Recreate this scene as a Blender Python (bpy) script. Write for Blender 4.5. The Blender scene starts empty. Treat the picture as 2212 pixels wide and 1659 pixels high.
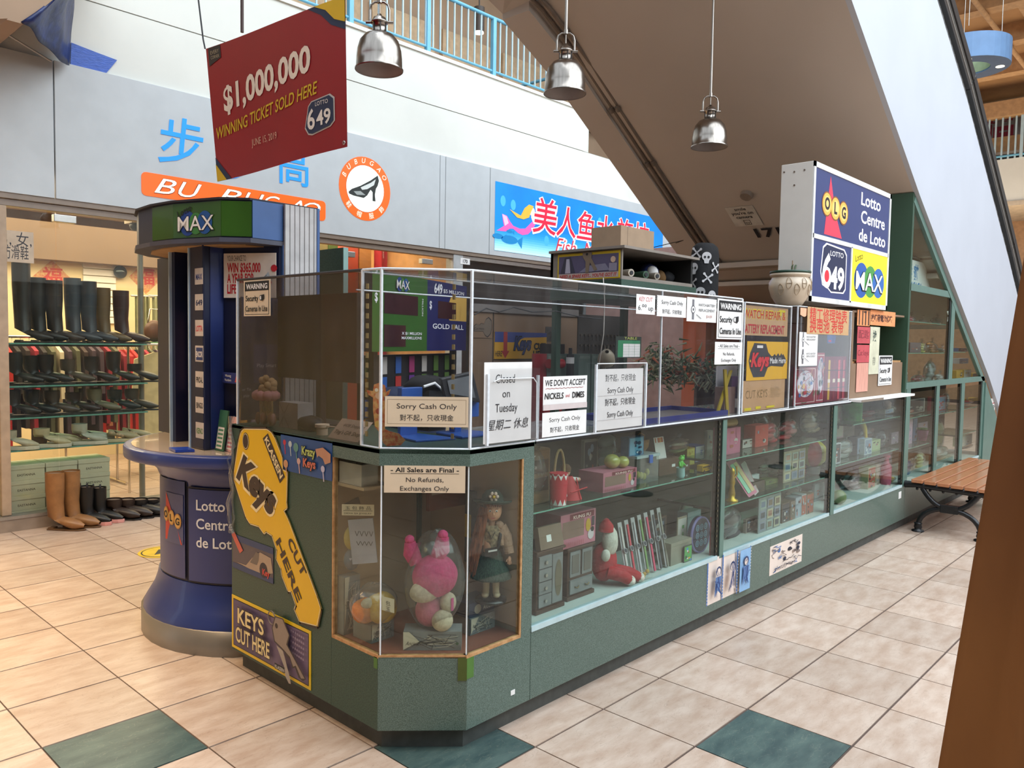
import bpy,math,random
from math import sin,cos,pi,radians,atan,atan2,sqrt
from mathutils import Vector,Matrix
random.seed(11)
SC=bpy.context.scene
COL=SC.collection
V=Vector
T=0.45
CAMF,YAW,PITCH,ROLL=1700.75009,0.749134097,-0.0549727076,0.0165553841
CAM=V((-5.09920046*T,-4.39180343*T,3.55523699*T))
_F=V((cos(PITCH)*cos(YAW),cos(PITCH)*sin(YAW),sin(PITCH)))
_R=_F.cross(V((0,0,1))).normalized()
_U=_R.cross(_F)
_R,_U=cos(ROLL)*_R+sin(ROLL)*_U,-sin(ROLL)*_R+cos(ROLL)*_U
cd=bpy.data.cameras.new('camera')
cam=bpy.data.objects.new('camera',cd)
COL.objects.link(cam)
cam.matrix_world=Matrix(((_R.x,_U.x,-_F.x,CAM.x),(_R.y,_U.y,-_F.y,CAM.y),(_R.z,_U.z,-_F.z,CAM.z),(0,0,0,1)))
cd.sensor_fit='HORIZONTAL'
cd.sensor_width=36
cd.lens=CAMF/2212*36
cd.clip_start=0.05
cd.clip_end=200
SC.camera=cam
w=bpy.data.worlds.new('overcast')
SC.world=w
w.use_nodes=True
bg=w.node_tree.nodes['Background']
bg.inputs[0].default_value=(0.80,0.90,1.0,1)
bg.inputs[1].default_value=1.55
SC.view_settings.view_transform='Standard'
SC.view_settings.look='None'
SC.view_settings.gamma=1
SC.view_settings.use_curve_mapping=False
SC.view_settings.exposure=0.08
SC.cycles.max_bounces=7
SC.cycles.diffuse_bounces=4
SC.cycles.glossy_bounces=4
SC.cycles.transmission_bounces=4
SC.cycles.transparent_max_bounces=24
SC.cycles.caustics_reflective=False
SC.cycles.caustics_refractive=False
SC.cycles.sample_clamp_indirect=4
SC.cycles.use_denoising=True
def area(name,loc,to,sx,sy,power,rgb):
 l=bpy.data.lights.new(name,'AREA')
 l.shape='RECTANGLE'
 l.size,l.size_y,l.energy,l.color=sx,sy,power,rgb
 o=bpy.data.objects.new(name,l)
 COL.objects.link(o)
 o.location=loc
 d=V(to)-V(loc)
 o.rotation_euler=(atan2(d.y,-d.z),0,0)
 return o
area('skylight',(5.0,-3.0,9.5),(5.0,-2.4,0),16,6,640,(0.86,0.94,1.0))
area('front_fill',(5.0,-6.5,6.5),(5.0,1.5,1.5),14,4,820,(0.84,0.93,1.0))  # added front fill with no fixture there, brightens the counter front and cases
area('skylight_rear',(5.5,0.8,9.4),(5.5,5.3,3.6),14,2.5,390,(0.84,0.93,1.0))
area('shop_ceiling_light',(0.6,6.2,2.95),(0.5,6.2,0),3.4,1.0,110,(1.0,0.78,0.5))
area('shop_ceiling_light',(0.8,8.0,2.95),(0.8,8.0,0),4.0,1.6,150,(1.0,0.80,0.54))
area('shop_ceiling_light',(3.4,6.6,2.95),(3.4,6.6,0),1.6,1.6,60,(1.0,0.76,0.48))
for _p,_w in(((-1.7,3.2,3.6),52),((-2.9,0.9,3.6),30)):
 area('shop_spill_fill',_p,(_p[0]+0.3,_p[1]+0.01,0),1.0,2.0,_w,(1.0,0.68,0.33)).data.spread=radians(95)  # added lamps standing in for warm shop light spilling over the left floor
area('far_gallery_light',(20,2,3.2),(20,2.01,9),6,8,260,(1.0,0.8,0.55))
area('upper_shop_light',(5.0,8.2,5.6),(5.0,8.6,8),8,1.2,45,(1.0,0.86,0.66))
def ray(u,v):
 return _F*CAMF+_R*(u-1106)-_U*(v-829.5)
def aty(u,v,y):
 d=ray(u,v)
 return CAM+d*((y-CAM.y)/d.y)
def atx(u,v,x):
 d=ray(u,v)
 return CAM+d*((x-CAM.x)/d.x)
def atz(u,v,z):
 d=ray(u,v)
 return CAM+d*((z-CAM.z)/d.z)
def lin(h):
 h=h.lstrip('#')
 r=[]
 for i in(0,2,4):
  c=int(h[i:i+2],16)/255
  r.append(c/12.92 if c<=0.04045 else((c+0.055)/1.055)**2.4)
 return tuple(r)+(1,)
MATS={}
def mat(key,hexc='#888888',rough=0.55,metal=0.0,var=0.10,scale=9.0,bump=0.0,emit=0.0,detail=4,hex2=None,rnd=0.0,stretch=None,coat=0.0,spec=0.5,lo=0.35,hi=0.65):
 """procedural surface: base colour broken up by noise, optional relief"""
 if key in MATS:
  return MATS[key]
 m=bpy.data.materials.new(key)
 MATS[key]=m
 m.use_nodes=True
 nt=m.node_tree
 b=nt.nodes['Principled BSDF']
 c=lin(hexc)
 c2=lin(hex2)if hex2 else tuple(max(0,x*(1-2*var))for x in c[:3])+(1,)
 tc=nt.nodes.new('ShaderNodeTexCoord')
 mp=nt.nodes.new('ShaderNodeMapping')
 if stretch:
  mp.inputs['Scale'].default_value=stretch
 nt.links.new(tc.outputs['Object'],mp.inputs[0])
 n=nt.nodes.new('ShaderNodeTexNoise')
 n.inputs['Scale'].default_value=scale
 n.inputs['Detail'].default_value=detail
 nt.links.new(mp.outputs[0],n.inputs[0])
 r=nt.nodes.new('ShaderNodeValToRGB')
 r.color_ramp.elements[0].position=lo
 r.color_ramp.elements[1].position=hi
 r.color_ramp.elements[0].color=c2
 r.color_ramp.elements[1].color=c
 nt.links.new(n.outputs[0],r.inputs[0])
 out=r.outputs[0]
 if rnd:
  oi=nt.nodes.new('ShaderNodeObjectInfo')
  mr=nt.nodes.new('ShaderNodeMapRange')
  mr.inputs[3].default_value=1-rnd
  mr.inputs[4].default_value=1+rnd*0.5
  nt.links.new(oi.outputs['Random'],mr.inputs[0])
  hs=nt.nodes.new('ShaderNodeHueSaturation')
  nt.links.new(out,hs.inputs['Color'])
  nt.links.new(mr.outputs[0],hs.inputs['Value'])
  out=hs.outputs[0]
 nt.links.new(out,b.inputs['Base Color'])
 b.inputs['Roughness'].default_value=rough
 b.inputs['Metallic'].default_value=metal
 b.inputs['Coat Weight'].default_value=coat
 b.inputs['Specular IOR Level'].default_value=spec
 if bump:
  bp=nt.nodes.new('ShaderNodeBump')
  bp.inputs['Strength'].default_value=bump
  bp.inputs['Distance'].default_value=0.01
  nt.links.new(n.outputs[0],bp.inputs['Height'])
  nt.links.new(bp.outputs[0],b.inputs['Normal'])
 if emit:
  nt.links.new(out,b.inputs['Emission Color'])
  b.inputs['Emission Strength'].default_value=emit
 return m
def ink(h):
 return mat('ink '+h,h,rough=0.5,var=0.03,scale=30)
def glow(h,e=1.0):
 return mat('lit '+h+str(e),h,rough=0.4,var=0.02,scale=10,emit=e)
def glass(key,tint='#ffffff',haze=0.0,ior=1.5,rough=0.0,hazecol='#ffffff',gl=1.0):
 """thin pane: see-through, reflecting by Fresnel, a little dusty"""
 if key in MATS:
  return MATS[key]
 m=bpy.data.materials.new(key)
 MATS[key]=m
 m.use_nodes=True
 nt=m.node_tree
 for x in list(nt.nodes):
  nt.nodes.remove(x)
 o=nt.nodes.new('ShaderNodeOutputMaterial')
 t=nt.nodes.new('ShaderNodeBsdfTransparent')
 t.inputs[0].default_value=lin(tint)
 g=nt.nodes.new('ShaderNodeBsdfGlossy')
 g.inputs['Roughness'].default_value=rough
 geo=nt.nodes.new('ShaderNodeNewGeometry')
 dt=nt.nodes.new('ShaderNodeVectorMath')
 dt.operation='DOT_PRODUCT'
 nt.links.new(geo.outputs['Normal'],dt.inputs[0])
 nt.links.new(geo.outputs['Incoming'],dt.inputs[1])
 last=dt.outputs['Value']
 f0=((ior-1)/(ior+1))**2
 for op,v_ in(('ABSOLUTE',None),('SUBTRACT',1.0),('POWER',5.0),('MULTIPLY',(1-f0)*gl),('ADD',f0*gl)):
  q=nt.nodes.new('ShaderNodeMath')
  q.operation=op
  q.use_clamp=op=='ADD'
  if op=='SUBTRACT':
   q.inputs[0].default_value=v_
   nt.links.new(last,q.inputs[1])
  else:
   nt.links.new(last,q.inputs[0])
   if v_ is not None:
    q.inputs[1].default_value=v_
  last=q.outputs[0]
 mm=q
 mx=nt.nodes.new('ShaderNodeMixShader')
 nt.links.new(mm.outputs[0],mx.inputs[0])
 nt.links.new(t.outputs[0],mx.inputs[1])
 nt.links.new(g.outputs[0],mx.inputs[2])
 last=mx
 if haze:
  d=nt.nodes.new('ShaderNodeBsdfDiffuse')
  d.inputs[0].default_value=lin(hazecol)
  tc=nt.nodes.new('ShaderNodeTexCoord')
  mp=nt.nodes.new('ShaderNodeMapping')
  mp.inputs['Scale'].default_value=(1,1,0.35)
  n=nt.nodes.new('ShaderNodeTexNoise')
  n.inputs['Scale'].default_value=14
  n.inputs['Detail'].default_value=8
  nt.links.new(tc.outputs['Object'],mp.inputs[0])
  nt.links.new(mp.outputs[0],n.inputs[0])
  mr=nt.nodes.new('ShaderNodeMapRange')
  mr.inputs[1].default_value=0.3
  mr.inputs[2].default_value=0.75
  mr.inputs[3].default_value=haze*0.35
  mr.inputs[4].default_value=haze*1.6
  nt.links.new(n.outputs[0],mr.inputs[0])
  mx2=nt.nodes.new('ShaderNodeMixShader')
  nt.links.new(mr.outputs[0],mx2.inputs[0])
  nt.links.new(mx.outputs[0],mx2.inputs[1])
  nt.links.new(d.outputs[0],mx2.inputs[2])
  last=mx2
 nt.links.new(last.outputs[0],o.inputs[0])
 return m
def nrm(v):
 return V(v).normalized()
class Fr:
 """a flat frame: origin, right, up; local (x, y, lift)"""
 def __init__(s,o,ex,ey):
  s.o,s.ex,s.ey=V(o),nrm(ex),nrm(ey)
  s.n=s.ex.cross(s.ey)
 def p(s,x,y,l=0.0):
  return s.o+s.ex*x+s.ey*y+s.n*l
_fc=bpy.data.curves.new('lettering','FONT')
_fo=bpy.data.objects.new('lettering',_fc)
_fc.resolution_u=3
_TX={}
def glyphs(s,bold=0.0,shear=0.0,space=1.0):
 k=(s,bold,shear,space)
 if k not in _TX:
  _fc.body=s
  _fc.size=1
  _fc.offset=bold
  _fc.shear=shear
  _fc.space_character=space
  me=_fo.to_mesh()
  vs=[(v.co.x,v.co.y)for v in me.vertices]
  fs=[tuple(p.vertices)for p in me.polygons]
  _fo.to_mesh_clear()
  if not vs:
   vs=[(0,0)]
  x0,x1=min(v[0]for v in vs),max(v[0]for v in vs)
  _TX[k]=(vs,fs,x0,x1)
 return _TX[k]
class MB:
 def __init__(s):
  s.v,s.f,s.mi,s.sm,s.ms=[],[],[],[],[]
 def m(s,mt):
  if mt not in s.ms:
   s.ms.append(mt)
  return s.ms.index(mt)
 def add(s,vs,fs,mt,smooth=False):
  b=len(s.v)
  k=s.m(mt)
  s.v+=[tuple(v)for v in vs]
  for f in fs:
   s.f.append(tuple(i+b for i in f))
   s.mi.append(k)
   s.sm.append(smooth)
  return s
 def box(s,a,b,mt):
  x0,x1=sorted((a[0],b[0]))
  y0,y1=sorted((a[1],b[1]))
  z0,z1=sorted((a[2],b[2]))
  vs=[(x,y,z)for z in(z0,z1)for y in(y0,y1)for x in(x0,x1)]
  return s.add(vs,[(0,2,3,1),(4,5,7,6),(0,1,5,4),(1,3,7,5),(3,2,6,7),(2,0,4,6)],mt)
 def obox(s,o,ax,ay,az,mt):
  o,ax,ay,az=V(o),V(ax),V(ay),V(az)
  vs=[o+ax*i+ay*j+az*k for k in(0,1)for j in(0,1)for i in(0,1)]
  fs=[(0,2,3,1),(4,5,7,6),(0,1,5,4),(1,3,7,5),(3,2,6,7),(2,0,4,6)]
  if ax.cross(ay).dot(az)<0:
   fs=[f[::-1]for f in fs]
  return s.add(vs,fs,mt)
 def rbox(s,a,b,mt,r=0.01,n=3,axis='z'):
  """box with rounded vertical edges"""
  x0,x1=sorted((a[0],b[0]))
  y0,y1=sorted((a[1],b[1]))
  pts=[]
  for cx,cy,a0 in((x1-r,y1-r,0),(x0+r,y1-r,90),(x0+r,y0+r,180),(x1-r,y0+r,270)):
   for i in range(n+1):
    t=radians(a0+90*i/n)
    pts.append((cx+r*cos(t),cy+r*sin(t)))
  return s.prism(pts,Fr((0,0,min(a[2],b[2])),(1,0,0),(0,1,0)),abs(b[2]-a[2]),mt)
 def prism(s,pts,fr,d,mt,smooth=False):
  n=len(pts)
  ar=sum(pts[i][0]*pts[(i+1)%n][1]-pts[(i+1)%n][0]*pts[i][1]for i in range(n))
  if ar<0:
   pts=pts[::-1]
  vs=[fr.p(x,y,0)for x,y in pts]+[fr.p(x,y,d)for x,y in pts]
  if d<0:
   vs=vs[n:]+vs[:n]
  s.add(vs,[tuple(range(n-1,-1,-1)),tuple(range(n,2*n))],mt)
  b=len(s.v)-2*n
  k=s.m(mt)
  for i in range(n):
   j=(i+1)%n
   s.f.append((b+i,b+j,b+n+j,b+n+i))
   s.mi.append(k)
   s.sm.append(smooth)
  return s
 def poly(s,pts,fr,l,mt):
  n=len(pts)
  ar=sum(pts[i][0]*pts[(i+1)%n][1]-pts[(i+1)%n][0]*pts[i][1]for i in range(n))
  if ar<0:
   pts=pts[::-1]
  return s.add([fr.p(x,y,l)for x,y in pts],[tuple(range(n))],mt)
 def cyl(s,p0,p1,r0,r1=None,n=14,mt=None,cap=True,smooth=True):
  p0,p1=V(p0),V(p1)
  r1=r0 if r1 is None else r1
  d=(p1-p0).normalized()
  a=d.orthogonal().normalized()
  b=d.cross(a)
  vs=[]
  for p,r in((p0,r0),(p1,r1)):
   for i in range(n):
    t=2*pi*i/n
    vs.append(p+(a*cos(t)+b*sin(t))*r)
  s.add(vs,[(i,(i+1)%n,n+(i+1)%n,n+i)for i in range(n)],mt,smooth)
  if cap:
   s.add(vs[:n],[tuple(range(n-1,-1,-1))],mt)
   s.add(vs[n:],[tuple(range(n))],mt)
  return s
 def tube(s,pts,r,n=8,mt=None,closed=False,smooth=True):
  pts=[V(p)for p in pts]
  rs=r if isinstance(r,(list,tuple))else[r]*len(pts)
  a=None
  vs=[]
  N=len(pts)
  for i,p in enumerate(pts):
   if closed:
    d=(pts[(i+1)%N]-pts[i-1]).normalized()
   else:
    d=(pts[min(i+1,N-1)]-pts[max(i-1,0)]).normalized()
   if a is None:
    a=d.orthogonal().normalized()
   else:
    a=(a-d*a.dot(d))
    a=a.normalized()if a.length>1e-6 else d.orthogonal().normalized()
   b=d.cross(a)
   for k in range(n):
    t=2*pi*k/n
    vs.append(p+(a*cos(t)+b*sin(t))*rs[i])
  fs=[]
  for i in range(N if closed else N-1):
   j=(i+1)%N
   for k in range(n):
    l=(k+1)%n
    fs.append((i*n+k,i*n+l,j*n+l,j*n+k))
  s.add(vs,fs,mt,smooth)
  if not closed:
   s.add(vs[:n],[tuple(range(n-1,-1,-1))],mt)
   s.add(vs[-n:],[tuple(range(n))],mt)
  return s
 def lathe(s,prof,o,n=20,mt=None,sx=1.0,sy=1.0,axis=None,smooth=True):
  o=V(o)
  ax=V((0,0,1))if axis is None else nrm(axis)
  a=V((1,0,0))if abs(ax.z)>0.99 else ax.orthogonal().normalized()
  b=ax.cross(a)
  vs=[]
  for r,z in prof:
   for i in range(n):
    t=2*pi*i/n
    vs.append(o+ax*z+a*(r*cos(t)*sx)+b*(r*sin(t)*sy))
  fs=[]
  for j in range(len(prof)-1):
   for i in range(n):
    k=(i+1)%n
    fs.append((j*n+i,j*n+k,(j+1)*n+k,(j+1)*n+i))
  return s.add(vs,fs,mt,smooth)
 def blob(s,c,r,mt,n=12,m=8,rot=None,wob=0.0,seed=0):
  c=V(c)
  r=(r,r,r)if isinstance(r,(int,float))else r
  rg=random.Random(seed)
  ph=[rg.uniform(0,6)for _ in range(4)]
  M=rot if rot is not None else Matrix.Identity(3)
  vs=[]
  for j in range(m+1):
   th=pi*j/m
   for i in range(n):
    t=2*pi*i/n
    k=1+wob*(sin(3*t+ph[0]+2*th)+0.6*sin(5*th+ph[1]+2*t))
    vs.append(c+M@V((r[0]*sin(th)*cos(t)*k,r[1]*sin(th)*sin(t)*k,r[2]*cos(th)*k)))
  fs=[]
  for j in range(m):
   for i in range(n):
    k=(i+1)%n
    fs.append((j*n+i,(j+1)*n+i,(j+1)*n+k,j*n+k))
  return s.add(vs,fs,mt,True)
 def grid(s,fn,nu,nv,mt,smooth=True):
  vs=[fn(i/nu,j/nv)for j in range(nv+1)for i in range(nu+1)]
  fs=[(j*(nu+1)+i,j*(nu+1)+i+1,(j+1)*(nu+1)+i+1,(j+1)*(nu+1)+i)for j in range(nv)for i in range(nu)]
  return s.add(vs,fs,mt,smooth)
 def text(s,t,fr,x,y,size,mt,l=0.001,al='c',bold=0.0,shear=0.0,sx=1.0,width=None,rot=0.0,space=1.0):
  vs,fs,x0,x1=glyphs(t,bold,shear,space)
  w=x1-x0
  if width:
   sx=width/max(1e-6,w*size)
  off={'c':(x0+x1)/2,'l':x0,'r':x1}[al]
  c,q=cos(radians(rot)),sin(radians(rot))
  out=[]
  for a,b in vs:
   a,b=(a-off)*size*sx,b*size
   out.append(fr.p(x+a*c-b*q,y+a*q+b*c,l))
  return s.add(out,fs,mt)
 def build(s,name,parent=None,local=False,bevel=0.0,seg=2,origin=None,kind=None,label=None):
  me=bpy.data.meshes.new(name)
  off=V((0,0,0))
  if parent is not None and not local:
   p=parent
   while p is not None:
    off+=p.location
    p=p.parent
  elif parent is None:
   if origin is None:
    xs,ys,zs=zip(*s.v)
    off=V(((min(xs)+max(xs))/2,(min(ys)+max(ys))/2,min(zs)))
   else:
    off=V(origin)
  me.from_pydata([V(v)-off for v in s.v],[],s.f)
  for m in s.ms:
   me.materials.append(m)
  me.polygons.foreach_set('material_index',s.mi)
  me.polygons.foreach_set('use_smooth',s.sm)
  me.update()
  o=bpy.data.objects.new(name,me)
  COL.objects.link(o)
  if parent is not None:
   o.parent=parent
  else:
   o.location=off
  if bevel:
   md=o.modifiers.new('edge','BEVEL')
   md.width=bevel
   md.segments=seg
   md.limit_method='ANGLE'
   md.harden_normals=False
  if kind:
   o['kind']=kind
  if label:
   o['label']=label
  return o
def tag(o,label,cat,group=None):
 o['label']=label
 o['category']=cat
 if group:
  o['group']=group
 return o
def thing(name,label,cat,loc=(0,0,0),rz=0.0,group=None):
 o=bpy.data.objects.new(name,None)
 o.empty_display_size=0.05
 COL.objects.link(o)
 o.location=loc
 o.rotation_euler=(0,0,rz)
 return tag(o,label,cat,group)
def struct(o):
 o['kind']='structure'
 return o
def copytree(root,loc,rz=None,label=None,group=None):
 r=root.copy()
 COL.objects.link(r)
 r.location=loc
 if rz is not None:
  r.rotation_euler=(0,0,rz)
 if label:
  r['label']=label
 if group:
  r['group']=group
 for ch in list(root.children):
  c=ch.copy()
  COL.objects.link(c)
  c.parent=r
  for g in list(ch.children):
   d=g.copy()
   COL.objects.link(d)
   d.parent=c
 return r
class Sheet:
 """flat sign: a thin board (the thing) carrying a printed layer (its part)"""
 def __init__(s,o,ex,ey,w,h,base,th=0.002,pts=None,lift=0.0004):
  s.fr,s.w,s.h,s.th=Fr(o,ex,ey),w,h,th
  s.b,s.p,s.l,s.dl=MB(),MB(),0.0,lift
  pts=pts or[(0,0),(w,0),(w,h),(0,h)]
  s.b.prism(pts,Fr(s.fr.p(0,0,-th),s.fr.ex,s.fr.ey),th,base)
 def up(s):
  s.l+=s.dl
  return s.l
 def rect(s,x0,y0,x1,y1,mt):
  s.p.poly([(x0*s.w,y0*s.h),(x1*s.w,y0*s.h),(x1*s.w,y1*s.h),(x0*s.w,y1*s.h)],s.fr,s.up(),mt)
  return s
 def poly(s,pts,mt):
  s.p.poly([(x*s.w,y*s.h)for x,y in pts],s.fr,s.up(),mt)
  return s
 def disc(s,x,y,r,mt,ry=None,n=24,a0=0,a1=360):
  ry=r if ry is None else ry
  s.p.poly([(x*s.w+r*cos(radians(a0+(a1-a0)*i/n)),y*s.h+ry*sin(radians(a0+(a1-a0)*i/n)))for i in range(n)],s.fr,s.up(),mt)
  return s
 def line(s,pts,wd,mt):
  s.up()
  P=[(x*s.w,y*s.h)for x,y in pts]
  for a,b in zip(P,P[1:]):
   dx,dy=b[0]-a[0],b[1]-a[1]
   L=sqrt(dx*dx+dy*dy)or 1
   nx,ny=-dy/L*wd/2,dx/L*wd/2
   ex,ey=dx/L*wd*0.3,dy/L*wd*0.3
   s.p.poly([(a[0]+nx-ex,a[1]+ny-ey),(a[0]-nx-ex,a[1]-ny-ey),(b[0]-nx+ex,b[1]-ny+ey),(b[0]+nx+ex,b[1]+ny+ey)],s.fr,s.l,mt)
  return s
 def text(s,t,x,y,size,mt,**k):
  k.setdefault('al','c')
  if 'width' in k:
   k['width']*=s.w
  s.p.text(t,s.fr,x*s.w,y*s.h,size,mt,l=s.up(),**k)
  return s
 def done(s,name,label,cat,group=None,parent=None,part='print'):
  o=s.b.build(name,parent)
  if parent is None:
   tag(o,label,cat,group)
  if s.p.v:
   s.p.build(part,o)
  return o
def px4(u0,v0,u1,v1,y):
 """x0, x1, z0, z1 on the plane y"""
 a,b,c,d=aty(u0,v0,y),aty(u1,v0,y),aty(u0,v1,y),aty(u1,v1,y)
 return(a.x+c.x)/2,(b.x+d.x)/2,(c.z+d.z)/2,(a.z+b.z)/2
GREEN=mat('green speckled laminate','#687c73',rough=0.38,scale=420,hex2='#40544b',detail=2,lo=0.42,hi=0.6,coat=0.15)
GREEND=mat('dark and shaded green laminate','#3a5548',rough=0.45,scale=200,hex2='#2a4036',lo=0.42,hi=0.6)
GREENM=mat('green painted metal','#5c7a70',rough=0.4,var=0.05)
KICK=mat('dark kick board','#4c4f4c',rough=0.6,var=0.12,scale=20)
GLASS=glass('display glass','#f2f8f5',haze=0.004,ior=1.55,hazecol='#dfe9e6',gl=0.75)
CLEAR=glass('clear holder plastic','#fbfbfb',haze=0.012,gl=0.8)
ACRYL=glass('acrylic sheet','#f8f8f8',haze=0.010,ior=1.5,hazecol='#e6e6ea',gl=0.9)
ACREDGE=mat('bright acrylic edge','#e8edf2',rough=0.25,var=0.05,scale=60)
BAG=glass('clear plastic bag','#f5f5f5',haze=0.05,ior=1.45,rough=0.10,gl=1.7)
SHOPGL=glass('shop glass','#f4f7f4',haze=0.012,ior=1.5,hazecol='#d8d8d0')
SHELFG=glass('green tinted shelf glass','#b6d6c6',haze=0.06,ior=1.5,hazecol='#7fae9a')
GLEDGE=mat('green glass edge','#6fa896',rough=0.2,var=0.1,scale=30)
WHITE=mat('white paint','#f0f0ec',rough=0.6,var=0.03,scale=3)
PAPER=mat('white paper','#efedeb',rough=0.8,var=0.03,scale=12,bump=0.15)
PAPERW=mat('cream paper','#e2cdb0',rough=0.8,var=0.03,scale=12,bump=0.1)
BLACK=ink('#17171a')
RED=ink('#c8202c')
STEEL=mat('brushed nickel','#a39b93',rough=0.24,metal=1.0,var=0.10,scale=4,stretch=(18,18,1))
ALU=mat('brushed aluminium','#b9b6b0',rough=0.35,metal=0.9,var=0.05,scale=30)
IRON=mat('black cast iron','#17181b',rough=0.35,var=0.2,scale=40,bump=0.2)
WOODB=mat('pale wood edge','#c79a6b',rough=0.6,scale=40,hex2='#a87a4c')
BOARD=mat('tan fibreboard','#8a6f58',rough=0.75,var=0.06,scale=6)
CARD=mat('brown cardboard','#a58b72',rough=0.8,var=0.06,scale=10)
#  FLOOR
def tile_material(key,ca,cb,cc):
 m=bpy.data.materials.new(key)
 m.use_nodes=True
 nt=m.node_tree
 b=nt.nodes['Principled BSDF']
 g=nt.nodes.new('ShaderNodeNewGeometry')
 mp=nt.nodes.new('ShaderNodeMapping')
 mp.inputs['Scale'].default_value=(1.0,2.6,1)
 nt.links.new(g.outputs['Position'],mp.inputs[0])
 n=nt.nodes.new('ShaderNodeTexNoise')
 n.inputs['Scale'].default_value=5.5
 n.inputs['Detail'].default_value=7
 n.inputs['Roughness'].default_value=0.62
 nt.links.new(mp.outputs[0],n.inputs[0])
 r=nt.nodes.new('ShaderNodeValToRGB')
 r.color_ramp.elements[0].position=0.36
 r.color_ramp.elements[1].position=0.64
 r.color_ramp.elements[0].color=lin(cb)
 r.color_ramp.elements[1].color=lin(ca)
 nt.links.new(n.outputs[0],r.inputs[0])
 n2=nt.nodes.new('ShaderNodeTexNoise')
 n2.inputs['Scale'].default_value=9
 n2.inputs['Detail'].default_value=9
 n2.inputs['Distortion'].default_value=0.8
 nt.links.new(mp.outputs[0],n2.inputs[0])
 r2=nt.nodes.new('ShaderNodeValToRGB')
 e=r2.color_ramp.elements
 e[0].position,e[1].position=0.492,0.5
 e[0].color=(0,0,0,1)
 e[1].color=(1,1,1,1)
 x=e.new(0.508)
 x.color=(0,0,0,1)
 nt.links.new(n2.outputs[0],r2.inputs[0])
 mx=nt.nodes.new('ShaderNodeMix')
 mx.data_type='RGBA'
 ml=nt.nodes.new('ShaderNodeMath')
 ml.operation='MULTIPLY'
 ml.inputs[1].default_value=0.35
 nt.links.new(r2.outputs[0],ml.inputs[0])
 nt.links.new(ml.outputs[0],mx.inputs[0])
 nt.links.new(r.outputs[0],mx.inputs[6])
 mx.inputs[7].default_value=lin(cc)
 oi=nt.nodes.new('ShaderNodeObjectInfo')
 mr=nt.nodes.new('ShaderNodeMapRange')
 mr.inputs[3].default_value=0.86
 mr.inputs[4].default_value=1.06
 nt.links.new(oi.outputs['Random'],mr.inputs[0])
 hs=nt.nodes.new('ShaderNodeHueSaturation')
 nt.links.new(mx.outputs[2],hs.inputs['Color'])
 nt.links.new(mr.outputs[0],hs.inputs['Value'])
 nt.links.new(hs.outputs[0],b.inputs['Base Color'])
 b.inputs['Roughness'].default_value=0.34
 return m
TILE=tile_material('beige marbled tile','#cbb7a7','#b69c89','#7d6450')
TILEG=tile_material('slate green tile','#51645f','#384b4b','#8a8f80')
GROUT=mat('dark grout','#5c4a42',rough=0.9,var=0.1,scale=40)
m=MB()
m.box((-12,-9,-0.12),(26,14,-0.004),GROUT)
floor=struct(m.build('floor'))
def proj(p):
 d=V(p)-CAM
 z=d.dot(_F)
 if z<0.2:
  return None
 return 1106+CAMF*d.dot(_R)/z,829.5-CAMF*d.dot(_U)/z
def tile_mesh(nm,mt):
 b=MB()
 b.box((0.003,0.005,-0.006),(T-0.003,T-0.005,0.0),mt)
 me=bpy.data.meshes.new(nm)
 me.from_pydata(b.v,[],b.f)
 me.materials.append(mt)
 return me
tm,tg=tile_mesh('tile',TILE),tile_mesh('green tile',TILEG)
near,rest=[],[]
for a in range(-14,52):
 for b_ in range(-14,24):
  x,y=a*T,b_*T
  q=[proj((x+i*T,y+j*T,0))for i in(0,1)for j in(0,1)]
  vis=any(c and-30<c[0]<2242 and 0<c[1]<1690 for c in q)
  hid=(x>-0.3 and 0.25<y<5.1)or y>5.2
  if y>5.2 and not(-3<x<6):
   continue
  if vis and not hid:
   near.append(((V((x,y,0))-CAM).length,a,b_))
  else:
   rest.append((a,b_))
near.sort()
for k,(d,a,b_)in enumerate(near):
 if k>=292:
  rest.append((a,b_))
  continue
 o=bpy.data.objects.new('floor_tile',tg if(a+b_==-1 and a%2==1)else tm)
 COL.objects.link(o)
 o.parent=floor
 o.location=V((a*T,b_*T,0))-floor.location
m=MB()
for a,b_ in rest:
 m.box((a*T+0.003,b_*T+0.005,-0.006),((a+1)*T-0.003,(b_+1)*T-0.005,0),TILE)
m.build('distant_tiles',floor,kind='stuff')
c0=atz(352,1192,0)
s=Sheet((c0.x-0.17,c0.y-0.17,0.0025),(1,0,0),(0,1,0),0.34,0.34,mat('yellow vinyl','#e6c21e',rough=0.4),th=0.0015,pts=[(0.17+0.17*cos(i*pi/16),0.17+0.17*sin(i*pi/16))for i in range(32)])
s.disc(0.5,0.5,0.15,BLACK).disc(0.5,0.5,0.14,mat('yellow vinyl'))
s.poly([(0.25,0.35),(0.75,0.35),(0.5,0.72)],BLACK)
s.done('floor_sticker','round yellow floor sticker with black arrow beside the blue booth','sticker')
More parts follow.
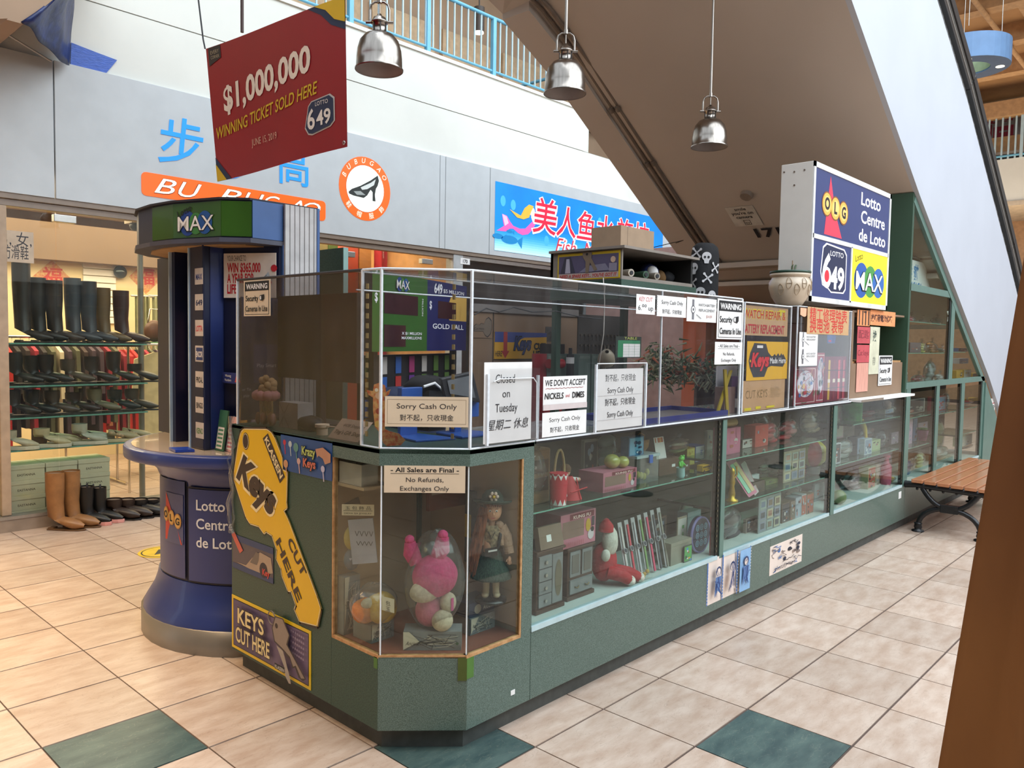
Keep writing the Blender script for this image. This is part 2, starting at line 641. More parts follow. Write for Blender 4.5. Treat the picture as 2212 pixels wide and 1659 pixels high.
#  BACK WALL
WY=5.25
BULK=mat('white bulkhead plaster','#e4e3da',rough=0.75,var=0.035,scale=1.6)
FASC=mat('pale grey fascia panel','#c3c7c9',rough=0.5,var=0.03,scale=5)
HEAD=mat('bronze header','#8a7a6c',rough=0.4,var=0.06,scale=12)
TAUPE=mat('taupe soffit paint','#9c8a7c',rough=0.7,var=0.03,scale=2)
m=MB()
m.box((-7,WY,3.81),(13,WY+0.5,4.375),BULK)
m.box((-7,WY+0.01,4.375),(13,WY+0.5,4.385),mat('shadow joint','#8f8e86'))
pts=[(-7,WY),(6.9,WY)]+[(6.9+0.42*sin(radians(t)),WY+0.42-0.42*cos(radians(t)))for t in range(10,91,10)]+[(7.32,9.2),(-7,9.2)]
m.prism(pts,Fr((0,0,4.385),(1,0,0),(0,1,0)),0.56,BULK,smooth=False)
m.box((-7,WY-0.02,4.945),(7.2,WY+0.2,4.985),BULK)
m.box((7.32,8.9,3.6),(13,9.2,5.2),mat('dark recess','#4d4a48'))
wb=struct(m.build('wall_back'))
for x0,x1 in((-5.0,-0.092),(-0.082,4.10),(4.108,4.19),(4.198,4.955),(4.965,13)):
 m=MB()
 m.box((x0,WY-0.04,2.70),(x1,WY+0.02,3.81),FASC)
 m.build('fascia_panel',wb,bevel=0.003)
m=MB()
m.box((-5,WY-0.03,2.655),(13,WY+0.05,2.70),HEAD)
m.box((-5,WY-0.01,2.60),(4.4,WY+0.08,2.652),HEAD)
m.box((4.52,WY-0.01,2.60),(13,WY+0.08,2.652),ALU)
m.build('header_channel',wb,bevel=0.003)
m=MB()
m.box((4.36,WY-0.02,0),(4.52,WY+0.12,2.655),mat('grey pilaster','#b4b6b6'))
m.build('pilaster',wb,bevel=0.004)
m=MB()
m.box((-3.5,5.2,0),(4.36,5.32,0.10),mat('grey sill metal','#9d8c7c',rough=0.4))
m.box((-3.5,5.195,0.10),(4.36,5.325,0.125),ALU)
m.build('sill',wb)
win=struct(bpy.data.objects.new('window_1',None))
COL.objects.link(win)
for x0,x1 in((-3.4,-1.95),(-1.94,-0.455),(-0.445,-0.075),(-0.07,2.28),(2.29,3.3),(3.31,4.35)):
 m=MB()
 m.box((x0,5.262,0.125),(x1,5.27,2.6),SHOPGL)
 m.build('pane',win)
m=MB()
m.box((-0.50,5.24,0.125),(-0.43,5.33,2.6),mat('beige post','#b39a80',rough=0.45))
m.build('post',win,bevel=0.006)
for u,v in((140,473),(752,549),(1002,566)):
 if u==1002:
  continue
 p=aty(u,v,5.25)
 m=MB()
 m.box((p.x-0.085,5.235,p.z-0.03),(p.x+0.085,5.30,p.z+0.03),ALU)
 m.build('glass_clamp',win,bevel=0.004)
p=aty(922,565,5.25)
m=MB()
m.box((p.x-0.085,5.235,p.z-0.03),(p.x+0.085,5.30,p.z+0.03),ALU)
m.build('glass_clamp',win,bevel=0.004)
win=struct(bpy.data.objects.new('window_2',None))
COL.objects.link(win)
for k in range(4):
 m=MB()
 m.box((4.53+k*2.1,5.262,0.05),(4.53+k*2.1+2.09,5.27,2.6),SHOPGL)
 m.build('pane',win)
CREAM=mat('cream shop wall','#e9d9ae',rough=0.8,var=0.03,scale=2)
UPB=mat('brown shop upper wall','#75614f',rough=0.8,var=0.05,scale=2)
SY=9.0
zb=aty(200,571,SY).z
m=MB()
m.box((-5,SY,0),(4.4,SY+0.1,zb),CREAM)
m.box((-5,SY-0.25,zb),(4.4,SY+0.1,3.1),UPB)
m.box((-5.0,5.4,0),(-4.9,SY,3.1),CREAM)
m.box((4.4,5.35,0),(4.5,SY,3.1),mat('shop side wall','#b98a55',rough=0.7))
struct(m.build('wall_shop'))
m=MB()
m.box((-5,5.33,3.05),(4.5,SY+0.1,3.12),mat('shop ceiling tile','#b8a590'))
struct(m.build('ceiling_shop'))
m=MB()
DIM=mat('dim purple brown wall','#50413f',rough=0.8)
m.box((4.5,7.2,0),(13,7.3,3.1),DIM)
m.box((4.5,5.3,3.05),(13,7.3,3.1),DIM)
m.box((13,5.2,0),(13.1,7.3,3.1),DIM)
struct(m.build('wall_unit'))
GALW=mat('gallery wall','#b39a82',rough=0.75,var=0.05,scale=1.5)
m=MB()
m.box((-7,9.2,4.6),(16,9.35,9),GALW)
for k in range(9):
 m.box((-2+k*1.6,9.1,6.55),(-0.6+k*1.6,9.2,7.3),mat('gallery sign band','#c9b091'))
m.box((-7,8.9,6.35),(16,9.2,6.45),mat('gallery beam','#6f5f54'))
m.box((-7,5.6,4.9),(7.3,9.2,4.946),mat('gallery floor','#8f857a'))
struct(m.build('wall_gallery'))
m=MB()
m.box((-7,5.0,8.6),(16,9.4,8.75),mat('gallery ceiling','#b7a58f'))
struct(m.build('ceiling_gallery'))
BLUEP=mat('light blue railing paint','#6fb4d2',rough=0.4,var=0.04)
PALEP=mat('pale blue baluster paint','#b9d3dd',rough=0.4,var=0.04)
zt=aty(1040,28,5.3).z
r=thing('gallery_railing','light blue steel railing along the upper gallery above the white bulkhead','railing',(0,5.3,4.985))
for x in(0.6,1.7,aty(757,0,5.3).x,aty(924,60,5.3).x,aty(1066,100,5.3).x,6.25,7.1):
 m=MB()
 m.box((x-0.028,5.272,4.985),(x+0.028,5.328,zt),BLUEP)
 m.build('post',r,bevel=0.004)
m=MB()
m.tube([(-1,5.3,zt),(6.9,5.3,zt),(7.2,5.36,zt),(7.28,5.6,zt),(7.28,7,zt)],0.024,8,BLUEP)
m.build('top_rail',r)
m=MB()
m.tube([(-1,5.3,5.06),(6.9,5.3,5.06),(7.2,5.36,5.06),(7.28,5.6,5.06),(7.28,7,5.06)],0.016,6,BLUEP)
m.build('bottom_rail',r)
b0=MB()
b0.box((-0.008,-0.008,5.07-4.985),(0.008,0.008,zt-4.985),PALEP)
first=b0.build('baluster',r,local=True)
first.location=(-0.9,0,0)
for k in range(1,70):
 o=first.copy()
 COL.objects.link(o)
 o.location=(-0.9+k*0.115,0,0)
p=aty(1035,45,7.0)
t=thing('can_light','dark cylinder ceiling light hanging above the upper gallery','light',p)
m=MB()
m.cyl(p+V((0,0,-0.17)),p+V((0,0,0.2)),0.085,mt=mat('dark can','#4a4039'))
m.cyl(p+V((0,0,0.2)),p+V((0,0,2.2)),0.012,mt=mat('dark can'))
m.build('housing',t)
m=MB()
m.cyl(p+V((0,0,-0.19)),p+V((0,0,-0.172)),0.075,mt=glow('#fff0d8',3.0))
m.build('lens',t)
BRN=mat('brown soffit','#a78a70',rough=0.7,var=0.05,scale=3)
ty=4.35
A,B2,C2=atz(52,50,3.72),aty(150,142,5.2),aty(157,-30,5.2)
m=MB()
q=aty(50,52,ty)
hi=aty(114,0,ty)
hi=q+(hi-q)*4
m.prism([(q.x-5,q.z),(q.x,q.z),(hi.x,hi.z),(q.x-5,hi.z)],Fr((0,5.2,0),(1,0,0),(0,0,1)),5.2-ty,BRN)
m.prism([(q.x-5,q.z-0.12),(q.x-0.45,q.z-0.12),(q.x-0.1,q.z),(q.x-5,q.z)],Fr((0,5.22,0),(1,0,0),(0,0,1)),0.9,BRN)
struct(m.build('trim_1'))
TARP=mat('dark blue tarpaulin','#22346e',rough=0.38,var=0.15,scale=14,bump=0.5,hex2='#17234c')
m=MB()
P0,P1,P2,P3=aty(50,52,ty-.01),aty(152,146,5.17),aty(158,-40,5.1),aty(170,-40,ty-.01)
def tarpf(a,b):
 p=(P0*(1-a)+P1*a)*(1-b)+(P3*(1-a)+P2*a)*b
 return p+V((0.012*sin(11*a+5*b),-0.02*sin(7*a+9*b),0.01*sin(14*a)))
m.grid(tarpf,14,10,TARP)
o=m.build('tarpaulin')
md=o.modifiers.new('t','SOLIDIFY')
md.thickness=0.02
tag(o,'dark blue tarpaulin hung under the brown soffit at top left','tarpaulin')
m=MB()
pp=[aty(u,v,5.235)for u,v in((154,92),(205,112),(253,130),(226,162),(190,154),(152,146))]
m.prism([(p.x,p.z)for p in pp],Fr((0,5.245,0),(1,0,0),(0,0,1)),0.012,mat('bright blue tarpaulin','#3f66c4',rough=0.4,var=0.12,scale=20,bump=0.4,stretch=(1,1,6)))
tag(m.build('tarpaulin'),'bright blue tarpaulin patch taped flat on the white bulkhead','tarpaulin')
m=MB()
m.tube([aty(-20,52,4.6),aty(110,132,5.1)],0.008,6,mat('cable grey','#b9ada0'))
tag(m.build('cable'),'thin pale cable running under the brown soffit at top left','cable')
m=MB()
m.tube([aty(1990-530,525,2.5),aty(1476,519,2.55),aty(1400,537,1.9)],0.004,5,mat('black wire','#252525'))
tag(m.build('cable'),'thin black wire from the escalator edge to the cardboard box','cable')
m=MB()
m.box((-12,-9,0),(-11.8,9,9),mat('far left wall','#8d8076'))
struct(m.build('wall_left'))
m=MB()
m.box((-12,-9,0),(24,-8.8,2.8),mat('opposite shops','#7a6f66',rough=0.6,var=0.2,scale=0.8))
m.box((-12,-8.9,2.8),(24,-8.7,4.9),BULK)
m.box((-12,-9,4.9),(24,-8.8,9),mat('opposite upper wall','#a39a90'))
for k in range(11):
 m.box((-10+k*3,-8.82,0.1),(-7.4+k*3,-8.78,2.5),mat('opposite glazing','#3d3b3c',rough=0.1))
struct(m.build('wall_front'))
m=MB()
m.box((-12,-9,4.6),(-3.6,5.2,4.75),TAUPE)
struct(m.build('ceiling'))
#  ESCALATOR
SOFT=mat('taupe escalator soffit','#c4b8ad',rough=0.6,var=0.03,scale=1.2)
ESCW=mat('white escalator cladding','#bcc0ca',rough=0.45,var=0.02,scale=2)
esc=thing('escalator','white clad escalator with taupe underside rising across the top of the hall','escalator',(9.0,0.15,0))
RY,LY=0.17,2.8
def zso(x):
 return 3.986-0.640*(x-3.33)
m=MB()
pl=[(0.0,zso(1.75)),(1.75,zso(1.75)),(3.33,zso(3.33)),(5.05,2.895),(5.75,2.47)]
lft=[aty(900,-40,LY),aty(1086,30,LY),aty(1189,152,LY),aty(1412,469,LY),aty(1476,554,LY)]
top=[(x,z+0.35)for x,z in pl]
near_e=[V((0.2,RY,5.2)),V((1.6,RY,5.1)),V((3.33,RY,3.986)),V((5.05,RY,2.9)),V((5.75,RY,2.47))]
far_e=[V((1.0,LY,4.95)),V((lft[1].x,LY,lft[1].z)),V((lft[2].x,LY,lft[2].z)),V((lft[3].x,LY,lft[3].z)),V((lft[4].x+0.12,LY,lft[4].z-0.09))]
vs,fs=[],[]
for a,b_ in zip(near_e,far_e):
 vs+=[a,b_]
for i in range(4):
 fs.append((2*i,2*i+1,2*i+3,2*i+2))
m.add(vs,fs,SOFT)
m.add([v+V((0,0,0.3))for v in vs],[f[::-1]for f in fs],SOFT)
m.build('soffit',esc)
m=MB()
for i in range(1,4):
 a,b_=far_e[i],far_e[i+1]
 d=(b_-a)
 m.obox(a+V((0,-0.30,-0.05)),d,V((0,0.30,0)),V((0,0,0.42)),SOFT)
m.build('edge_beam',esc)
CON=mat('painted conduit','#7d6e62',rough=0.4)
for off in(0.36,0.43):
 m=MB()
 m.tube([far_e[0]+V((0,-off,-0.03)),far_e[1]+V((0.1,-off,-0.03)),far_e[2]+V((0.06,-off,-0.03)),far_e[3]+V((0,-off,-0.03)),far_e[4]+V((0,-off,-0.03))],0.017,8,CON)
 for tq in(0.25,0.6):
  p=far_e[2].lerp(far_e[3],tq)+V((0,-off,-0.03))
  d=(far_e[3]-far_e[2]).normalized()
  m.cyl(p,p+d*0.05,0.023,mt=CON,n=8)
 m.build('conduit',esc)
lo=[(0.2,5.2),(1.6,5.1),(3.33,3.986),(5.05,2.9),(6.0,2.35),(7.86,1.285),(8.55,0.84),(8.75,0.62),(8.8,0.0)]
hi_=[(9.9,0.0),(9.9,1.75),(8.56,2.66),(6.4,4.02),(5.27,4.62),(3.0,6.1),(0.2,6.4)]
m=MB()
m.prism(lo+hi_,Fr((0,0.17,0),(1,0,0),(0,0,1)),0.04,ESCW)
m.build('side_cladding',esc)
m=MB()
for s0,s1,mt_,yy,dd in((0.0,0.12,glass('balustrade glass','#dfe8e8',haze=0.2,gl=1.2),0.16,0.01),(0.12,0.165,mat('black rubber','#1b1a1a',rough=0.4),0.12,0.06),(0.165,0.185,ALU,0.115,0.06),(0.185,0.20,mat('black rubber'),0.12,0.06),(0.20,0.22,ALU,0.115,0.06),(0.22,0.31,mat('black rubber'),0.10,0.09)):
 pp=[V((3.0,0,6.1)),V((5.27,0,4.62)),V((6.4,0,4.02)),V((8.56,0,2.66)),V((9.9,0,1.75))]
 for a,b_ in zip(pp,pp[1:]):
  d=(b_-a)
  n_=V((-d.z,0,d.x)).normalized()
  if n_.z<0:
   n_=-n_
  m.obox(a+n_*s0+V((0,yy,0)),d,V((0,dd,0)),n_*(s1-s0),mt_)
m.build('handrail',esc)
for(x,z,h,dp)in((5.72,2.44,0.06,0.10),(5.95,2.26,0.05,0.10)):
 m=MB()
 m.box((x,0.2,z),(x+dp,LY,z+h),SOFT)
 m.build('cross_trim',esc,bevel=0.006)
m=MB()
m.obox((5.8,0.2,2.42),(1.3,0,-0.62),(0,2.6,0),(0.02,0,0.05),SOFT)
m.build('lower_soffit',esc)
d=(near_e[3]-near_e[2]).normalized()
def on_soffit(u,v):
 """point where the sight line meets the sloping underside"""
 a,b_,c=near_e[2],near_e[3],far_e[3]
 n_=(b_-a).cross(c-a).normalized()
 r_=ray(u,v)
 return CAM+r_*((a-CAM).dot(n_)/r_.dot(n_))
a_,b_=near_e[2],near_e[3]
nS=(b_-a_).cross(far_e[3]-a_).normalized()
if nS.z>0:
 nS=-nS
p=on_soffit(1637,512)
ex=(V((0,-1,0))-nS*nS.dot(V((0,-1,0)))).normalized()
ey=nS.cross(ex)
fr=Fr(p+nS*0.004,ex,ey)
m=MB()
m.text('171',fr,0,0,0.19,BLACK,al='l',bold=0.03,sx=1.25,l=0.002)
m.build('number',esc)
p=on_soffit(1605,467)
pa,pb,pc=on_soffit(1568,448),on_soffit(1617,444),on_soffit(1590,489)
s=Sheet(pc+nS*0.004,pb-pa,nS.cross(ex),(pb-pa).length,0.40,PAPER,th=0.001)
s.fr=Fr(pc+nS*0.006,ex,ey)
s.b=MB()
W_,H_=(pb-pa).length,(pc-pa).length
s.w,s.h=0.30,H_
s.b.prism([(0,0),(0.30,0),(0.30,H_),(0,H_)],Fr(s.fr.p(0,0,-0.002),s.fr.ex,s.fr.ey),0.002,mat('dim notice paper','#d8d2c8'))
s.text('smile',0.5,0.80,0.06,BLACK,bold=0.02).text("you're on",0.5,0.6,0.06,BLACK,bold=0.02).text('camera',0.5,0.4,0.06,BLACK,bold=0.02)
s.line([(0.4,0.3),(0.62,0.3),(0.62,0.08),(0.4,0.08),(0.4,0.3)],0.006,BLACK)
s.line([(0.44,0.18),(0.58,0.18),(0.55,0.12),(0.47,0.12),(0.44,0.18)],0.005,BLACK)
s.done('notice','white smile you\'re on camera notice taped to the taupe escalator underside','notice')
p=on_soffit(1613,420)
m=MB()
m.cyl(p+nS*0.035,p-nS*0.01,0.055,0.065,mt=mat('taupe plastic','#978779'),n=20)
tag(m.build('smoke_detector'),'round taupe smoke detector on the escalator underside','smoke detector')
m=MB()
m.box((7.0,1.2,0),(7.1,5.2,2.9),mat('pinkish back wall','#b08f86',rough=0.7))
m.box((6.96,1.2,2.02),(7.0,3.3,2.08),WHITE)
m.box((6.96,1.2,1.86),(7.0,3.3,1.93),mat('maroon border','#5a1f22'))
struct(m.build('wall_partition'))
#  FAR RIGHT GALLERY
FX=22.0
m=MB()
za,zc=atx(2160,345,FX).z,atx(2160,437,FX).z
m.box((FX,-6,zc),(FX+0.3,9,za),BULK)
m.box((FX-0.05,-6,zc-0.12),(FX+3,9,zc),mat('slab edge','#c9b9a4'))
m.box((FX+3,-6,za),(FX+3.2,9,12),mat('far wall warm','#a5805c'))
m.box((FX+1.5,-6,za+0.2),(FX+1.6,9,za+1.9),mat('far shop window','#57504e'))
m.box((FX+3,-6,0),(FX+3.2,9,zc),mat('far lower wall','#b98f68'))
struct(m.build('wall_right'))
m=MB()
FCE=mat('warm ceiling deck','#b98e62',rough=0.8,var=0.1,scale=1.5)
m.box((11.5,-6,8.6),(FX+3.2,9,8.8),FCE)
m.box((11.3,-6,8.3),(11.6,9,9.2),WHITE)
struct(m.build('ceiling_far'))
for k,(x,zz)in enumerate(((13.2,8.2),(15.4,8.2),(17.6,8.2),(19.8,8.2),(21.8,7.7),(22.4,6.9))):
 m=MB()
 m.box((x,-6,zz),(x+0.35,9,zz+0.4),mat('tan beam','#c49a6e',rough=0.7))
 m.build('beam',bpy.data.objects['ceiling_far'])
for yy in(1.5,4.0):
 m=MB()
 m.box((12,yy,8.3),(24,yy+0.14,8.5),mat('tan beam'))
 m.tube([(12,yy+0.6,8.15),(24,yy+0.6,8.15)],0.05,8,mat('tan beam'))
 m.build('duct_run',bpy.data.objects['ceiling_far'])
r=thing('far_railing','pale blue railing of the distant gallery at right','railing',(FX,2,za))
ztp=atx(2160,250,FX).z
m=MB()
m.tube([(FX,-5,ztp),(FX,8,ztp)],0.035,8,BLUEP)
m.tube([(FX,-5,za+0.08),(FX,8,za+0.08)],0.03,8,BLUEP)
m.build('rails',r)
for k in range(30):
 m=MB()
 rr=0.035 if k%8==3 else 0.02
 m.box((FX-rr,-0.4+k*0.155,za),(FX+rr,-0.4+k*0.155+2*rr,ztp),PALEP)
 m.build('baluster',r)
s=Sheet((FX+1.45,5.2,za+0.35),(0,-1,0),(0,0,1),5.5,1.4,mat('far grey sign','#8f8a88'),th=0.04)
DR=ink('#8c2038')
s.text('韓',0.41,0.15,1.25,DR,bold=0.03,lift=0)if False else None
s.text('韓',0.30,0.2,1.1,DR,bold=0.03).text('程',0.62,0.2,1.1,DR,bold=0.03)
s.done('shop_sign','grey far shop sign with dark red characters behind the distant railing','sign')
rc=atx(2088,121,11.6)
rt=thing('ring_light','suspended blue ring shaped ceiling feature with round downlights','light',rc)
m=MB()
RB=mat('blue ring paint','#5f7fa5',rough=0.6,var=0.05)
R1,R0,H=0.60,0.33,0.36
m.lathe([(R1,0),(R1,H),(R0,H),(R0,0),(R1,0)],rc-V((0,0,0.2)),36,RB,smooth=False)
m.build('ring',rt)
m=MB()
m.lathe([(R0-0.004,0.02),(R0-0.004,H)],rc-V((0,0,0.2)),36,mat('sage green inner band','#9db08d',rough=0.6),smooth=True)
m.build('inner_band',rt)
for ang in(-65,-165,20,110):
 p=rc+V((0.465*cos(radians(ang)),0.465*sin(radians(ang)),-0.205))
 m=MB()
 m.cyl(p,p+V((0,0,0.012)),0.06,mt=glow('#fff3d0',2.5),n=16)
 m.build('downlight',rt)
 m=MB()
 m.cyl(p+V((0,0,0.5)),p+V((0,0,2.4)),0.006,mt=ALU,n=5)
 m.build('hanger',rt)
#  DISPLAY COUNTER
XS,YF=-0.465,0.165
ctr=thing('display_counter','long green speckled display counter with glass fronts and an angled corner','counter',(3.5,0.4,0))
m=MB()
m.prism([(-0.425,1.52),(-0.425,0.43),(-0.2,0.205),(8.15,0.205),(8.15,0.6),(0.0,0.6),(0.0,1.52)],Fr((0,0,0),(1,0,0),(0,1,0)),0.09,KICK)
m.build('kick_board',ctr)
CH=[(XS,0.405),(-0.22,YF)]
cdir=(V((-0.22,YF,0))-V((XS,0.405,0))).normalized()
def cpanel(name,x0,x1,z0,z1,mt=GREEN,y=YF,d=0.02,**k):
 m=MB()
 m.box((x0,y,z0),(x1,y+d,z1),mt)
 return m.build(name,ctr,**k)
for x0,x1 in((-0.22,0.149),(0.151,2.43),(2.432,5.118),(5.122,8.2)):
 cpanel('front_panel',x0,x1,0.086,0.378,bevel=0.0015)
m=MB()
m.obox(V((XS,0.405,0.086)),cdir*((V((-0.22,YF,0))-V((XS,0.405,0))).length),V((0.014,0.014,0)),V((0,0,0.292)),GREEN)
m.build('corner_panel',ctr,bevel=0.0015)
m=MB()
m.box((XS,0.405,0.086),(XS+0.02,0.715,0.378),GREEND)  # counter side takes the darker green, its shade put into the colour
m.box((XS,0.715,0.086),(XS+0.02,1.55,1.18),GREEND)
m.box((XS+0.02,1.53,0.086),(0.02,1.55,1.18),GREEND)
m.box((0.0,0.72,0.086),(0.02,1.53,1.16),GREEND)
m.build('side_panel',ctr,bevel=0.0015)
m=MB()
m.box((XS,0.405,1.118),(XS+0.02,0.715,1.18),GREEN)
m.box((-0.22,YF,1.118),(0.15,YF+0.02,1.18),GREEN)
m.obox(V((XS,0.405,1.118)),cdir*0.343,V((0.014,0.014,0)),V((0,0,0.062)),GREEN)
m.build('top_band',ctr)
cpanel('post',0.088,0.153,0.378,1.118,bevel=0.001)
m=MB()
m.box((0.078,YF+0.001,0.378),(0.09,YF+0.022,1.118),WOODB)
m.box((XS+0.001,0.705,0.378),(XS+0.022,0.717,1.118),WOODB)
m.box((-0.225,YF-0.001,0.372),(0.085,YF+0.021,0.384),WOODB)
m.box((XS-0.001,0.405,0.372),(XS+0.021,0.712,0.384),WOODB)
m.obox(V((XS,0.405,0.372)),cdir*0.343,V((0.014,0.014,0)),V((0,0,0.012)),WOODB)
m.build('raw_edge',ctr)
INB=mat('beige lining board','#bd9f84',rough=0.8,var=0.05,scale=5)
m=MB()
m.box((XS+0.02,0.735,0.378),(0.085,0.75,1.118),INB)
m.box((0.09,YF+0.022,0.378),(0.105,0.75,1.118),INB)
m.build('lining',ctr)
m=MB()
m.prism([(XS+0.018,0.735),(XS+0.018,0.41),(-0.21,YF+0.018),(0.09,YF+0.018),(0.09,0.735)],Fr((0,0,0.372),(1,0,0),(0,1,0)),0.012,mat('red brown shelf board','#8f5240',rough=0.5))
m.build('case_floor',ctr)
m=MB()
m.box((XS+0.022,0.53,1.0),(-0.30,0.73,1.012),INB)
m.build('case_shelf',ctr)
m=MB()
m.box((XS+0.008,0.41,0.384),(XS+0.012,0.706,1.118),GLASS)
m.box((-0.218,YF+0.008,0.384),(0.078,YF+0.012,1.118),GLASS)
m.obox(V((XS+0.008,0.405,0.384)),cdir*0.34,V((0.003,0.003,0)),V((0,0,0.734)),GLASS)
m.build('corner_glass',ctr)
m=MB()
for p in((XS+0.009,0.403),(-0.218,YF+0.009)):
 m.cyl((p[0],p[1],0.384),(p[0],p[1],1.118),0.0035,mt=ACREDGE,n=6)
m.build('glass_joint',ctr)
TAPE=mat('leaf green tape','#4f7a33',rough=0.5)
m=MB()
m.box((-0.222,YF-0.0012,0.29),(-0.185,YF,0.372),TAPE)
m.obox(V((-0.222,YF-0.001,0.285))-cdir*0.035,cdir*0.035,V((-0.001,-0.001,0)),V((0,0,0.09)),mat('olive tape','#4d5a20'))
m.build('tape',ctr)
m=MB()
m.box((XS-0.001,0.408,0.33),(XS,0.43,0.375),TAPE)
m.build('tape',ctr)
ALUS=mat('pale sill aluminium','#c3dbdf',rough=0.35,metal=0.2,var=0.05,scale=20)
wins=((0.155,1.735),(1.812,3.375),(3.47,5.02),(5.16,5.93),(6.06,6.84),(6.99,7.72))
for k,(x0,x1)in enumerate(wins):
 cpanel('window_pane',x0,x1,0.40,1.175 if k<3 else 1.2,GLASS,y=YF+0.006,d=0.004)
 cpanel('sill_strip',x0-0.005,x1+0.005,0.378,0.40,ALUS,y=YF-0.004,d=0.03)
for x0,x1 in((1.735,1.812),(3.375,3.47),(5.02,5.16),(5.93,6.06),(6.84,6.99),(7.72,7.83)):
 cpanel('post',x0+0.03,x1,0.378,1.178 if x1<5 else 1.24,GREENM,y=YF-0.002,d=0.03,bevel=0.002)
 m=MB()
 m.box((x0-0.012,YF+0.004,0.39),(x0+0.03,YF+0.03,1.178 if x1<5 else 1.235),mat('slotted dark standard','#24261f',rough=0.4,metal=0.5))
 for q in range(26):
  zz=0.42+q*0.029
  m.box((x0-0.006,YF+0.001,zz),(x0+0.004,YF+0.005,zz+0.012),mat('slot brass','#6f6a55',metal=0.6))
 m.build('shelf_standard',ctr)
DECK=mat('pale deck board','#c5cfc9',rough=0.5,var=0.05,scale=5)
BACKB=mat('dim grey back board','#544a43',rough=0.8,var=0.08,scale=3)
m=MB()
m.box((0.153,YF+0.03,0.384),(8.1,0.62,0.396),DECK)
m.build('deck',ctr)
m=MB()
m.box((0.153,0.62,0.384),(8.1,0.635,1.165),BACKB)
m.box((5.03,0.62,1.165),(6.3,0.635,2.2),BACKB)
m.build('back_board',ctr)
SH={}
for nm,x0,x1,z in(('w1',0.16,1.74,0.872),('w2a',1.80,3.39,0.655),('w2b',1.80,3.39,0.93),('w3a',3.46,5.03,0.715),('w3b',3.9,5.03,1.0),('w4a',5.15,5.95,0.69),('w4b',5.15,5.95,0.965),('w5',6.05,6.86,0.95),('w6',6.97,7.75,0.95),('w6b',6.97,7.75,0.68)):
 m=MB()
 m.box((x0,YF+0.035,z-0.006),(x1,0.50,z),SHELFG)
 m.box((x0,YF+0.033,z-0.006),(x1,YF+0.035,z),GLEDGE)
 m.build('glass_shelf',ctr)
 m=MB()
 for xx in(x0+0.03,x1-0.03):
  m.box((xx-0.004,0.22,z-0.02),(xx+0.004,0.62,z-0.007),mat('shelf bracket metal','#5a5a58',metal=0.7))
 m.build('bracket',ctr)
 SH[nm]=z
m=MB()
m.prism([(XS,1.55),(XS,0.405),(-0.22,YF),(0.153,YF),(0.153,0.66),(0.02,0.66),(0.02,1.55)],Fr((0,0,1.165),(1,0,0),(0,1,0)),0.017,GREEND)
m.build('worktop',ctr)
m=MB()
m.box((0.155,YF-0.006,1.174),(3.72,YF+0.012,1.184),mat('black channel','#191a1c',rough=0.4))
m.build('channel',ctr)
m=MB()
m.box((0.155,YF-0.004,1.184),(3.72,0.66,1.192),glass('counter top glass','#e6ece9',haze=0.18,ior=1.5,hazecol='#d5dad8'))
m.box((0.155,YF-0.006,1.184),(3.72,YF-0.004,1.192),ACREDGE)
m.build('glass_top',ctr)
m=MB()
m.box((3.72,YF-0.08,1.186),(5.0,0.62,1.204),WHITE)
m.box((3.72,YF-0.082,1.186),(4.2,YF-0.08,1.204),mat('worn brown edge','#8d8073'))
m.build('ledge_board',ctr)
m=MB()
m.box((5.02,YF-0.004,1.235),(7.83,YF+0.03,1.29),GREENM)
m.build('mid_rail',ctr,bevel=0.002)
m=MB()
m.box((5.03,YF,2.09),(6.45,YF+0.03,2.15),GREENM)
m.box((6.35,YF-0.002,1.29),(6.47,YF+0.03,2.1),GREENM)
m.box((6.30,YF+0.004,1.29),(6.35,YF+0.03,2.09),mat('slotted dark standard'))
a,b_=V((5.05,YF-0.004,2.895)),V((7.84,YF-0.004,1.25))
dd=b_-a
m.obox(a,dd,V((0,0.035,0)),V((-0.035,0,-0.055)),GREENM)
m.build('sloping_frame',ctr)
m=MB()
m.prism([(5.06,2.15),(5.06,2.8),(6.12,2.17),(6.14,2.15)],Fr((0,YF+0.012,0),(1,0,0),(0,0,1)),0.004,GLASS)
m.build('upper_pane',ctr)
m=MB()
m.prism([(5.06,1.29),(6.30,1.29),(6.30,2.09),(5.06,2.09)],Fr((0,YF+0.012,0),(1,0,0),(0,0,1)),0.004,GLASS)
m.build('upper_pane',ctr)
m=MB()
m.prism([(6.47,1.29),(7.68,1.29),(6.47,1.99)],Fr((0,YF+0.012,0),(1,0,0),(0,0,1)),0.004,GLASS)
m.build('upper_pane',ctr)
for x0,x1,z in((5.06,6.3,1.83),(5.06,6.3,1.55),(6.47,7.1,1.56)):
 m=MB()
 m.box((x0,YF+0.035,z-0.006),(x1,0.5,z),SHELFG)
 m.box((x0,YF+0.033,z-0.006),(x1,YF+0.035,z),GLEDGE)
 m.build('glass_shelf',ctr)
m=MB()
m.box((5.03,0.2,1.23),(7.8,0.62,1.24),DECK)
m.build('upper_deck',ctr)
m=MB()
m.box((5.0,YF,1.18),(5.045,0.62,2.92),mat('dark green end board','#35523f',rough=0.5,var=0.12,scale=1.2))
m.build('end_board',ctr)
m=MB()
m.prism([(7.83,0.086),(8.75,0.086),(8.68,0.62),(7.83,1.22)],Fr((0,YF+0.004,0),(1,0,0),(0,0,1)),0.02,GREENM)
m.build('end_panel',ctr)
